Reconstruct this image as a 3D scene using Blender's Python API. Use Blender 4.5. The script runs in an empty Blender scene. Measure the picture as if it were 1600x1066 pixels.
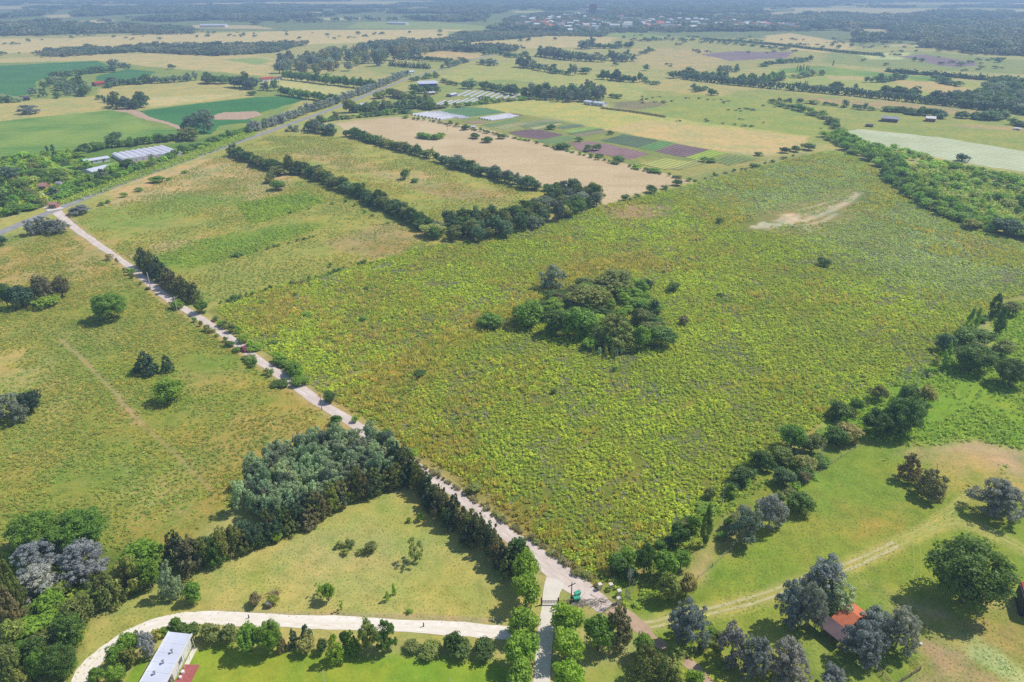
import bpy, math, random
import numpy as np
from mathutils import Vector

# ------------------------------------------------------------------ camera, world, sun, exposure
F_PX = 1120.0            # focal length in pixels of a 1600 px wide picture
CAM_H = 120.0
PITCH = math.atan((533 + 28) / F_PX)
SP, CP = math.sin(PITCH), math.cos(PITCH)
scene = bpy.context.scene
cam_data = bpy.data.cameras.new('camera')
cam_data.sensor_width = 36
cam_data.lens = 36 * F_PX / 1600
cam_data.clip_start = 1
cam_data.clip_end = 60000
cam = bpy.data.objects.new('camera', cam_data)
scene.collection.objects.link(cam)
cam.location = (0, 0, CAM_H)
cam.rotation_euler = (math.pi / 2 - PITCH, 0, 0)
scene.camera = cam

SUN_EL = math.radians(53)
SUN_AZ = math.radians(67)      # clockwise from +Y: to the right and a little ahead
world = bpy.data.worlds.new("World")
scene.world = world
world.use_nodes = True
wn = world.node_tree.nodes
sky = wn.new('ShaderNodeTexSky')
sky.sky_type = 'NISHITA'
sky.sun_disc = False
sky.sun_elevation = SUN_EL
sky.sun_rotation = SUN_AZ
sky.altitude = 100
sky.dust_density = 0.4
bg = wn['Background']
bg.inputs['Strength'].default_value = 0.135
world.node_tree.links.new(sky.outputs['Color'], bg.inputs['Color'])
sl = bpy.data.lights.new('sun', 'SUN')
sl.energy = 4.4
sl.angle = math.radians(0.5)
sl.color = (1.0, 0.95, 0.87)
sun = bpy.data.objects.new('sun', sl)
scene.collection.objects.link(sun)
sd = Vector((math.sin(SUN_AZ) * math.cos(SUN_EL), math.cos(SUN_AZ) * math.cos(SUN_EL), math.sin(SUN_EL)))
sun.rotation_euler = sd.to_track_quat('Z', 'Y').to_euler()
scene.view_settings.view_transform = 'Standard'
scene.view_settings.look = 'None'
scene.view_settings.exposure = 0.06
scene.view_settings.gamma = 1.0
scene.render.film_transparent = False
scene.cycles.use_denoising = False
scene.cycles.max_bounces = 5
scene.cycles.diffuse_bounces = 3
scene.cycles.transparent_max_bounces = 10
scene.cycles.volume_bounces = 0

rng = np.random.default_rng(11)
random.seed(11)

# ------------------------------------------------------------------ helpers
def Gz(px, py, z=0.0):
    """world point at height z seen at photograph pixel (px, py)"""
    a, b = px - 800.0, 533.0 - py
    dy = F_PX * CP + b * SP
    dz = -F_PX * SP + b * CP
    t = (z - CAM_H) / dz
    return Vector((a * t, dy * t, z))
def G(px, py):
    return Gz(px, py, 0.0)
def GA(pts):
    return np.array([tuple(G(*p))[:2] for p in pts])
def depth_of(y, z=0.0):
    return y * CP - (z - CAM_H) * SP
def px_of(v):
    d = depth_of(v[1], v[2])
    return 800 + F_PX * v[0] / d, 533 - F_PX * (v[1] * SP + (v[2] - CAM_H) * CP) / d

def srgb(h):
    v = [int(h[i:i + 2], 16) / 255 for i in (0, 2, 4)]
    return tuple(((c + .055) / 1.055) ** 2.4 if c > .04045 else c / 12.92 for c in v)

def hash2(ix, iy, s=0):
    h = (ix.astype(np.int64) * 374761393 + iy.astype(np.int64) * 668265263 + s * 1274126177) & 0xffffffff
    h = ((h ^ (h >> 13)) * 1274126177) & 0xffffffff
    return ((h ^ (h >> 16)) & 0xffff) / 65535.0
def vnoise(x, y, s=0):
    x = np.asarray(x, float); y = np.asarray(y, float)
    ix, iy = np.floor(x), np.floor(y)
    fx, fy = x - ix, y - iy
    fx = fx * fx * (3 - 2 * fx); fy = fy * fy * (3 - 2 * fy)
    a = hash2(ix, iy, s); b = hash2(ix + 1, iy, s); c = hash2(ix, iy + 1, s); d = hash2(ix + 1, iy + 1, s)
    return (a * (1 - fx) + b * fx) * (1 - fy) + (c * (1 - fx) + d * fx) * fy
def fbm(x, y, s=0, o=4):
    t = 0; a = .5; n = 0
    for i in range(o):
        t = t + a * vnoise(x * 2 ** i, y * 2 ** i, s + i * 7); n += a; a *= .55
    return t / n
def sdist(P, x, y):
    """signed distance (positive inside) of points to polygon P"""
    inside = np.zeros(x.shape, bool); dm = np.full(x.shape, 1e18)
    n = len(P)
    for i in range(n):
        ax, ay = P[i]; bx, by = P[(i + 1) % n]
        ex, ey = bx - ax, by - ay
        L = ex * ex + ey * ey + 1e-9
        t = np.clip(((x - ax) * ex + (y - ay) * ey) / L, 0, 1)
        dx = x - ax - t * ex; dy = y - ay - t * ey
        dm = np.minimum(dm, dx * dx + dy * dy)
        if ay != by:
            c = ((ay > y) != (by > y)) & (x < ex * (y - ay) / ey + ax)
            inside ^= c
    d = np.sqrt(dm)
    return np.where(inside, d, -d)
def ldist(P, x, y):
    dm = np.full(x.shape, 1e18)
    for i in range(len(P) - 1):
        ax, ay = P[i]; bx, by = P[i + 1]
        ex, ey = bx - ax, by - ay
        L = ex * ex + ey * ey + 1e-9
        t = np.clip(((x - ax) * ex + (y - ay) * ey) / L, 0, 1)
        dx = x - ax - t * ex; dy = y - ay - t * ey
        dm = np.minimum(dm, dx * dx + dy * dy)
    return np.sqrt(dm)

def link(o):
    scene.collection.objects.link(o); return o
def raw_mesh(name, verts, faces, mats=(), midx=None, smooth=False):
    """verts (N,3), faces: (M,k) int array or list of lists"""
    me = bpy.data.meshes.new(name)
    verts = np.asarray(verts, np.float32)
    if isinstance(faces, np.ndarray):
        m, k = faces.shape
        me.vertices.add(len(verts)); me.vertices.foreach_set('co', verts.ravel())
        me.loops.add(m * k); me.loops.foreach_set('vertex_index', faces.astype(np.int32).ravel())
        me.polygons.add(m)
        me.polygons.foreach_set('loop_start', np.arange(0, m * k, k, dtype=np.int32))
        me.update(calc_edges=True)
    else:
        me.from_pydata([tuple(map(float, v)) for v in verts], [], [list(map(int, f)) for f in faces])
    for m_ in mats: me.materials.append(m_)
    if midx is not None: me.polygons.foreach_set('material_index', np.asarray(midx, np.int32))
    if smooth: me.polygons.foreach_set('use_smooth', np.ones(len(me.polygons), bool))
    me.update()
    return me
def tag(o, label=None, cat=None, group=None, kind=None):
    if label: o['label'] = label
    if cat: o['category'] = cat
    if group: o['group'] = group
    if kind: o['kind'] = kind
    return o
def empty(name, loc=(0, 0, 0), rz=0.0):
    o = bpy.data.objects.new(name, None); o.location = loc; o.rotation_euler = (0, 0, rz)
    o.empty_display_size = .5
    return link(o)

class MB:
    """collects shapes, builds them as one mesh object"""
    def __init__(s): s.v = []; s.f = []; s.m = []
    def add(s, vs, fs, mi=0):
        b = len(s.v); s.v += [tuple(v) for v in vs]; s.f += [[b + i for i in f] for f in fs]; s.m += [mi] * len(fs); return s
    def box(s, x0, x1, y0, y1, z0, z1, mi=0):
        vs = [(x, y, z) for z in (z0, z1) for y in (y0, y1) for x in (x0, x1)]
        return s.add(vs, [(0, 2, 3, 1), (4, 5, 7, 6), (0, 1, 5, 4), (1, 3, 7, 5), (3, 2, 6, 7), (2, 0, 4, 6)], mi)
    def tube(s, pts, rad, n=6, mi=0, cap=True):
        pts = [Vector(p) for p in pts]; b = len(s.v); rings = []
        for i, p in enumerate(pts):
            d = (pts[min(i + 1, len(pts) - 1)] - pts[max(i - 1, 0)]).normalized()
            u = d.cross(Vector((0.31, 0.95, 0.05))).normalized(); w = d.cross(u)
            r = rad[i] if isinstance(rad, (list, tuple)) else rad
            for k in range(n):
                a = 2 * math.pi * k / n
                s.v.append(tuple(p + (u * math.cos(a) + w * math.sin(a)) * r))
        for i in range(len(pts) - 1):
            for k in range(n):
                s.f.append([b + i * n + k, b + i * n + (k + 1) % n, b + (i + 1) * n + (k + 1) % n, b + (i + 1) * n + k]); s.m.append(mi)
        if cap:
            s.f.append([b + k for k in range(n)][::-1]); s.m.append(mi)
            e = b + (len(pts) - 1) * n
            s.f.append([e + k for k in range(n)]); s.m.append(mi)
        return s
    def build(s, name, mats, parent=None, loc=None, rz=None):
        if not isinstance(mats, (list, tuple)): mats = [mats]
        me = raw_mesh(name, s.v, s.f, mats, s.m)
        o = link(bpy.data.objects.new(name, me))
        if parent is not None: o.parent = parent
        if loc is not None: o.location = loc
        if rz is not None: o.rotation_euler = (0, 0, rz)
        return o

# ------------------------------------------------------------------ materials
def newmat(name):
    m = bpy.data.materials.new(name); m.use_nodes = True
    nt = m.node_tree; nt.nodes.clear()
    out = nt.nodes.new('ShaderNodeOutputMaterial')
    return m, nt, out
def N(nt, t, **kw):
    n = nt.nodes.new(t)
    for k, v in kw.items():
        if k in n.inputs.keys() if isinstance(k, str) else False: n.inputs[k].default_value = v
        else: setattr(n, k, v)
    return n
def noise_node(nt, vec, scale, detail=4, rough=.6):
    n = nt.nodes.new('ShaderNodeTexNoise'); n.inputs['Scale'].default_value = scale
    n.inputs['Detail'].default_value = detail; n.inputs['Roughness'].default_value = rough
    nt.links.new(vec, n.inputs['Vector']); return n.outputs['Fac']
def ramp(nt, fac, stops):
    r = nt.nodes.new('ShaderNodeValToRGB'); e = r.color_ramp.elements
    while len(e) > 1: e.remove(e[0])
    e[0].position = stops[0][0]; e[0].color = (*stops[0][1], 1) if not isinstance(stops[0][1], float) else (stops[0][1],) * 3 + (1,)
    for p, c in stops[1:]:
        x = e.new(p); x.color = (c,) * 3 + (1,) if isinstance(c, float) else (*c, 1)
    nt.links.new(fac, r.inputs['Fac']); return r.outputs['Color']
def mix(nt, fac, a, b, mode='MIX'):
    n = nt.nodes.new('ShaderNodeMix'); n.data_type = 'RGBA'; n.blend_type = mode
    for sock, v in ((n.inputs[0], fac), (n.inputs[6], a), (n.inputs[7], b)):
        if isinstance(v, (int, float)): sock.default_value = v
        elif isinstance(v, tuple): sock.default_value = (*v, 1) if len(v) == 3 else v
        else: nt.links.new(v, sock)
    return n.outputs[2]
def mathn(nt, op, a, b=None, c=None):
    n = nt.nodes.new('ShaderNodeMath'); n.operation = op
    for i, v in enumerate((a, b, c)):
        if v is None: continue
        if isinstance(v, (int, float)): n.inputs[i].default_value = v
        else: nt.links.new(v, n.inputs[i])
    return n.outputs[0]
def geo_pos(nt):
    return nt.nodes.new('ShaderNodeNewGeometry').outputs['Position']
def finish(nt, out, col, rough=.9, bump=None, bump_s=.3, bump_d=.3, spec=.2, metal=0.0):
    b = nt.nodes.new('ShaderNodeBsdfPrincipled')
    if isinstance(col, tuple): b.inputs['Base Color'].default_value = (*col, 1)
    else: nt.links.new(col, b.inputs['Base Color'])
    b.inputs['Roughness'].default_value = rough
    b.inputs['Specular IOR Level'].default_value = spec
    b.inputs['Metallic'].default_value = metal
    if bump is not None:
        bn = nt.nodes.new('ShaderNodeBump'); bn.inputs['Strength'].default_value = bump_s
        bn.inputs['Distance'].default_value = bump_d
        nt.links.new(bump, bn.inputs['Height']); nt.links.new(bn.outputs['Normal'], b.inputs['Normal'])
    nt.links.new(b.outputs[0], out.inputs['Surface'])
    return b

def mat_ground():
    m, nt, out = newmat('ground_cover')
    p = geo_pos(nt)
    at = nt.nodes.new('ShaderNodeAttribute'); at.attribute_name = 'cover'
    base = at.outputs['Color']; amp = at.outputs['Alpha']
    n1 = noise_node(nt, p, .035, 5, .62); n2 = noise_node(nt, p, .25, 5, .65); n3 = noise_node(nt, p, 1.6, 4, .7)
    warm = mix(nt, 1.0, base, (1.13, 1.03, .93), 'MULTIPLY')
    cool = mix(nt, 1.0, base, (.84, .95, .88), 'MULTIPLY')
    f1 = ramp(nt, n1, [(.38, 0.0), (.62, 1.0)])
    c = mix(nt, f1, cool, warm)
    n4 = noise_node(nt, p, .11, 6, .7)
    c = mix(nt, ramp(nt, n4, [(.40, 0.0), (.58, .8)]), c, mix(nt, 1.0, c, (1.2, 1.02, 1.05), 'MULTIPLY'))
    c = mix(nt, ramp(nt, n4, [(.30, .7), (.46, 0.0)]), c, mix(nt, 1.0, c, (.78, .9, .72), 'MULTIPLY'))
    f2 = ramp(nt, n2, [(.3, (.74, .80, .72)), (.5, (1.0, 1.0, 1.0)), (.7, (1.2, 1.13, 1.1))])
    c = mix(nt, 1.0, c, f2, 'MULTIPLY')
    f3 = ramp(nt, n3, [(.3, (.62, .68, .62)), (.52, (1.0, 1.0, 1.0)), (.72, (1.3, 1.25, 1.2))])
    c2 = mix(nt, 1.0, c, f3, 'MULTIPLY')
    c = mix(nt, amp, c, c2)
    bm = mathn(nt, 'MULTIPLY', n3, amp)
    finish(nt, out, c, .95, bm, .6, .5, .05)
    return m
def mat_field(name, hexcol, hex2, ang=0.0, period=6.0, amp=.3, sc=.03, fine=.5, spec=.05, wob=3.0):
    """field with rows along the given direction"""
    m, nt, out = newmat(name)
    p = geo_pos(nt)
    mp = nt.nodes.new('ShaderNodeMapping'); mp.inputs['Rotation'].default_value = (0, 0, -ang); nt.links.new(p, mp.inputs['Vector'])
    w = nt.nodes.new('ShaderNodeTexWave'); w.wave_type = 'BANDS'; w.bands_direction = 'Y'
    w.inputs['Scale'].default_value = 1.0 / period * .314; w.inputs['Distortion'].default_value = wob
    w.inputs['Detail'].default_value = 3; w.inputs['Detail Scale'].default_value = .3
    nt.links.new(mp.outputs[0], w.inputs['Vector'])
    n1 = noise_node(nt, p, sc, 5, .6); n2 = noise_node(nt, p, fine, 4, .65)
    # streaks along the rows
    mp2 = nt.nodes.new('ShaderNodeMapping'); mp2.inputs['Rotation'].default_value = (0, 0, -ang); mp2.inputs['Scale'].default_value = (.012, .22, 1)
    nt.links.new(p, mp2.inputs['Vector'])
    n3 = noise_node(nt, mp2.outputs[0], 1.0, 4, .6)
    c = mix(nt, ramp(nt, n1, [(.36, 0.0), (.64, 1.0)]), srgb(hexcol), srgb(hex2))
    c = mix(nt, ramp(nt, n3, [(.35, 0.0), (.65, .55)]), c, srgb(hex2))
    c = mix(nt, amp, c, ramp(nt, w.outputs['Fac'], [(.2, (.72, .74, .7)), (.8, (1.22, 1.2, 1.2))]), 'MULTIPLY')
    c = mix(nt, .8, c, ramp(nt, n2, [(.28, (.72, .76, .72)), (.5, (1., 1., 1.)), (.75, (1.22, 1.2, 1.16))]), 'MULTIPLY')
    finish(nt, out, c, .95, n2, .5, .3, spec)
    return m
def mat_plain(name, hexcol, rough=.8, var=.25, scale=.6, spec=.2, metal=0.0, hex2=None):
    m, nt, out = newmat(name)
    p = geo_pos(nt)
    n1 = noise_node(nt, p, scale, 5, .6)
    c = mix(nt, ramp(nt, n1, [(.3, 0.0), (.7, 1.0)]), srgb(hexcol), srgb(hex2) if hex2 else tuple(x * (1 - var) for x in srgb(hexcol)))
    finish(nt, out, c, rough, None, spec=spec, metal=metal)
    return m
def mat_foliage(name='foliage', col=None, patch=None, transl=.3, pscale=.05, vscale=.8):
    """leaves; colour from the object, varied from clump to clump and object to object"""
    m, nt, out = newmat(name)
    oi = nt.nodes.new('ShaderNodeObjectInfo')
    p = geo_pos(nt)
    if col is None:      # single objects carry their colour, scattered copies a tint of their own
        ti = nt.nodes.new('ShaderNodeAttribute'); ti.attribute_type = 'INSTANCER'; ti.attribute_name = 'tint'
        base = mix(nt, ti.outputs['Alpha'], oi.outputs['Color'], ti.outputs['Color'])
    else:
        base = mix(nt, ramp(nt, noise_node(nt, p, pscale, 4, .6), [(.38, 0.0), (.62, 1.0)]), col, patch or col)
    nv = noise_node(nt, p, vscale, 2, .5)
    v = ramp(nt, nv, [(.25, (.78, .82, .76)), (.5, (1., 1., 1.)), (.75, (1.35, 1.25, 1.15))])
    c = mix(nt, 1.0, base, v, 'MULTIPLY')
    r = ramp(nt, oi.outputs['Random'], [(0.0, (.84, .88, .88)), (.5, (1., 1., 1.)), (1.0, (1.22, 1.14, 1.02))])
    c = mix(nt, 1.0, c, r, 'MULTIPLY')
    d = nt.nodes.new('ShaderNodeBsdfPrincipled'); nt.links.new(c, d.inputs['Base Color'])
    d.inputs['Roughness'].default_value = .6; d.inputs['Specular IOR Level'].default_value = .3
    t = nt.nodes.new('ShaderNodeBsdfTranslucent')
    tc = mix(nt, 1.0, c, (1.3, 1.35, .7), 'MULTIPLY'); nt.links.new(tc, t.inputs['Color'])
    ms = nt.nodes.new('ShaderNodeMixShader'); ms.inputs[0].default_value = transl
    nt.links.new(d.outputs[0], ms.inputs[1]); nt.links.new(t.outputs[0], ms.inputs[2])
    nt.links.new(ms.outputs[0], out.inputs['Surface'])
    return m

M = {}
M['ground'] = mat_ground()
M['foliage'] = mat_foliage()
M['bark'] = mat_plain('bark', '6b5b4a', .9, .4, 3)
M['pale_bark'] = mat_plain('pale_bark', 'a59c8e', .9, .3, 3)
M['gravel'] = mat_plain('pale_gravel', 'dacbc0', .95, .2, .25, .1, hex2='bcab9e')
M['driveway'] = mat_plain('white_gravel', 'ebe2d6', .95, .2, .5, .1, hex2='d6cab6')
M['gravel_dark'] = mat_plain('loose_gravel', 'bcac9c', .95, .3, .5, .1, hex2='d0c1b4')
M['driveway_dark'] = mat_plain('loose_white_gravel', 'd6cab2', .95, .3, .5, .1, hex2='e6dccd')
M['asphalt'] = mat_plain('asphalt', '9f9b98', .9, .25, .2, .2, hex2='86827f')
M['concrete'] = mat_plain('concrete', 'd9cfc0', .85, .15, .5)
M['soil'] = mat_plain('bare_soil', 'c0a68e', .95, .3, .3, .05, hex2='a3876b')
M['track'] = mat_plain('dry_track', 'bfb187', .95, .3, .4, .05, hex2='a8a468')
M['rut'] = mat_plain('worn_rut', 'b0ab66', .95, .3, .25, .05, hex2='93993f')
M['faint'] = mat_plain('faint_rut', '98994a', .95, .3, .3, .05, hex2='8a953c')
M['white'] = mat_plain('white_paint', 'dcdad4', .7, .12, .8)
M['white_roof'] = mat_plain('pale_roof_sheet', 'c9ccd8', .6, .2, .25)
M['plastic'] = mat_plain('greenhouse_film', 'd9d7dd', .5, .2, .25, .3, hex2='bbb8c0')
M['roof_pink'] = mat_plain('faded_tile', 'b08476', .85, .25, .8)
M['tunnel'] = mat_plain('tunnel_film', 'c3c2c8', .5, .2, .3, .3, hex2='a9a7ae')
M['roof_grey'] = mat_plain('grey_sheet_roof', '9c9ba0', .6, .3, .3)
M['roof_dark'] = mat_plain('dark_roof', '6a5a5c', .8, .3, .4)
M['roof_tile'] = mat_plain('orange_tile', 'cf7a54', .9, .3, .9, hex2='b06548')
M['roof_red'] = mat_plain('red_roof', 'b5483c', .8, .3, .6)
M['brick'] = mat_plain('brick_wall', 'a87a68', .9, .3, 2)
M['wood'] = mat_plain('weathered_wood', '8a7563', .9, .3, 2)
M['glass'] = mat_plain('window_glass', '39434c', .15, .2, 1, .6)
M['blue_wall'] = mat_plain('blue_wall', '4a5f94', .7, .2, .5)
M['green_bin'] = mat_plain('green_plastic', '2fa080', .5, .15, 2, .4)
M['metal'] = mat_plain('dull_metal', '8b8d8f', .5, .2, 2, .5)
M['dark'] = mat_plain('dark_paint', '35383a', .7, .3, 2)
M['terrace'] = mat_plain('red_terrace', 'ab6560', .9, .2, 2, hex2='985450')
# ------------------------------------------------------------------ ground: one sheet with its land cover
# zones: polygon in map outline, cover colour, edge softness (m), speckle amount
Z = []
def desat(c, k=.05):
    g = c[0] * .3 + c[1] * .6 + c[2] * .1; return tuple((x + (g - x) * k) * q for x, q in zip(c, (.86, .91, .75)))
def zone(pts, hexcol, soft=4.0, amp=.7, op=1.0, wob=1.0): Z.append((GA(pts), desat(srgb(hexcol)), soft, amp, op, wob))
def zline(pts, wid, hexcol, soft=1.0, amp=.5, op=1.0): Z.append((GA(pts), desat(srgb(hexcol)), soft, amp, op, -wid))
# far country
zone([(-900, 8), (2500, 8), (2500, 62), (1300, 72), (1000, 55), (700, 46), (300, 50), (-900, 60)], '7f8a62', 60, .6)
zone([(-300, 12), (180, 8), (420, 3), (700, 2), (700, 6), (400, 9), (150, 13), (-300, 17)], 'c9bd92', 30, .3)
zone([(750, 2), (1200, 3), (1750, 4), (1750, 7), (1200, 6), (750, 5)], 'bfb790', 30, .3)
zone([(1230, 12), (1600, 14), (1800, 18), (1800, 22), (1500, 20), (1240, 18)], 'c4b892', 25, .3)
zone([(-200, 23), (27, 22), (29, 27), (-200, 29)], 'cdbb93', 15, .4)
zone([(70, 24), (115, 22), (112, 27), (75, 29)], 'cdbb93', 12, .4)
zone([(90, 36), (150, 31), (185, 31), (150, 38), (95, 39)], 'cdbb93', 10, .4)
zone([(125, 47), (140, 40), (185, 37), (190, 41), (135, 52)], 'cdbb93', 8, .4)
zone([(300, 39), (400, 40), (430, 46), (300, 44)], 'c9b48c', 8, .4)
zone([(1200, 20), (1290, 16), (1300, 24), (1200, 30)], 'c2b28c', 12, .4)
zone([(1300, 18), (1440, 18), (1450, 24), (1310, 24)], 'c2b28c', 12, .4)
zone([(1330, 44), (1390, 46), (1385, 54), (1340, 50)], 'b8ac84', 8, .4)
zone([(1440, 30), (1600, 30), (1700, 36), (1480, 37)], '9aa46c', 10, .4)
zone([(-300, 58), (0, 60), (100, 60), (230, 54), (400, 50), (500, 47), (730, 46), (715, 55), (660, 64), (400, 72), (230, 74), (0, 84), (-300, 92)], 'd3bd8c', 10, .5)
zone([(560, 34), (680, 34), (860, 50), (720, 46), (540, 44)], '99a468', 8, .4)
zone([(700, 49), (1000, 51), (1050, 58), (900, 62), (700, 68)], '91a060', 8, .4)
zone([(700, 72), (760, 62), (860, 54), (940, 56), (990, 62), (900, 74), (800, 76), (720, 78)], 'c9b583', 8, .5)
zone([(-300, 98), (0, 92), (150, 85), (250, 84), (400, 86), (430, 92), (420, 118), (330, 118), (240, 112), (200, 98), (100, 98), (0, 103), (-300, 112)], 'c6b381', 6, .5)
zone([(350, 93), (400, 90), (430, 95), (400, 102)], '97a665', 5, .3)
zone([(960, 60), (1200, 60), (1340, 78), (1300, 100), (1200, 105), (1050, 115), (940, 90)], 'a9a468', 10, .6)
zone([(990, 76), (1100, 76), (1140, 100), (1090, 114), (1010, 106), (980, 90)], 'bba97a', 8, .6)
zone([(1195, 56), (1235, 52), (1332, 68), (1335, 76), (1300, 83), (1195, 74)], 'ccb787', 6, .4)
zone([(1300, 82), (1440, 80), (1620, 96), (1700, 120), (1400, 108), (1280, 98)], '949c62', 8, .6)
zone([(1330, 82), (1425, 82), (1410, 93), (1360, 93)], 'bfc38c', 5, .4)
zone([(1200, 108), (1400, 118), (1600, 138), (1650, 165), (1400, 150), (1200, 138)], 'a7ab62', 6, .6)
zone([(1290, 117), (1350, 118), (1372, 124), (1300, 125)], 'c0ae7a', 4, .5)
zone([(1390, 126), (1480, 128), (1530, 143), (1500, 149), (1430, 142)], 'c6ad7c', 4, .5)
STRIPS = [[(250, 23.5), (330, 22.5), (345, 26), (255, 27.5)], [(1045, 23.5), (1135, 23.5), (1135, 27.5), (1050, 27)], [(1350, 33.5), (1425, 33.5), (1440, 38), (1360, 38)],
          [(430, 19.5), (525, 18.5), (525, 22), (430, 23)], [(640, 11.5), (770, 10.5), (770, 13.5), (640, 14.5)], [(1495, 45.5), (1640, 47), (1640, 51), (1500, 50)], [(1470, 60.5), (1640, 62), (1640, 65.5), (1480, 64)],
          [(860, 9), (960, 8.5), (960, 11), (860, 11.5)], [(150, 19), (240, 18), (245, 20.5), (150, 21.5)], [(1100, 14), (1210, 13.5), (1210, 16), (1100, 16.5)], [(800, 17), (850, 17), (850, 20), (805, 20)], [(-100, 34), (60, 33), (65, 36.5), (-100, 38)],
          [(500, 28), (590, 27.5), (600, 31), (510, 31.5)], [(1380, 70), (1440, 70), (1445, 73), (1385, 73)], [(600, 15.5), (640, 15), (650, 17.5), (600, 18)], [(1300, 10), (1420, 9.5), (1420, 11.5), (1300, 12)], [(200, 9), (330, 8), (330, 10), (200, 11)]]
for k_, s_ in enumerate(STRIPS): zone(s_, ['cdbd94', 'bdb585', '9fab72'][k_ % 3], 8, .4)
# right middle
zone([(1000, 128), (1200, 141), (1620, 182), (1650, 262), (1500, 240), (1340, 218), (1290, 226), (1150, 210), (1000, 178), (900, 150)], '9da25a', 8, .7)
zone([(900, 120), (1040, 126), (1180, 138), (1120, 150), (1000, 140), (930, 132)], 'b8aa70', 8, .6)
zone([(1120, 150), (1240, 158), (1330, 205), (1260, 213), (1050, 185), (1000, 170)], '9aa355', 10, .5)
zone([(1230, 150), (1400, 160), (1570, 178), (1450, 178), (1290, 160)], 'b29c76', 4, .7)
zone([(955, 160), (1010, 156), (1042, 164), (1000, 172), (960, 170)], '8b8468', 5, .8)
zone([(1480, 193), (1600, 200), (1650, 208), (1500, 200)], 'b39f76', 3, .6)
# fields right of the main road
zone([(680, 122), (745, 100), (830, 98), (1000, 128), (1010, 160), (880, 140), (790, 130), (700, 134)], 'aead68', 5, .5)
zone([(690, 130), (800, 124), (950, 150), (830, 156), (740, 168), (600, 185), (560, 175), (640, 140)], '98a05c', 5, .7)
zone([(745, 166), (830, 155), (920, 162), (1000, 178), (1262, 213), (1215, 244), (1090, 228), (950, 203), (860, 182), (800, 177)], 'b9b36c', 3, .35)
zone([(945, 202), (1010, 188), (1262, 214), (1255, 226), (1205, 246), (1090, 230)], 'c7b180', 3, .4)
zone([(640, 190), (700, 188), (800, 176), (950, 203), (1105, 234), (1200, 250), (1090, 286), (960, 255), (800, 217)], '8f9454', 3, .7)
zone([(1000, 250), (1110, 252), (1200, 250), (1090, 284), (1010, 268)], 'a09d60', 4, .8)
zone([(740, 192), (800, 190), (850, 196), (790, 205), (700, 200)], 'a39e68', 3, .8)
# left of the main road
zone([(-200, 103), (150, 95), (240, 105), (400, 118), (480, 148), (400, 210), (200, 270), (-200, 370)], '8c9a52', 5, .6)
zone([(-200, 180), (0, 162), (60, 155), (150, 150), (155, 138), (240, 128), (330, 126), (390, 138), (398, 151), (250, 168), (180, 176), (0, 192), (-200, 215)], 'b9ad72', 3, .5)
zone([(225, 152), (378, 147), (330, 156), (235, 167)], 'c9b988', 2, .5)
zone([(410, 124), (460, 122), (530, 137), (560, 146), (535, 150), (440, 140), (408, 134)], 'c3bb80', 3, .3)
zone([(636, 84), (700, 80), (758, 86), (745, 95), (700, 93)], 'c9ad80', 3, .5)
zone([(560, 106), (640, 98), (700, 95), (690, 108), (640, 118), (600, 116)], '9fa260', 4, .6)
zone([(-200, 280), (60, 243), (150, 232), (280, 225), (400, 195), (400, 215), (100, 325), (-200, 350)], '6f8a3a', 3, .9)
zone([(185, 250), (280, 236), (310, 236), (250, 252), (200, 262), (185, 258)], 'a98a70', 2, .6)
# verge of the main road
zline([(-60, 392), (0, 364), (110, 318), (200, 283), (330, 237), (450, 195), (520, 170), (570, 150), (640, 122), (745, 92)], 13, 'a9a860', 3, .6)
# fields in the middle left
zone([(90, 340), (330, 245), (420, 205), (520, 210), (640, 240), (850, 298), (930, 322), (700, 375), (560, 420), (330, 490), (200, 425)], 'a3a155', 5, .9)
zone([(140, 330), (240, 300), (340, 262), (440, 275), (400, 310), (300, 335), (200, 360), (150, 355)], '8f9f4c', 8, .8)
zone([(225, 270), (300, 250), (400, 238), (440, 262), (440, 292), (400, 312), (340, 302), (260, 305), (180, 325), (200, 290)], 'c6ab84', 9, .9, .85, 2)
zone([(300, 280), (370, 278), (380, 300), (310, 305)], 'a0945c', 6, .9, .8)
zone([(370, 320), (470, 300), (508, 316), (420, 345), (390, 352)], '8a9e3c', 7, 1)
zone([(395, 240), (470, 208), (545, 215), (690, 255), (840, 300), (820, 325), (740, 335), (640, 300), (520, 270), (410, 255)], 'a8a55a', 6, .9)
zone([(410, 238), (500, 235), (620, 262), (700, 275), (640, 290), (520, 262)], 'bda67a', 9, .9, .8, 2)
zone([(620, 290), (700, 285), (800, 300), (790, 315), (680, 310)], 'a98f70', 7, .9, .7, 2)
zone([(220, 405), (300, 375), (400, 362), (480, 345), (520, 350), (430, 385), (300, 420), (250, 425)], '82983c', 6, 1)
zone([(500, 375), (600, 345), (650, 362), (620, 398), (560, 402)], 'b39a70', 6, .9, .9, 2)
zone([(540, 385), (610, 362), (625, 385), (580, 398)], '998a55', 6, .9, .8, 2)
zone([(190, 405), (260, 380), (330, 368), (300, 385), (230, 410)], 'c0a582', 5, .8, .7, 2)
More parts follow.
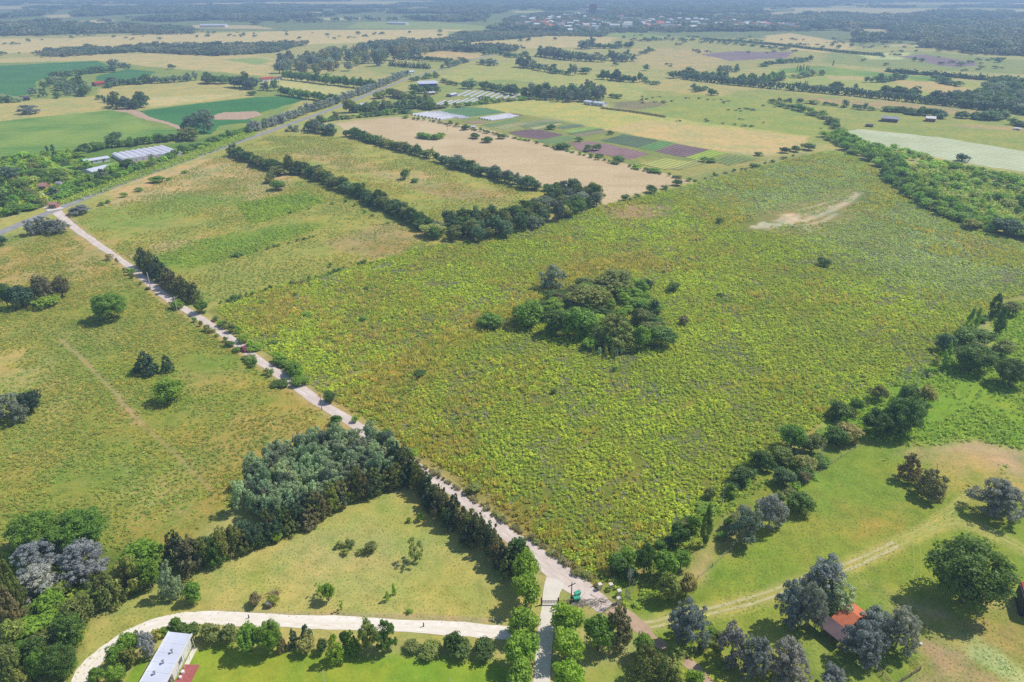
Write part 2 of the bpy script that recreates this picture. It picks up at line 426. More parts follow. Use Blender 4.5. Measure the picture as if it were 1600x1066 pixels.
# main scrub field
SCRUB = [(336, 484), (400, 455), (580, 410), (650, 388), (720, 378), (850, 352), (940, 322), (1080, 288), (1290, 236), (1330, 240), (1372, 268), (1400, 300), (1480, 345), (1610, 384), (1850, 455), (1800, 520), (1620, 458), (1560, 470), (1500, 545), (1400, 600), (1290, 655), (1200, 720), (1150, 765), (1060, 845), (965, 903), (930, 915), (870, 862), (740, 762), (600, 672), (500, 612), (420, 552)]
zone(SCRUB, '7c8338', 3, 1)
zone([(1100, 285), (1290, 240), (1372, 272), (1480, 348), (1620, 388), (1620, 460), (1500, 470), (1380, 440), (1300, 380), (1180, 340)], '7f8856', 25, 1, .8)
zone([(400, 460), (580, 415), (560, 470), (450, 520), (370, 500)], '968f48', 12, 1, .7)
zone([(520, 618), (600, 562), (690, 540), (800, 470), (840, 455), (850, 480), (740, 540), (650, 620), (600, 660)], 'a8924c', 9, 1, .8, 2)
zone([(590, 655), (700, 700), (830, 790), (960, 890), (935, 912), (870, 860), (740, 760)], 'a08a46', 6, 1, .85, 2)
zone([(850, 420), (1010, 400), (1030, 420), (940, 440), (850, 445)], 'a48f50', 8, 1, .7, 2)
zone([(935, 325), (1000, 318), (1060, 322), (1050, 336), (1000, 344), (950, 338)], 'a68c78', 6, .9, .9, 2)
zone([(1150, 365), (1180, 335), (1230, 322), (1330, 292), (1360, 300), (1330, 345), (1260, 368), (1190, 368)], '9c9062', 9, .9, .8, 2)
zone([(1165, 356), (1180, 346), (1215, 350), (1250, 338), (1258, 346), (1225, 352), (1180, 361)], 'cfbfb0', 1.8, .7, .85, 5)
zone([(1200, 344), (1225, 336), (1252, 336), (1240, 342), (1215, 348)], 'c9b8a6', 1.8, .7, .75, 5)
for L_, w_ in (([(1235, 336), (1242, 345), (1225, 350)], 3), ([(1254, 346), (1275, 338), (1300, 328), (1325, 315), (1342, 302)], 2.4), ([(1250, 338), (1275, 330), (1300, 322)], 1.2),
               ([(1262, 352), (1290, 344), (1305, 334)], 1.2), ([(1255, 350), (1262, 358)], 1.5), ([(1268, 362), (1300, 362)], 1.8), ([(1245, 330), (1275, 322), (1310, 312)], 1.0)):
    zline(L_, w_ * .9, 'cdbdae', 1.8, .7, .75)
zone([(1275, 360), (1300, 356), (1302, 364), (1280, 366)], 'b89c88', 3, .7, .9, 2)
zline([(505, 603), (560, 582), (610, 565), (655, 547)], .9, '9a9a52', 1.0, .7, .7)
TRAILS = [[(900, 700), (960, 660), (1040, 650), (1120, 610), (1200, 590)], [(700, 470), (760, 500), (800, 560), (820, 640)], [(1100, 420), (1180, 440), (1260, 500), (1290, 580)], [(520, 480), (600, 500), (700, 480)], [(980, 380), (1060, 370), (1160, 355)]]
for t_ in TRAILS: zline(t_, .35, '8f8a50', .9, .9, .7)
zone([(1545, 475), (1600, 466), (1760, 520), (2000, 640), (1900, 720), (1660, 720), (1600, 620), (1560, 560)], '83a132', 4, .95)
# lower left field
zone([(-60, 380), (100, 355), (200, 428), (330, 500), (480, 620), (570, 690), (400, 720), (370, 790), (300, 840), (180, 868), (-200, 830), (-300, 500)], '8f9546', 4, .9)
zone([(-200, 400), (0, 378), (112, 362), (195, 432), (110, 445), (-100, 450)], 'b59d69', 8, .8, .9, 2)
zone([(0, 520), (60, 500), (140, 560), (130, 600), (0, 620)], 'aaa560', 10, .8, .7, 2)
zone([(60, 640), (150, 600), (170, 620), (120, 650), (50, 690)], 'b0a468', 7, .8, .7, 2)
zone([(220, 560), (400, 540), (470, 610), (350, 640), (240, 600)], '8c993a', 10, .9, .8, 2)
zone([(300, 690), (480, 640), (540, 680), (400, 720), (330, 780), (270, 830), (200, 850), (250, 780)], 'aa9556', 10, .9, .8, 2)
zone([(100, 740), (230, 700), (280, 760), (180, 800), (60, 790)], '93983f', 10, .9, .6, 2)
zone([(560, 660), (420, 650), (380, 600), (470, 620)], 'a5964e', 8, .9, .7, 2)
for pts_, c_ in (([(0, 560), (60, 545), (110, 560), (90, 590), (20, 600)], 'b8a76e'), ([(330, 560), (400, 575), (380, 610), (320, 600)], 'ad9a5c'), ([(20, 700), (90, 690), (150, 720), (90, 740), (20, 735)], 'a99a5a'),
        ([(330, 640), (420, 630), (430, 660), (350, 670)], 'b09c60'), ([(180, 760), (260, 745), (250, 790), (190, 800)], 'b8a873'), ([(430, 590), (480, 620), (500, 650), (450, 650)], 'b09a58'),
        ([(230, 440), (300, 500), (260, 520), (200, 480)], 'ad9f58'), ([(60, 590), (160, 580), (170, 600), (80, 615)], 'b7a56c'), ([(110, 500), (180, 520), (150, 540), (100, 530)], 'a99f5c')):
    zone(pts_, c_, 6, .9, .75, 2.5)
zline([(95, 530), (130, 562), (165, 598), (180, 615), (210, 650), (222, 662)], .8, 'b39c78', .8, .9, .8)
zline([(222, 662), (270, 705), (300, 735), (330, 765)], .5, 'a8936a', .7, .9, .8)
zone([(190, 622), (212, 642), (225, 660), (212, 662), (190, 640)], 'b39c78', 2, .9, .9)
# lawns round the drive
zone([(130, 985), (205, 930), (300, 860), (400, 825), (600, 762), (650, 775), (760, 850), (812, 900), (860, 930), (860, 1000), (600, 985), (270, 985), (190, 1015), (140, 1100), (90, 1100), (100, 1040)], 'b1ab69', 2, .35)
zone([(240, 925), (330, 905), (330, 960), (200, 985), (150, 1010), (160, 975)], 'a3a052', 9, .35, .8)
zone([(560, 775), (640, 775), (700, 830), (640, 835), (560, 800)], 'a2a556', 7, .35, .8)
zone([(660, 870), (760, 880), (800, 930), (790, 970), (700, 950)], 'a5a556', 8, .35, .8)
zone([(400, 895), (435, 890), (430, 915), (405, 918)], '9aa246', 5, .35, .8)
zone([(420, 830), (520, 800), (530, 820), (440, 850)], 'a3a455', 7, .35, .8)
zone([(480, 855), (620, 840), (640, 870), (520, 900)], 'c0ad7a', 8, .35, .7)
zone([(420, 1010), (640, 985), (790, 995), (790, 1010), (640, 1002)], 'a8a45c', 2, .4)
zline([(330, 958), (560, 962), (780, 970)], .8, 'a89a80', .6, .4, .8)
zone([(245, 1075), (285, 1012), (360, 1004), (520, 1022), (640, 1018), (790, 1030), (800, 1110), (200, 1110)], '87a22f', 2, .3)
zone([(320, 1040), (420, 1030), (600, 1040), (600, 1080), (320, 1080)], 'a0a13c', 6, .3, .6)
zone([(180, 1090), (215, 1030), (235, 1030), (215, 1080), (200, 1110)], '7fa030', 1, .4)
zone([(905, 1066), (930, 1035), (975, 1035), (1010, 1066), (1010, 1100), (900, 1100)], 'a0a050', 2, .3)
zone([(-200, 850), (60, 860), (230, 850), (300, 880), (150, 960), (130, 1000), (100, 1100), (-200, 1100)], '6f7f34', 3, .9)
zone([(15, 1045), (38, 1030), (50, 1040), (25, 1060)], 'b0a070', 2, .5)
zone([(170, 840), (300, 830), (290, 860), (230, 860)], '9b9145', 3, .9)
# right meadow
zone([(960, 905), (1060, 850), (1200, 725), (1350, 690), (1620, 690), (2100, 760), (2100, 1100), (960, 1100), (1000, 1000), (935, 940)], '86983a', 3, .6)
zone([(1280, 655), (1360, 600), (1500, 550), (1660, 560), (1660, 720), (1440, 700), (1350, 690)], '83a132', 4, .95)
zone([(1200, 720), (1330, 690), (1150, 850), (1050, 900), (1000, 930), (960, 905), (1060, 850)], '85903c', 3, .9)
zone([(1455, 703), (1530, 692), (1620, 715), (1660, 770), (1540, 742), (1480, 712)], 'bda28a', 5, .6, .9, 2)
zone([(1490, 712), (1600, 740), (1660, 780), (1620, 790), (1540, 760), (1440, 740)], 'b0a067', 6, .6, .8, 2)
zone([(1340, 790), (1400, 775), (1410, 815), (1370, 850), (1340, 840)], 'a5904c', 8, .5, .8, 2)
zone([(1490, 735), (1560, 770), (1530, 790), (1490, 775)], 'a59d50', 6, .6, .8, 2)
zone([(1330, 915), (1430, 960), (1540, 985), (1530, 1010), (1420, 985), (1330, 945)], 'b0a166', 6, .5, .9, 2)
zone([(1400, 935), (1440, 945), (1470, 960), (1440, 965)], 'bba488', 3, .5, .8, 2)
zone([(1500, 985), (1560, 960), (1620, 970), (1620, 1000), (1550, 1000)], 'ab9466', 5, .6, .8, 2)
zone([(1395, 1100), (1390, 1045), (1440, 1010), (1470, 1012), (1560, 1055), (1620, 1080), (1620, 1110)], 'b09a72', 3, .6, 1, 2)
zone([(1420, 1005), (1470, 1000), (1500, 1020), (1440, 1030)], 'b29282', 3, .5, .8, 2)
zone([(1490, 998), (1540, 1000), (1620, 1035), (1620, 1075), (1560, 1048), (1500, 1020)], 'b5bd8e', 2, .8, .8, 3)
zone([(1200, 1066), (1290, 990), (1330, 1040), (1330, 1090)], 'a2a050', 7, .5, .7)
zone([(1100, 1040), (1130, 960), (1330, 1000), (1330, 1070), (1100, 1090)], '979c48', 8, .6, .8)
zone([(1180, 940), (1230, 930), (1250, 990), (1180, 1000)], 'a2a24e', 6, .5, .7)
zone([(1065, 888), (1100, 855), (1150, 825), (1170, 832), (1120, 868), (1090, 902), (1075, 900)], 'b5a077', 3, .6, 1)
zone([(1120, 830), (1135, 815), (1160, 795), (1165, 803), (1140, 826)], 'bd9c84', 2, .6, 1)
zone([(985, 875), (1020, 878), (1015, 898), (985, 900)], 'a8996a', 2, .5)
zone([(1590, 925), (1550, 930), (1545, 950), (1600, 955)], 'b8a878', 3, .5)
zone([(1100, 870), (1300, 730), (1340, 760), (1180, 890), (1110, 920)], '7f9a38', 10, .6, .6, 2)
zone([(1200, 830), (1290, 800), (1330, 850), (1240, 890)], 'a09a4a', 10, .6, .5, 2)
zline([(1000, 978), (1060, 965), (1130, 950), (1200, 930), (1330, 883), (1400, 850), (1460, 822), (1500, 815), (1580, 847), (1630, 875)], 2.2, 'b0aa66', 1.2, .5, .8)
zline([(1450, 825), (1505, 780), (1525, 768)], 1.6, 'b0aa66', 1.0, .5, .7)
# bare verge of the dirt road
zline([(88, 328), (140, 375), (215, 427), (262, 470), (345, 520), (450, 596), (560, 670), (665, 741), (737, 792), (795, 836), (846, 874), (945, 948)], 3.2, 'b3a070', 1.2, .8)
zone([(855, 900), (885, 905), (960, 950), (950, 965), (900, 975), (862, 990), (840, 960)], 'a8a062', 2, .5)

def smooth(x): x = np.clip(x, 0, 1); return x * x * (3 - 2 * x)
def cover_at(X, Y):
    D = np.sqrt(X * X + Y * Y)
    C = np.empty(X.shape + (4,)); C[...] = (*srgb('a3a264'), .6)
    w1x = fbm(X / 37, Y / 37, 3) - .5; w1y = fbm(X / 37, Y / 37, 9) - .5
    w2x = fbm(X / 6, Y / 6, 5) - .5; w2y = fbm(X / 6, Y / 6, 15) - .5
    for P, col, soft, amp, op, wob in Z:
        s = soft
        m = soft * 4 + 10 + (abs(wob) if wob < 0 else 0)
        sel = (X > P[:, 0].min() - m) & (X < P[:, 0].max() + m) & (Y > P[:, 1].min() - m) & (Y < P[:, 1].max() + m)
        if not sel.any(): continue
        wb = 1.0 if wob < 0 else wob
        x = X[sel] + (w1x[sel] * 2.2 + w2x[sel] * 1.2) * s * wb * (.35 if wob < 0 else 1)
        y = Y[sel] + (w1y[sel] * 2.2 + w2y[sel] * 1.2) * s * wb * (.35 if wob < 0 else 1)
        d = (-wob - ldist(P, x, y)) if wob < 0 else sdist(P, x, y)
        t = smooth(.5 + d / (2 * s)) * op
        t = t[:, None]
        C[sel] = C[sel] * (1 - t) + np.array((*col, amp)) * t
    return C
def build_ground():
    nr, nc = 980, 900
    d = np.geomspace(48, 15000, nr)
    s = np.concatenate([np.linspace(-3.2, -1.27, 60), np.linspace(-1.25, 1.25, nc - 120), np.linspace(1.27, 3.2, 60)])
    X = d[:, None] * s[None, :]; Y = np.repeat(d[:, None], nc, 1)
    C = cover_at(X, Y)
    v = np.stack([X.ravel(), Y.ravel(), np.zeros(X.size)], 1)
    idx = np.arange(nr * nc).reshape(nr, nc)
    f = np.stack([idx[:-1, :-1].ravel(), idx[:-1, 1:].ravel(), idx[1:, 1:].ravel(), idx[1:, :-1].ravel()], 1)
    me = raw_mesh('ground', v, f, [M['ground']])
    at = me.attributes.new('cover', 'FLOAT_COLOR', 'POINT')
    at.data.foreach_set('color', C.reshape(-1, 4).astype(np.float32).ravel())
    o = link(bpy.data.objects.new('ground', me)); tag(o, kind='structure')
    # plain around and behind, lower, out to the horizon
    R = 15500.0
    v = [(-R, -R, -.6), (R, -R, -.6), (R, R, -.6), (-R, R, -.6)]
    me = raw_mesh('plain', v, np.array([[0, 1, 2, 3]]), [M['ground']])
    at = me.attributes.new('cover', 'FLOAT_COLOR', 'POINT')
    at.data.foreach_set('color', np.array([(*srgb('a3a264'), .6)] * 4, np.float32).ravel())
    o = link(bpy.data.objects.new('plain', me)); tag(o, kind='structure')
build_ground()

def densify(P, step):
    out = []
    n = len(P)
    for i in range(n):
        a, b = P[i], P[(i + 1) % n]
        k = max(1, int(np.hypot(*(b - a)) / step))
        for j in range(k): out.append(a + (b - a) * j / k)
    return np.array(out)
def sheet(name, pts, mat, z=.02, rag=1.0, step=2.5):
    P = densify(GA(pts), step)
    P[:, 0] += (fbm(P[:, 0] / 9, P[:, 1] / 9, 21) - .5) * rag * 3 + (vnoise(P[:, 0] / 1.7, P[:, 1] / 1.7, 5) - .5) * rag
    P[:, 1] += (fbm(P[:, 0] / 9, P[:, 1] / 9, 33) - .5) * rag * 3 + (vnoise(P[:, 0] / 1.7, P[:, 1] / 1.7, 8) - .5) * rag
    v = np.column_stack([P, np.full(len(P), z)])
    me = raw_mesh(name, v, [list(range(len(P)))], [mat])
    if me.polygons[0].normal.z < 0: me.flip_normals()
    return tag(link(bpy.data.objects.new(name, me)), kind='structure')
def smooth_path(W, k=6):
    W = [np.array(w[:2], float) for w in W]
    if len(W) < 3: return W
    out = []
    for i in range(len(W) - 1):
        p0 = W[max(i - 1, 0)]; p1 = W[i]; p2 = W[i + 1]; p3 = W[min(i + 2, len(W) - 1)]
        for j in range(k):
            t = j / k
            out.append(.5 * ((2 * p1) + (-p0 + p2) * t + (2 * p0 - 5 * p1 + 4 * p2 - p3) * t * t + (-p0 + 3 * p1 - 3 * p2 + p3) * t ** 3))
    out.append(W[-1]); return out
def strip(name, pts, width, mat, z=.03, rag=.3, off=0.0, step=1.2, kind='structure', seed=0):
    """ribbon of ground along a path; width a number or one per point"""
    W = smooth_path([G(*p) for p in pts])
    wd = np.interp(np.linspace(0, 1, len(W)), np.linspace(0, 1, len(pts)), width if isinstance(width, (list, tuple)) else [width] * len(pts))
    P = []; ww = []
    for i in range(len(W) - 1):
        n = max(1, int(np.hypot(*(W[i + 1] - W[i])) / step))
        for j in range(n):
            P.append(W[i] + (W[i + 1] - W[i]) * j / n); ww.append(wd[i] + (wd[i + 1] - wd[i]) * j / n)
    P.append(W[-1]); ww.append(wd[-1]); P = np.array(P); ww = np.array(ww)
    T = np.gradient(P, axis=0); T /= np.hypot(T[:, 0], T[:, 1])[:, None] + 1e-9
    Nn = np.stack([-T[:, 1], T[:, 0]], 1)
    i = np.arange(len(P)) * step
    a = ww / 2 + (fbm(i / 5, i * 0 + seed, 3) - .5) * rag * 2
    b = ww / 2 + (fbm(i / 5, i * 0 + seed + 40, 4) - .5) * rag * 2
    L = P + Nn * (a + off)[:, None]; R_ = P - Nn * (b - off)[:, None]
    v = np.zeros((2 * len(P), 3)); v[0::2, :2] = L; v[1::2, :2] = R_; v[:, 2] = z
    k = np.arange(len(P) - 1) * 2
    f = np.stack([k, k + 1, k + 3, k + 2], 1)
    me = raw_mesh(name, v, f, [mat])
    if len(me.polygons) and me.polygons[0].normal.z < 0: me.flip_normals()
    return tag(link(bpy.data.objects.new(name, me)), kind=kind)

# directions of the field grid on the map
def heading(a, b):
    p, q = G(*a), G(*b); return math.atan2(q.y - p.y, q.x - p.x)
H1 = heading((88, 328), (870, 890))
H2 = heading((545, 207), (860, 297))
crop_a = mat_field('green_crop', '3f6e3c', '527e48', heading((0, 190), (175, 172)), 8, .25, .02)
crop_b = mat_field('pale_green_crop', '54803a', '8a9c4a', heading((0, 243), (170, 225)), 10, .3, .015)
crop_c = mat_field('deep_green_crop', '386c38', '4a7c42', heading((218, 174), (400, 153)), 8, .25, .02)
stub = mat_field('stubble', 'b39b74', 'c6b08a', H2, 5, .12, .02, wob=6)
palef = mat_field('pale_hay', 'a9ae88', 'bcc09c', heading((1330, 205), (1600, 238)), 6, .5, .03)
sheet('crop_field', [(-250, 112), (0, 103), (150, 95), (168, 102), (176, 111), (80, 120), (55, 128), (58, 138), (48, 148), (0, 153), (-250, 170)], crop_a, .06, 2, 6)
sheet('crop_field', [(150, 119), (200, 108), (242, 112), (235, 118), (180, 127), (152, 126)], crop_a, .06, 2, 6)
sheet('crop_field', [(-250, 215), (0, 190), (60, 183), (175, 172), (196, 176), (228, 195), (280, 204), (292, 214), (170, 225), (120, 234), (80, 244), (0, 245), (-250, 280)], crop_b, .04, 1.5, 4)
sheet('crop_field', [(218, 174), (300, 163), (400, 152), (470, 150), (478, 156), (400, 178), (388, 192), (345, 196), (330, 210), (300, 212), (262, 195), (228, 184)], crop_c, .04, 1.5, 4)
sheet('bare_patch', [(322, 183), (350, 176), (400, 174), (412, 180), (385, 187), (335, 187)], M['soil'], .07, 2, 4)
strip('field_track', [(188, 172), (210, 176), (230, 185), (262, 193), (284, 202)], [16, 12, 9, 7, 5], M['soil'], .08, 1)
sheet('stubble_field', [(525, 193), (560, 188), (615, 183), (680, 187), (760, 202), (880, 232), (1000, 261), (1085, 284), (1010, 299), (945, 320), (925, 300), (870, 294), (858, 297), (760, 268), (690, 246), (600, 222), (545, 207)], stub, .03, 1.2, 3)
sheet('hay_field', [(1322, 206), (1345, 202), (1470, 215), (1620, 240), (1640, 275), (1500, 254), (1400, 234), (1330, 220)], palef, .03, 2, 4)
sheet('crop_field', [(1218, 108), (1280, 103), (1360, 112), (1410, 118), (1400, 122), (1280, 117), (1215, 113)], crop_b, .06, 3, 8)
sheet('crop_field', [(1410, 118), (1480, 120), (1492, 128), (1430, 127)], crop_b, .06, 3, 8)
purple = mat_field('purple_heath', '7d6a70', '8b7a78', 0, 10, .3, .02)
sheet('heath', [(1095, 85), (1150, 80), (1240, 82), (1232, 91), (1140, 95)], purple, .06, 8, 10)
sheet('heath', [(1408, 89), (1440, 85), (1520, 97), (1528, 103), (1490, 106), (1440, 96)], purple, .06, 8, 10)
HP = heading((937, 220), (975, 210))
PZ = [.045]
def plot(pts, c1, c2, per=4):
    PZ[0] += .007; sheet('vegetable_plot', pts, mat_field('plot', c1, c2, HP, per, .8, .06), PZ[0], .9, 3)
plot([(687, 173), (726, 167), (760, 169), (790, 176), (752, 181), (718, 185)], '5a7a4c', '66875a')
plot([(788, 179), (806, 178), (818, 181), (796, 183)], '6a5054', '7a6460')
plot([(794, 207), (836, 201), (880, 211), (848, 219), (812, 214)], '6c565a', '7a6664')
plot([(750, 196), (800, 187), (812, 190), (765, 199)], '5f7d4c', '788c58')
plot([(800, 193), (860, 186), (880, 190), (815, 198)], '7c8458', '94936c')
plot([(868, 199), (905, 194), (914, 197), (880, 202)], '5f6f58', '6b7a60')
plot([(880, 204), (925, 198), (935, 201), (892, 208)], '7e9a4c', '93a85c')
plot([(895, 210), (940, 203), (952, 206), (905, 214)], '80745c', '8c8468')
plot([(830, 221), (880, 212), (905, 216), (865, 226)], '647e4a', '7a8c58')
plot([(937, 220), (975, 210), (1030, 220), (995, 231)], '55664c', '627256')
plot([(996, 231), (1032, 220), (1056, 224), (1021, 236)], '5c8048', '6a8c52')
plot([(1022, 237), (1057, 225), (1107, 234), (1070, 246)], '705a60', '7e6a6a')
plot([(892, 225), (920, 221), (950, 226), (1015, 241), (982, 250), (945, 242), (905, 236)], '85666a', '937774')
plot([(1072, 247), (1107, 235), (1137, 240), (1095, 251)], '88a040', '98a84c')
plot([(722, 190), (748, 188), (765, 192), (740, 194)], '8c7a60', '98876c')
plot([(770, 199), (812, 192), (826, 194), (786, 203)], '8f8f5c', '9e9c6c')
plot([(812, 197), (866, 189), (874, 191), (820, 201)], '6a7a50', '7c8a60')
plot([(826, 200), (874, 193), (880, 195), (834, 203)], '9a9a66', 'a8a676')
plot([(886, 209), (938, 201), (944, 202.5), (894, 211)], '5f7448', '707f58')
plot([(866, 228), (902, 221), (912, 223), (880, 231)], '7e6a54', '8c7a62')
plot([(1040, 262), (1090, 250), (1110, 253), (1060, 267)], '8a8a4e', '99985e')
plot([(1110, 252), (1140, 243), (1180, 250), (1140, 259)], '6f7c44', '7f8a54')
plot([(1000, 256), (1040, 248), (1085, 254), (1040, 266)], '98a050', 'a8a860')

# roads
strip('asphalt_road', [(-120, 420), (-60, 392), (0, 364), (60, 339), (110, 319), (200, 283), (330, 237), (450, 195), (520, 170), (570, 150), (640, 122), (700, 105), (745, 92), (800, 78)], 6.8, M['asphalt'], .05, .1)
strip('dirt_road', [(85, 327), (103, 345), (140, 373), (200, 415), (215, 427), (262, 466), (300, 490), (345, 519), (400, 560), (450, 594), (500, 630), (560, 668), (610, 704), (665, 741), (711, 769), (737, 792), (768, 815), (795, 836), (818, 852), (846, 874), (873, 895), (905, 917), (930, 937), (948, 951)], [6, 4.4, 3.8, 3.6, 3.6, 3.6, 3.4, 3.3, 3.6, 3.8, 3.8, 3.8, 3.8, 3.9, 3.9, 3.9, 3.9, 4.0, 4.2, 4.8, 5.8, 5.6, 4.6, 4], M['gravel'], .04, .5)
strip('path', [(955, 948), (985, 968), (1005, 985), (1020, 1000), (1045, 1015), (1075, 1035), (1110, 1068)], [4.5, 3.5, 3, 2.4, 2.2, 2.4, 2.4], M['soil'], .036, .5)
strip('path', [(60, 300), (72, 318), (88, 328)], [4, 5, 9], M['concrete'], .058, .3)
strip('paved_entrance', [(868, 905), (864, 918), (860, 933), (856, 960), (850, 1010), (846, 1075), (845, 1120)], [4.4, 4.0, 3.4, 3.2, 3.2, 3.2, 3.2], M['concrete'], .046, .2)
strip('gravel_drive', [(800, 989), (760, 987), (700, 981), (600, 976), (500, 972), (400, 969), (310, 966), (270, 970), (220, 985), (180, 1005), (150, 1030), (130, 1055), (118, 1085)], [3.5] * 13, M['driveway'], .04, .6)
DR = [(795, 989), (760, 987), (700, 981), (600, 976), (500, 972), (400, 969), (310, 966), (270, 970), (220, 985), (180, 1005), (150, 1030), (130, 1055), (118, 1085)]
strip('wheel_track', DR, .6, M['driveway_dark'], .05, .5, 0, seed=8)
strip('wheel_track', DR, .25, M['driveway_dark'], .05, .3, 1.35, seed=9)
RD = [(103, 345), (140, 373), (200, 415), (215, 427), (262, 466), (300, 490), (345, 519), (400, 560), (450, 594), (500, 630), (560, 668), (610, 704), (665, 741), (711, 769), (737, 792), (768, 815), (795, 836), (818, 852), (846, 874), (873, 895), (905, 917)]
strip('wheel_track', RD, .55, M['gravel_dark'], .05, .5, .1, seed=18)
strip('wheel_track', RD, .3, M['gravel_dark'], .05, .4, -1.4, seed=19)
TR = [(1000, 978), (1030, 974), (1060, 965), (1130, 950), (1200, 930), (1265, 905), (1330, 883), (1400, 850), (1460, 822), (1500, 815), (1540, 825), (1580, 847), (1630, 875)]
for off in (-.75, .75):
    strip('wheel_track', TR[:8], .8, M['track'], .03, .35, off, seed=off * 3)
    strip('wheel_track', TR[7:], .6, M['rut'], .03, .35, off, seed=off * 4)
for off in (-.7, .7): strip('wheel_track', [(1450, 825), (1480, 800), (1505, 780), (1525, 768)], .45, M['rut'], .028, .3, off, seed=off * 5)
for off in (-.7, .7): strip('wheel_track', [(1431, 850), (1434, 880), (1432, 905)], .3, M['faint'], .028, .2, off, seed=off * 5)
def scatter(name, pts, scale, protos, col=None, zs=None, idx=None, tint=None):
    """one object; copies of small prototype meshes set on its points"""
    n = len(pts)
    me = bpy.data.meshes.new(name); me.vertices.add(n)
    co = np.zeros((n, 3), np.float32); co[:, :2] = pts; me.vertices.foreach_set('co', co.ravel())
    sc = np.ones((n, 3), np.float32) * np.asarray(scale, np.float32)[:, None]
    if zs is not None: sc[:, 2] *= zs
    a = me.attributes.new('scl', 'FLOAT_VECTOR', 'POINT'); a.data.foreach_set('vector', sc.ravel())
    r = np.zeros((n, 3), np.float32); r[:, 2] = rng.uniform(0, 6.28, n)
    a = me.attributes.new('rot', 'FLOAT_VECTOR', 'POINT'); a.data.foreach_set('vector', r.ravel())
    a = me.attributes.new('idx', 'INT', 'POINT'); a.data.foreach_set('value', np.asarray(idx, np.int32) if idx is not None else (np.arange(n) % len(protos)).astype(np.int32))
    if tint is not None:
        a = me.attributes.new('tint', 'FLOAT_COLOR', 'POINT'); a.data.foreach_set('color', np.asarray(tint, np.float32).ravel())
    o = link(bpy.data.objects.new(name, me))
    if col: o.color = (*col, 1)
    ng = bpy.data.node_groups.new(name + '_scatter', 'GeometryNodeTree')
    ng.interface.new_socket('Geometry', in_out='INPUT', socket_type='NodeSocketGeometry')
    ng.interface.new_socket('Geometry', in_out='OUTPUT', socket_type='NodeSocketGeometry')
    gi = ng.nodes.new('NodeGroupInput'); go = ng.nodes.new('NodeGroupOutput'); join = ng.nodes.new('GeometryNodeJoinGeometry')
    def nattr(nm, t):
        x = ng.nodes.new('GeometryNodeInputNamedAttribute'); x.data_type = t; x.inputs[0].default_value = nm; return x.outputs['Attribute']
    s_, r_, i_ = nattr('scl', 'FLOAT_VECTOR'), nattr('rot', 'FLOAT_VECTOR'), nattr('idx', 'INT')
    for k, pr in enumerate(protos):
        oi = ng.nodes.new('GeometryNodeObjectInfo'); oi.inputs['Object'].default_value = pr; oi.inputs['As Instance'].default_value = True
        cm = ng.nodes.new('FunctionNodeCompare'); cm.data_type = 'INT'; cm.operation = 'EQUAL'
        ci = [s for s in cm.inputs if s.enabled]; ng.links.new(i_, ci[0]); ci[1].default_value = k
        ip = ng.nodes.new('GeometryNodeInstanceOnPoints')
        ng.links.new(gi.outputs[0], ip.inputs['Points']); ng.links.new(cm.outputs[0], ip.inputs['Selection'])
        ng.links.new(oi.outputs['Geometry'], ip.inputs['Instance']); ng.links.new(s_, ip.inputs['Scale'])
        ng.links.new(r_, ip.inputs['Rotation']); ng.links.new(ip.outputs[0], join.inputs[0])
    ng.links.new(join.outputs[0], go.inputs[0])
    md = o.modifiers.new('scatter', 'NODES'); md.node_group = ng
    return tag(o, kind='stuff')
# ------------------------------------------------------------------ trees: crowns of leaf clumps on limbs
def rdir(n, up=0.0):
    v = rng.normal(size=(n, 3)); v[:, 2] += up
    return v / np.linalg.norm(v, axis=1)[:, None]
def leaf_quads(c, nrm, size):
    n = len(c)
    t = np.cross(nrm, rng.normal(size=(n, 3))); t /= np.linalg.norm(t, axis=1)[:, None] + 1e-9
    b = np.cross(nrm, t)
    s = size[:, None] if hasattr(size, '__len__') else size
    a = rng.uniform(.6, 1.1, (n, 1))
    v = np.stack([c - t * s, c - b * s * a * .8, c + t * s, c + b * s * a * .8], 1).reshape(-1, 3)
    f = np.arange(4 * n).reshape(n, 4)
    return v, f
def crown_from_lumps(L, per, size, up=.35):
    """L: (n,4) centres and radii"""
    C = []; Nn = []
    for x, y, z, r in L:
        k = max(6, int(per * rng.uniform(.8, 1.2)))
        d = rdir(k, up)
        rr = r * rng.uniform(.72, 1.08, (k, 1))
        C.append(np.array([x, y, z]) + d * rr * np.array([1, 1, .85]))
        Nn.append(d + rng.normal(size=(k, 3)) * .38)
    C = np.concatenate(C); Nn = np.concatenate(Nn); Nn /= np.linalg.norm(Nn, axis=1)[:, None]
    return leaf_quads(C, Nn, size * rng.uniform(.65, 1.25, len(C)))
def lumps_round(n, rl, zc=.49, rz=.49, rx=.46, bumps=7, low=-.75):
    B = rdir(bumps, .1); out = []
    while len(out) < n:
        d = rdir(1, .25)[0]
        if d[2] < low: continue
        k = rng.uniform(.62, 1.0) if rng.random() < .8 else rng.uniform(.2, .6)
        k *= .80 + .28 * max(B @ d) ** 6
        out.append([d[0] * rx * k * .86, d[1] * rx * k * .86, zc + d[2] * rz * k * .86, rl * rng.uniform(.7, 1.3)])
    return np.array(out)
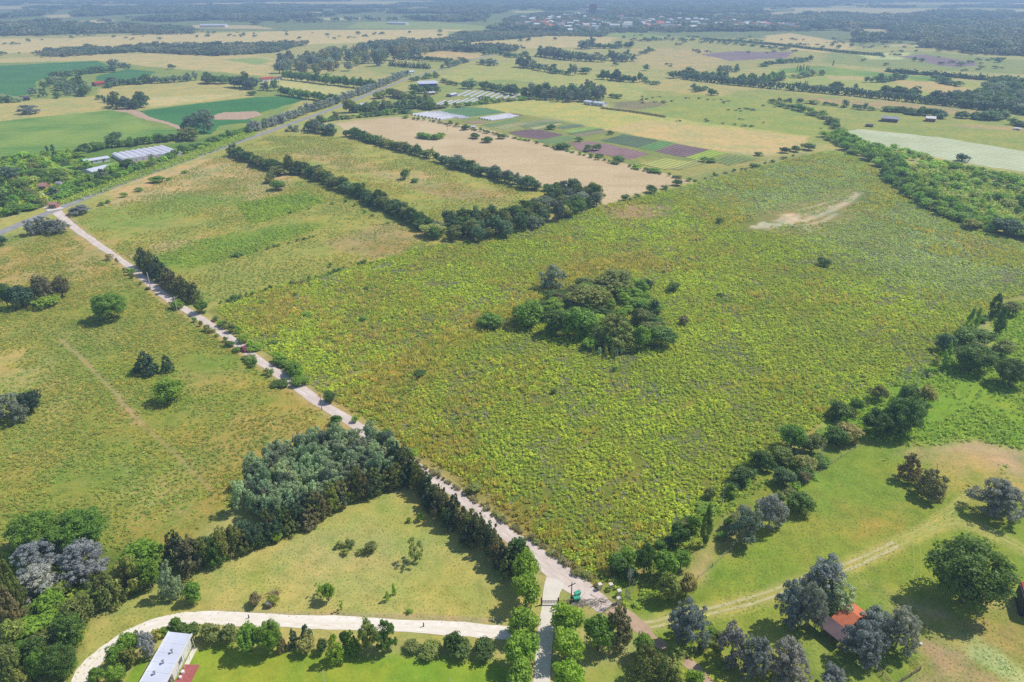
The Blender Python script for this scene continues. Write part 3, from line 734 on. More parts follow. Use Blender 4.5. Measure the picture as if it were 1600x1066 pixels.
def lumps_gum(n, rl, clusters=8):
    """several rounded lobes, each covered with small clumps"""
    out = []; cs = []
    for i in range(clusters):
        a = i * 2.4 + rng.uniform(-.4, .4); t = (i + .5) / clusters; z = .15 + .65 * t
        r = (.29 if z < .62 else .15) * rng.uniform(.7, 1.1)
        cs.append((r * math.cos(a), r * math.sin(a), z, rng.uniform(.17, .25)))
    for i in range(n):
        c = cs[i % clusters]; d = rdir(1, .3)[0] * c[3] * (rng.uniform(.72, 1) if rng.random() < .8 else rng.uniform(.2, .6))
        out.append([c[0] + d[0], c[1] + d[1], max(.05, c[2] + d[2] * .85), rl * rng.uniform(.7, 1.3)])
    return np.array(out)
def lumps_cone(n, rl, z0=.04, base=.42, pw=.8, jit=.25):
    out = []
    for i in range(n):
        z = z0 + (1 - z0) * (1 - rng.random() ** .6) * .97
        R = base * ((1 - z) ** pw) + .03; R *= 1 + jit * rng.uniform(-1, .6)
        if z < .18: R *= .75 + z
        a = rng.uniform(0, 6.283); k = rng.uniform(.65, 1)
        out.append([R * k * math.cos(a), R * k * math.sin(a), z * .96, rl * rng.uniform(.6, 1.2) * (.5 + .6 * (1 - z))])
    return np.array(out)
def lumps_spindle(n, rl, z0=.08):
    out = []
    for i in range(n):
        z = z0 + (1 - z0) * rng.random()
        R = .36 * math.sin(math.pi * min(1, max(0.03, (z - z0 * .5) / (1 - z0 * .5))) ** .75) ** .7
        a = rng.uniform(0, 6.283); k = rng.uniform(.5, 1)
        out.append([R * k * math.cos(a), R * k * math.sin(a), z * .96, rl * rng.uniform(.7, 1.2)])
    return np.array(out)
def trunk_mesh(name, h=.5, r=.022, limbs=5, spread=.26, mat='bark', taper=.45):
    b = MB(); j = lambda s: rng.uniform(-s, s)
    p = [(0, 0, -.01), (j(.01), j(.01), h * .35), (j(.02), j(.02), h * .7), (j(.03), j(.03), h)]
    b.tube(p, [r * 1.3, r, r * .8, r * taper], 7)
    for i in range(limbs):
        a = i * 2.4 + j(.4); z = h * (.42 + .5 * i / max(1, limbs)); e = min(.9, z + rng.uniform(.16, .32))
        s = spread * rng.uniform(.7, 1.1)
        b.tube([(0, 0, z), (s * .45 * math.cos(a), s * .45 * math.sin(a), (z + e) / 2 - .02), (s * math.cos(a), s * math.sin(a), e)], [r * .6, r * .45, r * .2], 5)
    return raw_mesh(name, b.v, b.f, [M[mat]])
def poly_mesh(name, vf, mat): return raw_mesh(name, vf[0], vf[1], [mat])
FOL = M['foliage']
P = {}      # kind -> list of (crown, trunk);  small: merged far version
def proto(kind, crowns, trunk): P[kind] = [(poly_mesh(kind + '_crown', c, FOL), trunk_mesh(kind + '_trunk', **trunk)) for c in crowns]
R3 = range(3); R5 = range(5)
proto('broadleaf', [crown_from_lumps(lumps_round(70, .125), 62, .034) for _ in R5], dict(h=.5, r=.028))
proto('gum', [crown_from_lumps(lumps_gum(96, .08), 58, .026) for _ in R5], dict(h=.6, r=.022, mat='pale_bark', limbs=7))
proto('big_broadleaf', [crown_from_lumps(lumps_round(190, .085, bumps=12), 95, .017)], dict(h=.5, r=.03, limbs=9))
proto('big_gum', [crown_from_lumps(lumps_gum(210, .06, 12), 80, .016) for _ in R3], dict(h=.6, r=.024, mat='pale_bark', limbs=9))
proto('conifer', [crown_from_lumps(lumps_cone(90, .085), 40, .028, .1) for _ in R3], dict(h=.9, r=.022, limbs=0, taper=.15))
proto('pine', [crown_from_lumps(lumps_cone(75, .11, .1, .43, .55, .4), 46, .030, .25) for _ in R5], dict(h=.85, r=.02, limbs=6, spread=.3))
proto('poplar', [crown_from_lumps(lumps_spindle(60, .12), 44, .036, .1) for _ in R3], dict(h=.9, r=.02, limbs=0, taper=.2))
proto('shrub', [crown_from_lumps(lumps_round(34, .16, .42, .5, .45, 5, -.5), 55, .045) for _ in R5], dict(h=.4, r=.02, limbs=4))
proto('open', [crown_from_lumps(lumps_gum(30, .075, 5), 46, .03) for _ in R3], dict(h=.62, r=.016, limbs=8))
proto('thin', [crown_from_lumps(lumps_spindle(26, .10), 16, .03, .1) for _ in R3], dict(h=.97, r=.016, mat='pale_bark', limbs=9, spread=.3))
# trunks show under poplar and gum crowns; far trees are one mesh each
def far_mesh(name, L, per, size, tr=.5):
    v, f = crown_from_lumps(L, per, size)
    b = MB(); b.tube([(0, 0, -.01), (0, 0, tr)], [.025, .012], 4, cap=False)
    n = len(v)
    V = np.concatenate([v, np.array(b.v)]); F_ = np.concatenate([f, np.array(b.f) + n])
    return raw_mesh(name, V, F_, [FOL, M['bark']], [0] * len(f) + [1] * len(b.f))
FP = {
 'broadleaf': [far_mesh('far_broadleaf', lumps_round(22, .19), 20, .085) for _ in R3],
 'gum': [far_mesh('far_gum', lumps_gum(24, .12, 6), 18, .07) for _ in R3],
 'conifer': [far_mesh('far_conifer', lumps_cone(26, .12), 16, .07) for _ in R3],
 'pine': [far_mesh('far_pine', lumps_cone(24, .15, .1, .43, .5, .4), 16, .075) for _ in R3],
 'poplar': [far_mesh('far_poplar', lumps_spindle(20, .17), 16, .09) for _ in R3],
 'shrub': [far_mesh('far_shrub', lumps_round(14, .22, .42, .5, .45, 5, -.5), 18, .1, .3) for _ in R3],
 'open': [far_mesh('far_open', lumps_gum(14, .11, 6), 14, .07) for _ in R3],
}
NAME = {'broadleaf': ('broadleaf_tree', 'tree'), 'gum': ('gum_tree', 'tree'), 'conifer': ('conifer_tree', 'tree'), 'pine': ('pine_tree', 'tree'),
        'poplar': ('poplar_tree', 'poplar'), 'shrub': ('shrub', 'shrub'), 'open': ('young_tree', 'young tree'), 'thin': ('bare_tree', 'bare tree'),
        'big_broadleaf': ('broadleaf_tree', 'tree'), 'big_gum': ('gum_tree', 'tree')}
COL = dict(DG=(.125, .21, .040), MG=(.19, .32, .040), BG=(.28, .43, .045), YG=(.36, .41, .09), OL=(.23, .27, .07), GB=(.28, .31, .30),
           GD=(.23, .28, .20), LI=(.37, .39, .41), SG=(.38, .48, .28), BO=(.27, .25, .11), DK=(.09, .155, .075), YO=(.45, .40, .12), BL=(.15, .24, .10))
ntree = {}
SPEC = []
def tree(kind, col, x, y, w, h, label, group=None, name=None):
    c = COL[col] if isinstance(col, str) else col
    j = np.exp(rng.normal(0, .03, 3)) * math.exp(rng.normal(0, .1)); c = tuple(float(a * b) for a, b in zip(c, j)) + (1.0,)
    nm, cat = NAME[kind]
    if kind == 'shrub' and group: nm, cat = 'bush', 'bush'
    s = dict(kind=kind, key=col, col=c, x=x, y=y, w=w, h=h, label=label, group=group, name=nm, cat=cat)
    SPEC.append(s); return s
ORD = ['first', 'second', 'third', 'fourth', 'fifth', 'sixth', 'seventh', 'eighth', 'ninth', 'tenth', 'eleventh', 'twelfth', 'thirteenth', 'fourteenth', 'fifteenth',
       'sixteenth', 'seventeenth', 'eighteenth', 'nineteenth', 'twentieth']
ORD += ['twenty-' + o for o in ORD[:9]] + ['thirtieth']
def ordinals(S, label):
    if len(S) > 30: return places(S, label)
    if len(label.split()) > 12 or len(S) < 2: return
    S = sorted(S, key=lambda s: px_of((s['x'], s['y'], 0))[0])
    if S[0]['w'] * F_PX / depth_of(S[0]['y']) < 8: return
    for i, s in enumerate(S):
        s['label'] = label + ', ' + ORD[i] + ' from left'
    S[-1]['label'] = label + ', rightmost one'
def places(S, label):
    """where in its group each one stands"""
    if len(S) < 9 or len(label.split()) > 12: return
    Q = [px_of((s['x'], s['y'], 0)) for s in S]
    xs = sorted(q[0] for q in Q); ys = sorted(q[1] for q in Q)
    wide = xs[-1] - xs[0] > 1.2 * (ys[-1] - ys[0]) * 3
    cell = {}
    nx = 4 if len(S) > 40 else 3
    for s, q in zip(S, Q):
        i = min(nx - 1, int(nx * (q[0] - xs[0]) / (xs[-1] - xs[0] + 1e-6))); j = 1 if wide else min(2, int(3 * (q[1] - ys[0]) / (ys[-1] - ys[0] + 1e-6)))
        w = (['left', 'centre left', 'centre right', 'right'] if nx == 4 else ['left', 'centre', 'right'])[i]
        cell.setdefault((['back ', '', 'front '][j] + w).strip(), []).append(s)
    for w, L in cell.items():
        L.sort(key=lambda s: s['w'] * s['h'], reverse=True)
        for k, s in enumerate(L):
            r = 'largest, ' if k == 0 and len(L) > 1 else 'smallest, ' if k == len(L) - 1 and len(L) > 2 else ''
            s['label'] = (label + ', ' + r + w)
def apparent(s): return s['w'] * s['h'] / depth_of(s['y']) ** 2
def in_view(s):
    a = px_of((s['x'], s['y'], s['h'] * .5)); m = s['w'] * .5 * F_PX / depth_of(s['y'])
    return -m < a[0] < 1600 + m and a[1] > -20 and px_of((s['x'], s['y'], s['h']))[1] < 1068
def make_tree(s):
    name, w, h = s['name'], s['w'], s['h']
    d = depth_of(s['y']); far = w * F_PX / d < 17; kind = s['kind']
    ntree[name] = ntree.get(name, 0) + 1
    k = kind.replace('big_', '') if far else kind
    rz = rng.uniform(0, 6.28)
    if far and k in FP:
        o = link(bpy.data.objects.new(name, FP[k][ntree[name] % len(FP[k])]))
        o.color = tuple(v * 1.2 for v in s['col'][:3]) + (1,); o.location = (s['x'], s['y'], 0); o.scale = (w, w, h); o.rotation_euler = (0, 0, rz)
        return tag(o, s['label'], s['cat'], s['group'])
    u = rng.uniform(.88, 1.13); o = empty(name, (s['x'], s['y'], 0), rz); o.scale = (w * u, w / u, h); tag(o, s['label'], s['cat'], s['group'])
    cm, tm = P[k][ntree[name] % len(P[k])]
    a = link(bpy.data.objects.new('crown', cm)); a.parent = o; a.color = s['col']
    b = link(bpy.data.objects.new('trunk', tm)); b.parent = o
def build_trees():
    """the 300 of each kind that show largest are objects, the rest of the kind one object"""
    by = {}
    for s in SPEC:
        if in_view(s): by.setdefault(s['name'], []).append(s)
    for name, S in by.items():
        S.sort(key=apparent, reverse=True)
        for s in S[:298]: make_tree(s)
        R = S[298:]
        if R:
            cls = sorted({s['kind'].replace('big_', '') for s in R})
            pr = []
            for k in cls:
                for q in R3: pr.append(bpy.data.objects.new('far_' + name, FP[k][q]))
            idx = [cls.index(s['kind'].replace('big_', '')) * 3 + i % 3 for i, s in enumerate(R)]
            scatter('far_' + name + 's', np.array([(s['x'], s['y']) for s in R]), [s['w'] for s in R], pr, zs=np.array([s['h'] / s['w'] for s in R]), idx=idx, tint=[tuple(v * 1.2 for v in s['col'][:3]) + (1,) for s in R])
def T(kind, col, x0, y0, x1, y1, label, group=None, wf=1.0):
    """one tree whose outline in the photograph spans the given extent"""
    xc = (x0 + x1) / 2; wpx = (x1 - x0)
    g = G(xc, y1 - (.0 if kind in ('poplar', 'thin') else .22) * wpx)
    y = g.y; d = depth_of(y); w = wpx * d / F_PX * wf
    k = (533 - y0) / F_PX
    h = y * (k * CP - SP) / (CP + k * SP) + CAM_H
    h = max(h * .96, .8)
    if kind in ('shrub', 'broadleaf', 'big_broadleaf', 'gum', 'big_gum'): h = max(h, .42 * w)
    dm = depth_of(y, h / 2)
    return tree(kind, col, dm * (xc - 800) / F_PX, y, w * 1.06, h, label, group)
def pick(v): return v[rng.integers(len(v))] if isinstance(v, (list, tuple)) and not isinstance(v[0], float) else v
def row(kind, col, pts, n, w, h, label, group, jit=.25, vary=.15):
    S = []
    W = [np.array(G(*p))[:2] for p in pts]
    L = [0]
    for a, b in zip(W[:-1], W[1:]): L.append(L[-1] + np.hypot(*(b - a)))
    for i in range(n):
        s = L[-1] * (i + .5 + rng.uniform(-jit, jit)) / n
        x = np.interp(s, L, [q[0] for q in W]); y = np.interp(s, L, [q[1] for q in W])
        x += rng.normal(0, w * .12); y += rng.normal(0, w * .12)
        S.append(tree(pick(kind), pick(col), x, y, w * np.exp(rng.normal(0, vary)), h * np.exp(rng.normal(0, vary)), label, group))
    ordinals(S, label)
def grove(kind, col, pts, n, w, h, label, group, vary=.2):
    Pp = GA(pts); got = []; tries = 0
    lo, hi = Pp.min(0), Pp.max(0); mind = w * .72
    while len(got) < n and tries < n * 60:
        tries += 1
        if tries % (n * 10) == 0: mind *= .85
        q = rng.uniform(lo, hi)
        if sdist(Pp, np.array([q[0]]), np.array([q[1]]))[0] < 0: continue
        if got and min((q[0] - a) ** 2 + (q[1] - b) ** 2 for a, b in got) < mind ** 2: continue
        got.append(tuple(q))
    places([tree(pick(kind), pick(col), x, y, w * np.exp(rng.normal(0, vary)), h * np.exp(rng.normal(0, vary)), label, group) for x, y in got], label)

# ---- foreground, right
T('big_broadleaf', 'DG', 1453, 845, 1586, 968, 'very large round dark green tree standing alone on the meadow with a wide shadow')
T('big_gum', 'GB', 1253, 872, 1326, 945, 'tall blue-grey tree at the back of the clump beside the orange roof')
T('gum', 'GB', 1213, 905, 1264, 985, 'grey tree at the left edge of the clump by the orange roof')
T('big_gum', 'GB', 1245, 905, 1292, 990, 'blue-grey tree in the middle of the clump left of the orange roof')
T('gum', 'SG', 1287, 908, 1340, 966, 'greener grey tree right behind the orange roof')
T('big_gum', 'GB', 1318, 972, 1386, 1042, 'dark grey tree in front of the orange roof hiding its right corner')
T('gum', 'GB', 1340, 948, 1394, 1000, 'grey tree touching the right side of the orange roof')
T('big_gum', 'GB', 1378, 948, 1440, 1026, 'blue-grey tree furthest right of the clump near the orange roof, beside the corral')
T('big_gum', 'GB', 1528, 752, 1604, 822, 'wide silver-grey tree at the right edge above the curve of the wheel track')
T('big_gum', 'GB', 1046, 938, 1111, 1018, 'tall blue-grey tree beside the junction of the dirt path and wheel track')
T('gum', 'GB', 1122, 975, 1170, 1042, 'upright grey tree at the left end of the grey row at the bottom')
T('big_gum', 'GB', 1152, 990, 1212, 1066, 'broad blue-grey tree second in the grey row at the bottom')
T('big_gum', 'GB', 1196, 1004, 1272, 1080, 'blue-grey tree cut by the bottom edge, third in the grey row')
T('gum', 'GB', 1283, 1042, 1326, 1084, 'small grey crown alone at the bottom edge right of the grey row')
T('pine', 'BO', 1406, 706, 1443, 758, 'ragged brown-green tree, the smaller of the two dark trees on the meadow')
T('pine', 'BO', 1434, 724, 1486, 786, 'dense dark brown-green cone-shaped tree, the larger of the two on the meadow')
T('gum', 'GB', 1182, 768, 1230, 836, 'round lilac-grey tree at the meadow edge, right one of a touching pair')
T('gum', 'GD', 1140, 792, 1192, 858, 'darker grey-green tree at the meadow edge, left one of a touching pair')
T('poplar', 'DG', 1096, 787, 1114, 852, 'slender dark green poplar standing alone on bare ground by the dirt track')
T('broadleaf', 'DG', 992, 845, 1024, 906, 'flat-topped dark green tree with visible trunk at the scrub corner')
T('broadleaf', 'MG', 1020, 860, 1062, 912, 'bushy mid green tree in the corner group right of the flat-topped tree')
T('broadleaf', 'MG', 1050, 858, 1080, 896, 'small green tree at the upper right of the corner group')
T('broadleaf', 'YG', 1026, 893, 1066, 946, 'yellow-green tree at the front of the corner group')
T('broadleaf', 'YO', 1056, 895, 1092, 940, 'olive-yellow tree at the right end of the corner group')
T('thin', 'LI', 975, 882, 993, 940, 'leafless pale thin tree near the four short white posts')
T('thin', 'LI', 1049, 800, 1060, 842, 'leafless slender grey tree in the bright scrub left of the lone poplar')
T('shrub', 'DG', 948, 862, 982, 902, 'dark shrub at the edge of the scrub left of the corner group')
T('shrub', 'BG', 966, 855, 998, 888, 'bright green shrub behind the dark one at the scrub corner')
T('shrub', 'DG', 1044, 815, 1080, 860, 'dark green bush in the scrub up and left of the lone poplar')
T('shrub', 'BG', 1074, 800, 1102, 836, 'light green bush just left of the lone poplar')
T('broadleaf', 'DG', 1138, 728, 1180, 764, 'dark green bush at the scrub edge, lower of the two left of the olive tree')
T('broadleaf', 'DG', 1170, 704, 1206, 738, 'dark bush at the scrub edge, upper of the pair')
T('shrub', 'BG', 1130, 755, 1154, 780, 'small bright green bush below the dark scrub-edge bush')
T('shrub', 'OL', 1098, 760, 1122, 786, 'olive bush inside the corner of the scrub field')
T('broadleaf', 'OL', 1203, 698, 1242, 732, 'dark olive tree with thin pale stems at the scrub edge')
T('broadleaf', 'MG', 1216, 662, 1262, 712, 'green tree behind a tall bare pole at the scrub edge')
T('broadleaf', 'OL', 1252, 678, 1288, 714, 'lighter olive tree right of the bare pole')
T('broadleaf', 'YO', 1238, 712, 1280, 742, 'low yellowish-olive tree at the edge of the mown meadow')
T('broadleaf', 'BL', 1206, 732, 1246, 766, 'blue-green bushy tree below the yellowish-olive one')
T('shrub', 'DG', 1243, 730, 1274, 754, 'dark shrub at the meadow edge under the yellowish tree')
T('broadleaf', 'DG', 1228, 768, 1276, 810, 'dark round bush right of the lilac-grey tree')
T('thin', 'LI', 1230, 664, 1242, 706, 'tall bare pale trunk standing in the scrub edge')
T('thin', 'LI', 1278, 690, 1288, 722, 'short bare trunk at the meadow edge right of the tall one')
T('broadleaf', 'DG', 1289, 628, 1334, 664, 'dark green tree left of the big dense tree in the right thicket')
T('broadleaf', 'YO', 1303, 662, 1350, 700, 'flowering yellow-olive tree in front of the right thicket')
T('broadleaf', 'DG', 1288, 668, 1332, 704, 'dark shrubby tree under the yellow-olive one')
T('big_broadleaf', 'DG', 1346, 638, 1402, 692, 'large dark tree shading the mown grass, left part of the right thicket')
T('big_broadleaf', 'DG', 1380, 616, 1450, 692, 'largest blue-green tree of the right thicket')
T('broadleaf', 'OL', 1360, 600, 1390, 632, 'brown-stemmed olive tree at the back of the right thicket')
T('broadleaf', 'YO', 1430, 600, 1466, 638, 'round olive-yellow tree at the upper right of the right thicket')
T('broadleaf', 'DG', 1404, 600, 1440, 640, 'dark tree behind the largest blue-green one')
T('broadleaf', 'MG', 1326, 620, 1352, 650, 'small green tree at the left back of the right thicket')
T('thin', 'LI', 1410, 572, 1424, 600, 'bare brown poplar rising behind the right thicket')
T('thin', 'LI', 1430, 566, 1442, 602, 'second bare poplar behind the right thicket, nearer the dark trees')
T('thin', 'BO', 1350, 600, 1362, 640, 'leafless grey-brown tree at the left back of the right thicket')
T('big_broadleaf', 'DG', 1490, 535, 1560, 594, 'wide dark tree casting shade, left of the dark group at the right edge')
T('big_broadleaf', 'DG', 1555, 556, 1612, 614, 'dark tree at the right edge, nearest of the dark group')
T('broadleaf', 'DG', 1494, 512, 1552, 552, 'dark tree behind the wide one in the right edge group')
T('broadleaf', 'OL', 1548, 530, 1588, 566, 'brownish dark tree between the two big dark trees at the right edge')
T('broadleaf', 'BL', 1460, 520, 1494, 556, 'loose blue-green tree left of the dark group at the right edge')
T('poplar', 'DG', 1546, 458, 1567, 496, 'dark poplar, topmost of the right edge poplars')
T('poplar', 'DG', 1554, 478, 1574, 526, 'dark poplar just below the topmost one at the right edge')
T('poplar', 'MG', 1510, 482, 1522, 522, 'thin poplar with pale foot, leftmost of the right edge poplars')
T('poplar', 'MG', 1523, 480, 1535, 512, 'short poplar between the leftmost and topmost right edge poplars')
T('poplar', 'MG', 1474, 535, 1486, 578, 'open poplar left of the wide dark tree')
T('broadleaf', 'OL', 1562, 470, 1596, 500, 'olive shrubby tree right of the topmost poplar')
# ---- scrub edge thicket of low bushes
row('shrub', ['DG', 'MG', 'OL', 'BG', 'BL'], [(960, 905), (1040, 855), (1100, 800), (1160, 760), (1225, 720), (1290, 680), (1340, 648)], 24, 3.8, 2.6, 'small bush in the thicket along the right edge of the scrub', 'bushes along the right edge of the scrub', .5, .3)
row('shrub', ['DG', 'MG', 'OL', 'BO'], [(1125, 850), (1160, 800), (1200, 800), (1250, 755), (1290, 720)], 18, 3.4, 2.4, 'low bush between the dirt track and the mown meadow', 'bushes by the dirt track', .5, .3)
row('shrub', ['MG', 'OL', 'YG'], [(1400, 640), (1470, 560), (1500, 520), (1560, 490)], 14, 3.4, 2.4, 'low bush along the line from the right thicket to the right edge poplars', 'bushes by the right edge poplars', .5, .3)
# ---- avenue at the bottom
T('broadleaf', 'DG', 790, 838, 834, 898, 'dark tree at the top of the avenue, beside the dirt road bend')
T('broadleaf', 'BG', 797, 862, 845, 925, 'bright green tree at the top left of the entrance avenue')
T('broadleaf', 'BG', 796, 893, 848, 958, 'bright green tree second from the top, left side of the avenue')
T('broadleaf', 'BG', 790, 950, 846, 1006, 'bright green tree third from the top, left side of the avenue')
T('broadleaf', 'BG', 786, 990, 843, 1052, 'bright green tree fourth from the top, left side of the avenue')
T('broadleaf', 'BG', 784, 1030, 838, 1092, 'bright green tree cut by the bottom edge, left side of the avenue')
T('broadleaf', 'BG', 857, 942, 916, 1004, 'bright yellowish-green tree at the top right of the entrance avenue')
T('broadleaf', 'BG', 860, 982, 916, 1044, 'bright green tree second from the top, right side of the avenue')
T('broadleaf', 'BG', 864, 1030, 914, 1092, 'bright green tree cut by the bottom edge, right side of the avenue')
T('broadleaf', 'MG', 910, 957, 962, 1026, 'deep green cone-like tree right of the entrance avenue')
T('pine', 'BO', 940, 942, 992, 1020, 'brownish feathery tree next to the deep green one by the avenue')
T('broadleaf', 'MG', 988, 988, 1024, 1034, 'small green tree between feathery trees near the dirt path')
T('pine', 'OL', 985, 1000, 1040, 1070, 'feathery olive tree near the dirt path fork at the bottom')
T('pine', 'OL', 1020, 1020, 1068, 1085, 'feathery olive tree cut by the bottom edge right of the avenue')
T('broadleaf', 'BG', 1068, 1046, 1102, 1084, 'bright bush cut by the bottom edge near the dirt path')
T('shrub', 'YG', 1040, 1005, 1072, 1030, 'yellowish bush beside the dirt path fork')
row('shrub', ['OL', 'YG', 'MG'], [(1030, 1035), (1090, 1020), (1120, 990), (1125, 1040)], 12, 3, 1.8, 'low olive shrub in the rough strip between path and grey trees', 'shrubs in the rough strip', .5, .3)
# ---- windbreak on the right side of the lawn
row(['pine'], ['OL', 'DK', 'BO'], [(622, 735), (655, 770), (695, 806), (738, 840), (778, 876), (800, 905)], 32, 5.4, 8.0, 'dark feathery windbreak tree between the lawn and the dirt road', 'windbreak between lawn and dirt road', .3, .17)
# ---- row on the top side of the lawn
row(['pine'], ['OL', 'BO', 'DK'], [(648, 752), (600, 765), (545, 785), (500, 806), (455, 830)], 24, 5.2, 8.0, 'tall olive tree between the lawn and the silvery plantation', 'olive row at the lawn top', .3, .17)
row(['pine', 'broadleaf'], ['OL', 'DK', 'DG'], [(455, 828), (410, 848), (360, 866), (318, 884)], 17, 5.2, 7.4, 'dark tree in the row climbing along the lawn\'s upper left side', 'dark row at the upper left of the lawn', .3, .17)
grove('gum', ['SG', 'SG', 'SG', 'GD'], [(380, 800), (392, 765), (432, 728), (520, 703), (590, 700), (622, 718), (636, 742), (560, 768), (500, 796), (430, 822)], 95, 5.6, 8.2, 'silvery green tree packed in the square plantation above the lawn', 'silvery plantation', .12)
T('poplar', 'DK', 530, 695, 545, 740, 'thin dark tree rising among the silvery plantation')
# ---- trees on the lawn
T('open', 'OL', 630, 838, 664, 884, 'open-crowned olive tree alone in the middle of the lawn')
T('open', 'BG', 489, 911, 508, 936, 'bright young tree, left one of the touching pair on the lawn')
T('broadleaf', 'BG', 500, 910, 523, 944, 'bright young tree, right and larger one of the touching pair on the lawn')
T('open', 'MG', 527, 936, 539, 957, 'tiny round tree by the lower edge of the lawn')
T('poplar', 'BG', 611, 911, 620, 929, 'tiny bright sapling, upper of the two near the lawn centre')
T('poplar', 'BG', 601, 924, 609, 939, 'tiny bright sapling, lower of the two near the lawn centre')
T('broadleaf', 'BG', 422, 831, 442, 850, 'small bright green tree in the lawn\'s upper left corner')
T('shrub', 'OL', 524, 845, 537, 858, 'small dark shrub, leftmost of the shrub cluster on the lawn')
T('shrub', 'OL', 537, 843, 556, 859, 'largest dark shrub of the left cluster on the lawn')
T('shrub', 'OL', 532, 857, 546, 869, 'small shrub below the left cluster on the lawn')
T('shrub', 'OL', 567, 845, 591, 867, 'dark shrub right of the left cluster on the lawn')
T('shrub', 'OL', 557, 857, 569, 868, 'small shrub left of the right hand dark shrub on the lawn')
T('shrub', 'MG', 650, 800, 662, 816, 'small green shrub in the upper right part of the lawn by the windbreak')
T('shrub', 'MG', 635, 808, 644, 818, 'tiny sapling left of the small shrub by the windbreak')
T('shrub', 'MG', 634, 952, 645, 960, 'tiny low shrub on the lawn near the gravel drive')
T('shrub', 'BO', 386, 926, 410, 950, 'withered shrub beside the brush pile on the lawn')
T('shrub', 'YG', 415, 928, 436, 948, 'yellowish withered shrub between brush pile and pump house')
# ---- hedge and trees under the drive
T('gum', 'OL', 556, 962, 592, 1022, 'greyish olive tree in front of the gravel drive, left of the pair')
T('gum', 'DG', 588, 968, 622, 1022, 'darker olive tree in front of the gravel drive, right of the pair')
T('conifer', 'BG', 504, 986, 540, 1040, 'bright green splayed conifer on the bottom lawn edge')
T('conifer', 'MG', 532, 982, 566, 1026, 'green conifer with spreading lower branches beside the bright one')
T('broadleaf', 'DG', 530, 985, 548, 1015, 'dark small tree between the two bright conifers')
T('big_broadleaf', 'MG', 398, 968, 443, 1026, 'large deep green tree under the gravel drive')
T('broadleaf', 'MG', 366, 974, 408, 1028, 'green tree with round top left of the large deep green one')
T('conifer', 'BO', 428, 982, 447, 1022, 'brownish small conifer under the drive')
T('conifer', 'DK', 446, 980, 470, 1016, 'dark green dense conifer under the drive')
T('conifer', 'DK', 463, 973, 492, 1010, 'very dark pointed conifer under the drive')
T('shrub', 'YO', 460, 992, 496, 1026, 'reddish and yellow shrub in front of the dark pointed conifer')
T('shrub', 'DG', 492, 998, 514, 1024, 'dark shrub left of the bright splayed conifer')
T('shrub', 'OL', 628, 1003, 660, 1022, 'low olive bush at the left of the drive-side hedge')
T('shrub', 'OL', 652, 1006, 692, 1030, 'low dark bush second in the drive-side hedge')
T('broadleaf', 'DG', 690, 988, 726, 1024, 'taller round bush in the drive-side hedge')
T('shrub', 'DG', 700, 1002, 742, 1032, 'wide dense bush in the drive-side hedge')
T('shrub', 'DG', 734, 1002, 778, 1032, 'wide dense bush at the right end of the drive-side hedge')
T('shrub', 'DG', 272, 974, 312, 1006, 'clipped dark bush right behind the long house')
T('shrub', 'OL', 308, 973, 346, 1007, 'clipped dark bush second right of the long house')
T('shrub', 'OL', 338, 975, 374, 1010, 'clipped olive bush third right of the long house')
T('broadleaf', 'MG', 263, 966, 284, 990, 'small green tree at the drive edge behind the long house')
T('shrub', 'MG', 246, 980, 268, 996, 'green bush behind the roof end of the long house')
T('shrub', 'YO', 237, 982, 252, 1001, 'golden yellow bush behind the long house')
T('gum', 'LI', 214, 984, 242, 1030, 'silvery grey tree left of the long house')
T('conifer', 'MG', 203, 982, 224, 1012, 'narrow green tree left of the silvery one')
T('broadleaf', 'MG', 181, 990, 214, 1026, 'round green tree by the drive, upper left of the long house')
T('broadleaf', 'MG', 163, 1008, 192, 1046, 'deep green tree by the drive with a dark shadow')
T('shrub', 'OL', 184, 1012, 214, 1046, 'low reddish olive shrub left of the long house')
T('broadleaf', 'MG', 136, 1043, 163, 1072, 'dark green bush by the drive cut by the bottom edge')
T('broadleaf', 'BG', 164, 1040, 196, 1074, 'light green bush cut by the bottom edge left of the long house')
# ---- lower left wood
T('big_broadleaf', 'MG', 10, 800, 92, 872, 'deep green broad tree at the top left of the lower left wood')
T('big_broadleaf', 'MG', 74, 800, 166, 872, 'deep green broad tree with shiny crown, top of the lower left wood')
T('big_gum', 'LI', 18, 850, 96, 905, 'pale lilac-grey tree, upper left of the grey pair')
T('gum', 'LI', 22, 888, 88, 944, 'pale lilac-grey tree, lower one with ragged foot')
T('big_gum', 'LI', 88, 852, 166, 918, 'pale lilac-grey tree, right one beside the olive conifers')
T('pine', 'OL', 130, 884, 186, 956, 'feathery olive tree at the lawn corner, nearest the grey trees')
T('pine', 'OL', 164, 864, 222, 936, 'feathery olive tree with brownish top at the lawn corner')
T('broadleaf', 'BG', 188, 846, 254, 904, 'yellow-green broad tree behind the lawn corner')
T('broadleaf', 'MG', 214, 868, 250, 925, 'mid green tree behind the pale conifer')
T('conifer', 'SG', 240, 868, 284, 940, 'pale drooping conifer at the upper left of the lawn')
T('broadleaf', 'MG', 284, 911, 315, 948, 'small round deep green tree on the lawn corner')
T('pine', 'DK', 252, 824, 290, 890, 'dark pointed tree at the lawn\'s upper left corner')
T('pine', 'BO', 268, 832, 322, 902, 'brownish green tall tree at the lawn\'s upper left corner')
T('broadleaf', 'OL', 300, 835, 330, 890, 'olive tree at the end of the dark row near the lawn corner')
T('pine', 'OL', -8, 855, 30, 962, 'tall olive tree at the left edge beside the grey trees')
T('pine', 'BO', -6, 905, 28, 985, 'brown-green tree at the left edge below the tall olive one')
T('broadleaf', 'BG', 50, 925, 100, 965, 'light green bushy tree in the middle of the lower left wood')
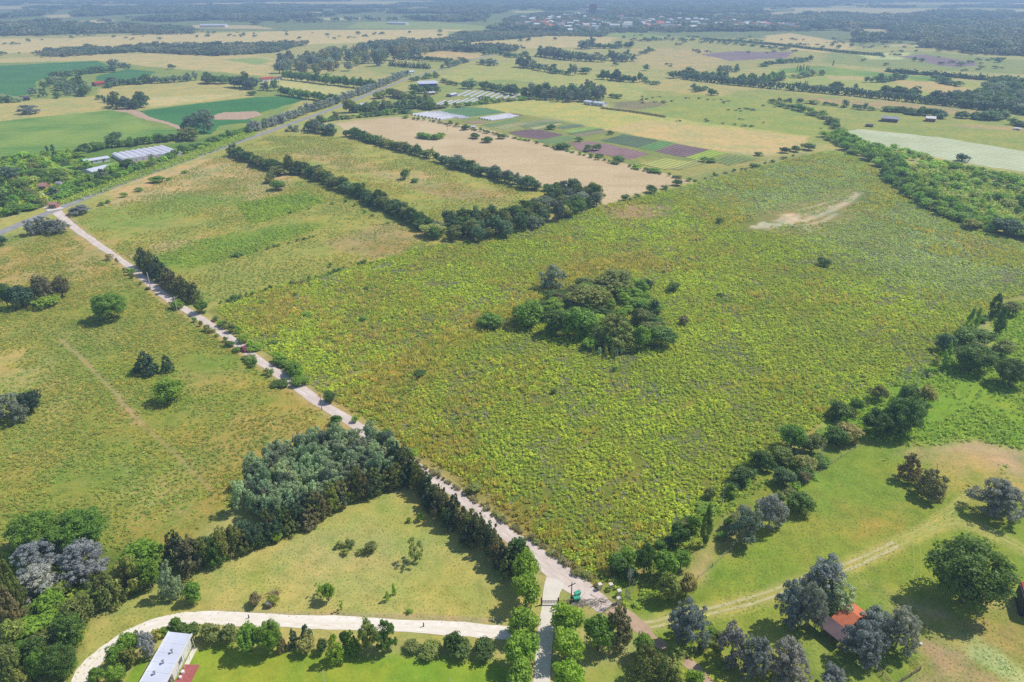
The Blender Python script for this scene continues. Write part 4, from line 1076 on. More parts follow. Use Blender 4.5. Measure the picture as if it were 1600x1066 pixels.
T('broadleaf', 'OL', 95, 930, 146, 988, 'rounded green tree at the right edge of the lower left wood')
T('broadleaf', 'DG', 84, 958, 132, 1016, 'dark green tree in the right part of the lower left wood')
T('shrub', 'BG', 22, 965, 80, 1000, 'long bright green clipped bush in the lower left wood')
T('broadleaf', 'DG', 34, 995, 72, 1040, 'dark green tree left of the bottom pair in the wood')
T('big_broadleaf', 'DG', 62, 1008, 120, 1068, 'dark green tree at the bottom right of the lower left wood')
T('broadleaf', 'MG', 38, 1020, 75, 1066, 'mid green tree beside the dark bottom tree')
T('broadleaf', 'OL', -10, 1010, 32, 1070, 'olive tree in the bottom left corner')
T('broadleaf', 'YG', -6, 970, 36, 1020, 'yellow-olive tree at the left edge near the bottom')
grove(['shrub', 'broadleaf'], ['MG', 'OL', 'BG', 'YG'], [(-20, 930), (100, 925), (128, 985), (110, 1066), (-20, 1070)], 34, 4.6, 3.6, 'smaller green bush filling the lower left wood', 'bushes filling the lower left wood', .25)
# ---- left field
T('big_broadleaf', 'MG', 139, 454, 198, 512, 'round deep green tree standing alone in the left field with a shadow')
T('conifer', 'DK', 202, 547, 249, 592, 'dark cypress-like tree, larger of the pair in the left field', wf=1.1)
T('conifer', 'DK', 247, 552, 273, 586, 'dark cypress-like tree, smaller of the pair in the left field')
T('broadleaf', 'BG', 236, 590, 290, 638, 'bright lime green tree below the dark pair in the left field')
T('gum', 'GD', -12, 612, 40, 668, 'dark grey-green tree at the left edge, front of the pair')
T('broadleaf', 'DK', 24, 608, 66, 652, 'dark round tree at the left edge, behind the grey-green one')
T('broadleaf', 'DG', -6, 438, 18, 486, 'olive tree at the very left of the left cluster')
T('broadleaf', 'DK', 8, 443, 52, 490, 'dark green tree in the left cluster')
T('broadleaf', 'BO', 46, 427, 84, 478, 'brown-tinged tree, tallest of the left cluster')
T('broadleaf', 'BO', 78, 430, 109, 470, 'brown-tinged tree at the right end of the left cluster')
T('shrub', 'BG', 50, 464, 94, 488, 'bright green low bush in front of the left cluster')
T('broadleaf', 'DK', -6, 366, 10, 388, 'dark tree at the left edge under the asphalt road')
T('gum', 'GB', 35, 342, 58, 372, 'pale blue-grey tree, leftmost by the road junction')
T('big_gum', 'GB', 52, 337, 82, 370, 'blue-grey tree in the middle of the junction group')
T('big_gum', 'GB', 74, 340, 106, 371, 'blue-grey tree nearest the dirt road at the junction')
T('gum', 'GB', 106, 320, 139, 342, 'blue-grey round tree on the far side of the road junction')
# ---- dirt road sides
row('pine', ['DK', 'OL', 'BO'], [(220, 414), (245, 432), (270, 452), (304, 476)], 22, 6.2, 9.6, 'tall dark windbreak tree right beside the upper dirt road', 'short windbreak by the upper dirt road', .3, .12)
T('broadleaf', 'MG', 302, 467, 326, 494, 'round green bush at the lower end of the short windbreak')
T('shrub', 'MG', 264, 467, 288, 487, 'round green bush left of the dirt road by a pole')
T('shrub', 'MG', 198, 418, 212, 432, 'green bush at the left verge above the short windbreak')
row('shrub', ['MG', 'BG', 'OL'], [(335, 498), (370, 524), (402, 548)], 13, 4.0, 2.8, 'green bush on the right verge below the short windbreak', 'bushes on the right verge of the dirt road', .4, .3)
row('shrub', ['MG', 'BG'], [(430, 563), (455, 580), (475, 602)], 11, 4.6, 3.2, 'bright bush in the thick clump right of the dirt road', 'thick clump of bushes by the dirt road', .4, .25)
row('shrub', ['DG', 'MG', 'OL'], [(300, 500), (345, 530), (398, 570), (440, 602)], 15, 3.0, 2.2, 'small bush on the left verge of the dirt road', 'bushes on the left verge of the dirt road', .4, .3)
row('shrub', ['DG', 'OL', 'BO'], [(165, 398), (172, 405), (205, 432), (235, 455)], 8, 2.4, 1.8, 'tiny bush on the verge of the upper dirt road', 'tiny bushes by the upper dirt road', .4, .3)
T('broadleaf', 'DG', 503, 612, 526, 633, 'round dark bush on the right verge throwing shade on the dirt road')
T('broadleaf', 'DG', 514, 648, 536, 668, 'round dark bush on the left verge of the dirt road')
T('shrub', 'MG', 590, 668, 614, 692, 'green bush at the right verge above the plantation')
T('shrub', 'BG', 630, 698, 656, 720, 'light green bush at the right verge beside the plantation')
T('shrub', 'YG', 724, 755, 752, 775, 'yellow-green bush at the right verge beside the windbreak')
T('shrub', 'MG', 548, 648, 562, 662, 'small green bush on the right verge below the dark ones')
row('shrub', ['BO', 'OL', 'BO'], [(575, 672), (640, 715), (690, 748), (722, 768), (765, 799), (815, 833), (862, 865), (900, 892), (938, 918)], 60, 1.6, 1.0, 'low brownish bush on the bank right of the lower dirt road', 'bank bushes by the lower dirt road', .5, .3)
# ---- central island of trees
T('gum', 'GD', 842, 414, 888, 461, 'tall grey-green tree at the back left of the central thicket')
T('broadleaf', 'MG', 742, 489, 790, 521, 'round green bush just left of the central thicket')
T('big_gum', 'OL', 925, 428, 1000, 470, 'wide olive tree at the back of the central thicket')
T('pine', 'OL', 925, 488, 1000, 558, 'large brown-green tree at the front of the central thicket')
T('broadleaf', 'BG', 985, 505, 1020, 553, 'bright green bush at the front right of the central thicket')
T('broadleaf', 'DG', 1010, 508, 1060, 552, 'dark green bush at the right foot of the central thicket')
T('broadleaf', 'MG', 795, 470, 855, 522, 'mid green tree at the left of the central thicket')
T('broadleaf', 'DG', 845, 480, 890, 532, 'dark green tree left of the centre of the thicket')
T('broadleaf', 'OL', 885, 445, 950, 495, 'olive broad tree in the middle of the central thicket')
T('broadleaf', 'BO', 858, 455, 882, 482, 'reddish brown tree beside the tall grey-green tree')
T('broadleaf', 'MG', 880, 478, 935, 540, 'green tree in the heart of the central thicket')
T('broadleaf', 'DK', 998, 436, 1024, 456, 'small dark tree at the back right of the central thicket')
T('broadleaf', 'DG', 1040, 440, 1066, 460, 'dark low bush right of the back of the central thicket')
T('shrub', 'BO', 1058, 492, 1078, 511, 'dark small bush right of the central thicket')
T('pine', 'DK', 1012, 465, 1034, 498, 'small dark conifer at the right of the central thicket')
grove(['broadleaf', 'broadleaf', 'gum', 'shrub'], ['DG', 'MG', 'MG', 'BG', 'OL', 'BG'], [(800, 505), (850, 478), (905, 450), (960, 445), (1000, 452), (1020, 490), (1030, 535), (990, 545), (930, 548), (880, 530), (830, 512)], 62, 7.6, 4.8, 'smaller tree packed into the central thicket', 'trees filling the central thicket', .2)
row('poplar', ['SG', 'OL'], [(922, 554), (940, 556), (955, 560), (972, 552), (990, 548)], 8, 2.0, 3.8, 'short pale cypress sapling at the front foot of the central thicket', 'saplings before the central thicket', .3, .15)
for i, (x0, y0, x1, y1, l) in enumerate([(643, 577, 667, 594, 'small dark bush in the scrub at the end of the mown path'), (1118, 340, 1132, 352, 'tiny round bush in the scrub left of the bare patch'),
        (955, 572, 966, 582, 'tiny dark bush in the scrub below the central thicket'), (1120, 458, 1132, 466, 'tiny dark bush in the scrub right of the central thicket'), (860, 608, 872, 618, 'tiny bush in the scrub among grey dead stalks'), (1275, 400, 1300, 422, 'low dark bush in the scrub below the bare patch')]):
    T('shrub', 'DG', x0, y0, x1, y1, l)
# ---- belts between the middle fields
row(['broadleaf', 'broadleaf', 'gum'], ['DG', 'BL', 'DG', 'OL'], [(362, 243), (400, 256), (440, 272), (480, 272), (520, 290), (560, 308), (600, 326), (640, 345), (680, 366)], 64, 9.6, 7.4, 'dark green tree in the long belt between the two middle fields', 'long belt of trees', .4, .2)
grove(['broadleaf', 'gum'], ['BL', 'DG', 'OL', 'GD'], [(672, 376), (690, 352), (760, 350), (820, 335), (850, 318), (870, 300), (932, 298), (938, 322), (860, 350), (780, 376), (720, 380)], 60, 10.2, 8.6, 'blue-green tree in the wide end of the long belt', 'wide end of the long belt', .2)
T('gum', 'OL', 918, 286, 946, 322, 'pale olive tall tree at the far right tip of the long belt')
T('broadleaf', 'YG', 655, 350, 700, 378, 'yellow-green flowering tree in front of the long belt')
T('broadleaf', 'MG', 420, 281, 448, 303, 'green round tree apart on the pale ground left of the long belt')
T('gum', 'OL', 412, 268, 432, 290, 'olive tree with pale stems left of the long belt')
row('broadleaf', ['DG', 'DG', 'OL'], [(547, 212), (600, 228), (640, 239), (672, 248)], 34, 9.0, 6.4, 'dark tree in the upper belt along the stubble field, left stretch', 'upper belt, left stretch', .35, .2)
row('broadleaf', ['DG', 'BL', 'GD'], [(682, 252), (720, 264), (770, 278), (808, 291), (838, 297)], 30, 9.8, 7.0, 'dark tree in the upper belt along the stubble field, right stretch', 'upper belt, right stretch', .35, .2)
T('broadleaf', 'DG', 845, 286, 862, 302, 'single round bush near the right end of the upper belt')
T('broadleaf', 'DG', 862, 283, 885, 305, 'round bush touching the wide end of the long belt')
row(['broadleaf', 'gum'], ['DG', 'GD', 'OL'], [(482, 203), (500, 208), (525, 212)], 14, 10, 8, 'dark tree in the clump at the near corner of the stubble field', 'clump at the stubble corner', .3, .15)
T('gum', 'GD', 448, 194, 472, 210, 'grey-green tree beside the asphalt road near the stubble field')
T('broadleaf', 'DK', 535, 202, 549, 217, 'small dark tree at the stubble field corner')
row('shrub', ['MG', 'DG'], [(653, 215), (665, 217), (680, 218), (692, 216)], 9, 8.5, 4.6, 'dense bush in the oval island inside the stubble field', 'oval island in the stubble field', .2, .1)
for x0, y0, x1, y1, l in [(718, 193, 736, 207, 'round bush on the stubble field edge next to a tiny white shed'), (732, 206, 753, 221, 'round bush alone on the right part of the stubble field'),
        (752, 212, 772, 227, 'round dark bush at the lower right of the lone stubble bush'), (775, 207, 794, 221, 'dark bush at the edge of the purple plots'),
        (853, 193, 870, 206, 'dark bush between the vegetable plots'), (948, 203, 959, 213, 'small dark bush at the boundary of the yellow field'),
        (898, 213, 911, 224, 'small round bush below the purple plot'), (912, 225, 928, 240, 'dark bush beside the pink plot, left of a pair'),
        (924, 223, 941, 239, 'bright green bush beside the pink plot, right of a pair'), (928, 240, 945, 250, 'round dark bush on the track below the pink plot'),
        (866, 226, 893, 239, 'wide dark bush on the fence line of the stubble field'), (955, 249, 978, 257, 'low bush on the fence line below the pink plot'),
        (1093, 244, 1106, 256, 'dark bush at the bright green plot'), (1102, 249, 1121, 258, 'lower bush right of the dark one at the bright green plot'),
        (1172, 255, 1186, 265, 'small bush near the far corner of the scrub field'), (1178, 239, 1194, 247, 'pale bush on the corner of the tan field'),
        (1218, 228, 1236, 243, 'dark green bush left of the clump by the tan field corner'), (1234, 226, 1252, 241, 'second bush in the clump by the tan field corner'),
        (1252, 222, 1277, 240, 'largest bush in the clump by the tan field corner'),
        (1050, 279, 1069, 294, 'round bush on the far right corner of the stubble field'), (1007, 287, 1029, 306, 'larger round bush on the near edge of the stubble field'),
        (1032, 289, 1046, 299, 'small round bush between the two bigger ones at the stubble edge'), (970, 302, 986, 317, 'dark bush at the stubble edge nearest the long belt'),
        (990, 302, 1002, 311, 'tiny bush at the stubble edge between larger ones'), (625, 262, 642, 284, 'small dark tree alone in the field between the belts'),
        (642, 278, 656, 288, 'low bush beside the small dark tree between the belts')]:
    T('shrub' if 'small dark tree' not in l else 'broadleaf', 'MG' if 'bright' in l else 'DG', x0, y0, x1, y1, l)
row('shrub', ['DG', 'OL', 'MG'], [(628, 184), (680, 191), (760, 208), (830, 222), (880, 235), (960, 256), (1030, 272), (1080, 284)], 62, 4.2, 2.2, 'little bush on the fence line along the back of the stubble field', 'fence line bushes of the stubble field', .5, .35)
row('shrub', ['DG', 'OL'], [(1085, 284), (1130, 272), (1170, 264), (1240, 244)], 16, 3.2, 1.8, 'little bush on the line between scrub field and plots', 'bushes at the top of the scrub field', .5, .3)
row('shrub', ['DG', 'MG', 'OL'], [(332, 478), (360, 470), (430, 450), (480, 440), (540, 420), (580, 410)], 22, 2.8, 1.8, 'dark bush in the old hedge line left of the scrub field', 'old hedge line', .5, .35)
row('shrub', ['DG', 'MG', 'OL'], [(365, 402), (440, 384), (500, 368)], 12, 2.2, 1.3, 'low bush on the old plot boundary in the left middle field', 'plot boundary bushes', .5, .35)
row('shrub', ['MG', 'OL'], [(410, 345), (470, 330), (540, 315), (610, 352)], 10, 2.4, 1.4, 'low bush between the bright patch and the long belt', 'bushes by the bright patch', .5, .35)
grove('shrub', ['DG', 'MG', 'OL'], [(360, 470), (560, 400), (700, 395), (500, 590), (420, 545)], 10, 2.4, 1.6, 'small dark bush scattered in the left part of the scrub', 'scattered bushes in the scrub', .3)
for x0, y0, x1, y1, l in [(231, 274, 258, 291, 'dark bush on the right verge of the asphalt road'), (210, 292, 223, 302, 'round bush on the asphalt road verge below the dark one'), (187, 300, 200, 311, 'bush third down the asphalt road verge'),
        (152, 315, 164, 324, 'small bush near the road junction, left of two'), (163, 312, 174, 320, 'small bush near the road junction, right of two'), (258, 277, 268, 284, 'tiny bush right of the dark verge bush'), (283, 267, 295, 273, 'small round verge bush further up the asphalt road')]:
    T('shrub', 'MG', x0, y0, x1, y1, l)
# ---- left of the asphalt road
row('gum', ['GB', 'GB', 'GD'], [(388, 209), (414, 202), (440, 192), (480, 178), (520, 164), (560, 150), (600, 134), (634, 119)], 71, 9.3, 9.3, 'blue-grey tree in the long row on the left verge of the asphalt road', 'blue-grey row along the asphalt road', .3, .1)
row(['shrub', 'broadleaf'], ['MG', 'BG', 'MG', 'DG'], [(100, 310), (150, 290), (200, 272), (250, 254), (300, 235), (350, 217), (392, 203)], 69, 7.8, 4.1, 'green bush in the thick roadside hedge above the asphalt road', 'thick roadside hedge', .45, .25)
row(['shrub', 'broadleaf'], ['BG', 'MG', 'MG'], [(80, 305), (120, 288), (170, 272), (200, 262)], 28, 7.8, 3.9, 'bright bush in the second line of the roadside thicket', 'second line of the roadside thicket', .45, .25)
grove(['shrub', 'broadleaf'], ['BG', 'MG', 'BG', 'YG', 'DG'], [(-25, 252), (60, 246), (128, 240), (132, 258), (148, 268), (95, 292), (45, 285), (-25, 285)], 71, 8.5, 4.8, 'bush or low tree in the overgrown garden left of the greenhouse', 'overgrown garden', .25)
grove(['broadleaf', 'shrub'], ['MG', 'DG'], [(-25, 296), (30, 292), (62, 318), (40, 330), (-25, 352)], 30, 8.8, 5.0, 'dark tree in the wood at the left edge by the road', 'wood at the left edge', .2)
row('conifer', ['YG', 'OL'], [(30, 284), (45, 297), (60, 310), (76, 322)], 17, 4.1, 4.1, 'columnar dark tree in the hedge leading to the entrance kiosk', 'columnar hedge by the entrance', .2, .1)
row(['broadleaf', 'shrub'], ['DG', 'MG', 'DG'], [(125, 243), (160, 232), (200, 228), (240, 224), (275, 218)], 30, 9.3, 5.8, 'dark tree in the belt along the near edge of the pale green crop', 'belt behind the greenhouse', .4, .2)
T('broadleaf', 'BL', 167, 205, 193, 226, 'blue-green round tree alone in front of the crop field')
T('gum', 'GD', 282, 179, 306, 208, 'grey tree left of the very tall one by the crop field')
T('gum', 'GD', 298, 168, 334, 215, 'very tall slender grey tree beside the deep green crop')
T('gum', 'OL', 273, 198, 314, 228, 'wide olive-grey tree at the foot of the very tall one')
T('gum', 'GB', 388, 185, 404, 208, 'grey tree at the start of the long roadside row')
T('poplar', 'DK', 78, 225, 87, 243, 'dark cypress, right and larger of two in front of the crop')
T('poplar', 'DK', 70, 228, 77, 242, 'thin dark cypress, left of two in front of the crop')
T('conifer', 'GD', 146, 262, 170, 282, 'dark layered conifer beside the small sheds')
T('broadleaf', 'DG', 188, 247, 215, 270, 'round dark tree in front of the greenhouse corner')
T('thin', 'BO', 228, 238, 246, 262, 'leafless dark tree in front of the long greenhouse')
T('gum', 'GD', -8, 258, 30, 290, 'grey-green tree at the left edge in the overgrown garden')
T('conifer', 'GD', 70, 290, 100, 312, 'flat layered dark tree in the overgrown garden')
T('gum', 'GD', 170, 252, 186, 268, 'small grey tree between the greenhouse and the sheds')
grove(['gum', 'broadleaf'], ['BL', 'DG', 'GD'], [(42, 152), (62, 135), (92, 124), (122, 126), (140, 140), (152, 150), (100, 155), (60, 157)], 30, 13.4, 9.7, 'dark blue-green tree in the grove around the brown roofed house', 'grove at the left', .2)
row('broadleaf', ['DG', 'BL'], [(80, 122), (110, 119), (150, 114), (184, 112)], 18, 13.4, 8.6, 'dark tree in the line crossing the green crop', 'line crossing the green crop', .3, .2)
row('gum', ['GD', 'BL'], [(172, 103), (190, 106), (204, 107)], 6, 14.6, 10.8, 'blue-grey tree in the small clump above the green crop', 'small clump above the crop', .3, .2)
row(['broadleaf', 'gum'], ['DG', 'BL', 'GD'], [(168, 138), (180, 134), (205, 132), (225, 131), (255, 130), (305, 126)], 30, 12.2, 8.6, 'dark tree in the row above the pale hay field', 'row above the pale hay field', .4, .25)
row('broadleaf', ['DG', 'BL'], [(316, 130), (335, 131), (358, 131)], 8, 15.9, 10.8, 'big dark tree in the clump above the hay field', 'big clump above the hay field', .3, .15)
row(['gum', 'broadleaf'], ['DG', 'GD'], [(364, 136), (385, 138), (405, 141), (430, 142)], 10, 15.9, 13.0, 'tall dark tree in the clump beside the red roof', 'tall clump beside the red roof', .3, .2)
row('gum', ['GD', 'BL', 'OL'], [(178, 166), (192, 170), (208, 171), (226, 167)], 9, 13.4, 11.9, 'grey-green tree in the clump on the track of the crop fields', 'clump on the field track', .3, .2)
row('poplar', ['DK'], [(160, 160), (170, 161), (176, 162)], 5, 3.7, 7.6, 'small dark cypress left of the clump on the field track', 'cypresses by the field track', .2, .1)
T('shrub', 'DG', 148, 147, 160, 158, 'round bush left of the cypresses by the field track')
T('gum', 'GB', 29, 163, 62, 185, 'lilac-grey round tree alone on the dry field at the left')
T('shrub', 'DG', 384, 142, 402, 153, 'round bush at the corner of the hay field')
row(['broadleaf', 'gum'], ['BL', 'SG'], [(-10, 160), (10, 160), (28, 160)], 6, 12.2, 8.6, 'tree in the clump at the left edge beside the dark shed', 'clump at the left edge', .3, .2)
row('broadleaf', ['DG', 'MG'], [(446, 124), (480, 128), (530, 134), (585, 140)], 39, 10.2, 11.9, 'tall green tree in the straight row with pale trunks', 'straight row with pale trunks', .3, .1)
row('broadleaf', ['DG', 'MG'], [(438, 148), (470, 153), (500, 157), (526, 162)], 23, 10.2, 9.7, 'green tree in the second straight row near the asphalt road', 'second straight row', .3, .1)
grove(['gum', 'gum', 'broadleaf'], ['OL', 'GD', 'GD', 'BO'], [(428, 116), (440, 103), (500, 90), (560, 80), (640, 78), (672, 86), (600, 104), (560, 112), (500, 118)], 92, 17.1, 17.3, 'tall grey-brown tree in the big wood beside the asphalt road', 'big wood by the asphalt road', .2)
row('conifer', ['DK'], [(608, 103), (640, 106), (671, 108)], 23, 7.3, 9.7, 'very dark tree in the dense straight cypress row', 'dense cypress row', .2, .08)
row(['broadleaf', 'gum'], ['DG', 'BL'], [(620, 92), (660, 95), (706, 97)], 21, 11.0, 7.6, 'dark tree in the line above the cypress row', 'line above the cypress row', .3, .15)
row(['gum', 'broadleaf'], ['GD', 'BL'], [(690, 108), (708, 104), (730, 97)], 12, 12.2, 8.6, 'grey-green tree in the clump where the asphalt road narrows far away', 'clump by the far road', .3, .2)
row('gum', ['GD'], [(748, 101), (760, 102), (772, 103)], 6, 15.9, 10.8, 'grey tree in the clump on the right of the far road', 'clump right of the far road', .3, .15)
row('broadleaf', ['BL', 'DG'], [(754, 87), (775, 84), (800, 90), (830, 88)], 16, 13.4, 8.6, 'blue-green tree in the line left of the far groves', 'line left of the far groves', .4, .2)
# farms right of the road
row(['broadleaf', 'gum', 'broadleaf'], ['DG', 'BL', 'OL'], [(545, 176), (580, 174), (610, 172), (640, 170), (665, 168)], 34, 11.6, 7.6, 'tree around the white roofed hall beside the road', 'trees around the white hall', .5, .25)
row(['broadleaf', 'gum'], ['DG', 'OL', 'BO'], [(585, 155), (610, 150), (640, 158), (666, 160), (672, 172)], 25, 11.6, 8.6, 'tree in the farmyard behind the white hall', 'farmyard trees', .5, .25)
row('broadleaf', ['DG', 'BL'], [(641, 143), (655, 146), (662, 147), (688, 145)], 7, 11.0, 8.6, 'dark tree in front of the long white-roofed shed', 'trees before the long shed', .3, .15)
row('shrub', ['OL', 'MG', 'DG'], [(500, 192), (520, 188), (560, 184), (600, 180), (640, 177)], 30, 7.9, 4.3, 'bush in the line at the top of the stubble field by the road', 'bushes at the stubble top', .5, .3)
row('shrub', ['OL', 'MG'], [(642, 128), (660, 124), (690, 121)], 12, 8.5, 5.4, 'bush behind the long white-roofed shed', 'bushes behind the long shed', .5, .3)
row(['broadleaf', 'shrub'], ['BO', 'OL'], [(690, 128), (700, 131), (715, 134)], 7, 9.8, 5.4, 'brownish tree right of the long white-roofed shed', 'brownish trees by the long shed', .4, .2)
row('broadleaf', ['BL', 'SG'], [(726, 138), (735, 139), (742, 139)], 5, 12.2, 10.8, 'round blue-green tree left of the nursery beds', 'clump by the nursery beds', .3, .15)
row('broadleaf', ['OL', 'BL', 'DG'], [(750, 138), (770, 141), (790, 146), (810, 150)], 16, 10.4, 8.6, 'tree in the line along the back of the nursery beds', 'line behind the nursery beds', .4, .2)
row('shrub', ['BO', 'OL', 'MG'], [(668, 172), (690, 169), (720, 167), (750, 163), (790, 159), (830, 156)], 28, 7.9, 3.9, 'bush in the front line of the nursery beds', 'bushes before the nursery beds', .5, .3)
T('gum', 'GD', 745, 149, 760, 162, 'rounded grey bush among the nursery beds')
grove(['gum', 'broadleaf'], ['GD', 'DG', 'BL', 'GD'], [(814, 152), (830, 146), (870, 150), (900, 148), (944, 154), (940, 160), (880, 160), (850, 156)], 34, 13.4, 14.0, 'dark tree in the grove above the yellow field', 'grove above the yellow field', .18)
T('gum', 'GD', 910, 122, 931, 152, 'tallest grey-green tree standing out of the grove above the yellow field')
row('shrub', ['BL', 'DG'], [(956, 152), (966, 153)], 2, 11.0, 5.4, 'small clump of bush right of the grove above the yellow field', 'bush clump right of the grove', .3, .2)
row(['broadleaf', 'gum'], ['BL', 'DG', 'GD'], [(806, 104), (830, 107), (850, 112), (870, 115), (900, 118)], 21, 13.4, 9.7, 'blue-green tree in the middle line of far clumps, left part', 'middle far line, left part', .4, .25)
T('broadleaf', 'DG', 903, 104, 928, 121, 'large round dark tree ending the left part of the middle far line')
row(['broadleaf', 'gum'], ['BL', 'DG'], [(936, 124), (955, 125), (975, 128), (1000, 129)], 15, 12.2, 9.7, 'blue-green tree in the middle line of far clumps, right part', 'middle far line, right part', .4, .25)
row('shrub', ['DG', 'BL'], [(1006, 127), (1014, 131), (1030, 133)], 6, 9.8, 4.9, 'bush trailing off the right end of the middle far line', 'bushes at the line end', .4, .2)
row('gum', ['GD', 'BL', 'GD'], [(838, 88), (860, 90), (885, 94), (915, 96), (940, 97)], 30, 17.1, 15.1, 'tall dark grey tree in the far gum grove', 'far gum grove', .4, .15)
row('gum', ['GD'], [(903, 76), (915, 77), (926, 76)], 7, 17.1, 18.4, 'very tall tree in the farthest left gum clump', 'farthest left gum clump', .3, .12)
row(['broadleaf', 'gum'], ['BL', 'DG'], [(930, 76), (950, 76), (970, 75), (990, 75)], 16, 14.6, 9.7, 'blue-green tree in the farthest line of the middle fields', 'farthest line', .3, .2)
row('gum', ['GD', 'BL'], [(955, 94), (970, 97), (988, 96)], 9, 15.9, 16.2, 'tall tree in the right part of the far gum grove', 'far gum grove, right part', .3, .15)
T('broadleaf', 'BL', 1004, 99, 1015, 113, 'block-shaped dark tree alone in the dry field')
row('shrub', ['BL', 'DG'], [(998, 86), (1008, 84), (1018, 80)], 6, 11.0, 6.5, 'bush right of the far gum grove', 'bushes right of the far grove', .3, .2)
row(['shrub'], ['BL', 'DG', 'GD'], [(1000, 65), (1040, 63), (1070, 64), (1110, 62)], 14, 12.2, 6.5, 'bush in the scattered line on the far dry field', 'scattered line far away', .5, .3)
row(['shrub', 'broadleaf'], ['BL', 'DG'], [(1100, 66), (1150, 70), (1200, 76), (1250, 82)], 18, 11.0, 5.4, 'bush in the far fence line before the purple heath', 'far fence line', .5, .3)
row(['broadleaf', 'gum'], ['BL', 'DG'], [(1046, 122), (1062, 122), (1080, 121), (1105, 125), (1135, 124)], 20, 13.4, 9.7, 'blue-green tree in the clump at the left end of the long far hedge', 'clump at the hedge end', .4, .25)
row(['gum', 'poplar'], ['GD', 'BL'], [(1118, 115), (1135, 113), (1153, 112)], 9, 11.0, 10.8, 'tall tree behind the clump at the hedge end', 'tall trees behind the hedge end', .4, .2)
row(['shrub', 'broadleaf'], ['BL', 'DG'], [(1083, 140), (1092, 144), (1100, 140)], 7, 9.8, 5.4, 'bush in the little clump in the middle of the green field', 'little clump, green field', .4, .2)
row(['shrub'], ['DG'], [(1108, 148), (1116, 149)], 3, 9.8, 5.9, 'dark bush in the second little clump of the green field', 'second little clump', .3, .2)
row('broadleaf', ['DG', 'BL', 'MG'], [(1145, 130), (1170, 131), (1200, 128), (1225, 124)], 18, 12.2, 9.7, 'green tree before the long far hedge in its left part', 'trees before the far hedge', .5, .25)
row(['broadleaf'], ['BL', 'DG'], [(1192, 104), (1210, 100), (1240, 98), (1270, 96)], 15, 13.4, 7.6, 'blue-green tree beside the purple heath', 'trees beside the heath', .5, .25)
for q, (px_, py_, n_) in enumerate([(1250, 112, 4), (1261, 112, 2), (1301, 104, 1), (1248, 139, 2), (1258, 140, 2), (1282, 144, 3)]):
    row('poplar', ['DG', 'MG'], [(px_ - n_ * 1.6, py_), (px_ + n_ * 1.6, py_)], n_, 3.0, 8.5, 'slim dark poplar standing above the far green field', 'slim far poplars', .1, .12)
row('broadleaf', ['OL', 'YG', 'BL'], [(1235, 122), (1250, 122), (1270, 118), (1290, 117)], 10, 11.0, 7.6, 'olive tree in the clump in the far green field', 'olive clump, far green field', .4, .2)
T('broadleaf', 'DG', 1294, 126, 1320, 146, 'broad dark tree with pale stems above the long far hedge')
T('poplar', 'BL', 1330, 131, 1344, 148, 'egg-shaped blue-green tree above the long far hedge')
row('gum', ['BL', 'DG', 'GD'], [(1378, 150), (1395, 151), (1412, 153), (1434, 152)], 14, 14.6, 11.9, 'dark tree in the large clump above the long far hedge', 'large clump above the far hedge', .4, .15)
row('broadleaf', ['DG', 'BL'], [(1350, 129), (1362, 129), (1385, 128), (1410, 124)], 12, 11.0, 7.0, 'dark tree in the line across the far pasture', 'line across the far pasture', .4, .25)
row('shrub', ['DG', 'BL'], [(1455, 125), (1472, 127), (1480, 132), (1500, 136)], 10, 12.2, 6.5, 'bush in the line left of the far right wood', 'bushes by the far right wood', .4, .25)
row(['gum', 'broadleaf'], ['GD', 'BL'], [(1455, 160), (1468, 161), (1482, 162), (1490, 163)], 9, 12.2, 13.0, 'grey tree in the clump at the right part of the long far hedge', 'grey clump in the far hedge', .3, .2)
row('pine', ['DK', 'DG'], [(1384, 112), (1420, 116), (1470, 119), (1520, 124), (1570, 127), (1620, 130)], 60, 10.4, 7.0, 'dark tree in the upper far windbreak on the right', 'upper far windbreak', .3, .15)
grove(['gum', 'broadleaf'], ['DG', 'BL', 'GD'], [(1490, 156), (1540, 150), (1620, 152), (1640, 176), (1560, 174), (1500, 168)], 69, 14.6, 9.7, 'dark tree in the wood at the right end of the long far hedge', 'wood at the far hedge end', .15)
grove(['gum', 'broadleaf'], ['DG', 'BL', 'GD'], [(1535, 140), (1560, 132), (1640, 134), (1640, 150), (1545, 149)], 46, 14.6, 9.7, 'dark tree in the upper wood at the right edge', 'upper wood at the right edge', .15)
row(['broadleaf', 'shrub'], ['DG', 'BL'], [(1392, 174), (1410, 176), (1430, 180), (1450, 180), (1472, 186)], 22, 11.0, 6.5, 'dark bush in the line behind the far pasture sheds', 'line behind the pasture sheds', .4, .25)
row(['broadleaf', 'shrub'], ['DG', 'BL'], [(1500, 184), (1525, 186), (1550, 188), (1570, 184)], 17, 12.2, 6.5, 'dark bush in the second line right of the pasture sheds', 'line right of the pasture sheds', .4, .2)
row('shrub', ['DG', 'BL'], [(1575, 194), (1600, 198), (1620, 200)], 7, 11.0, 5.4, 'dark bush at the right edge above the pale hay field', 'bushes at the right edge', .4, .2)
row('shrub', ['DG', 'OL', 'BL'], [(1200, 158), (1240, 160), (1265, 162), (1300, 165), (1340, 171), (1380, 174)], 18, 8.5, 3.7, 'small bush dotted along the pasture fence', 'dotted fence bushes', .5, .3)
row('shrub', ['DG', 'OL', 'MG'], [(1205, 160), (1225, 168), (1245, 172), (1270, 180), (1295, 188), (1305, 200), (1318, 208)], 25, 9.2, 4.8, 'dark bush in the line bending down to the green wooded strip', 'line bending to the wooded strip', .5, .25)
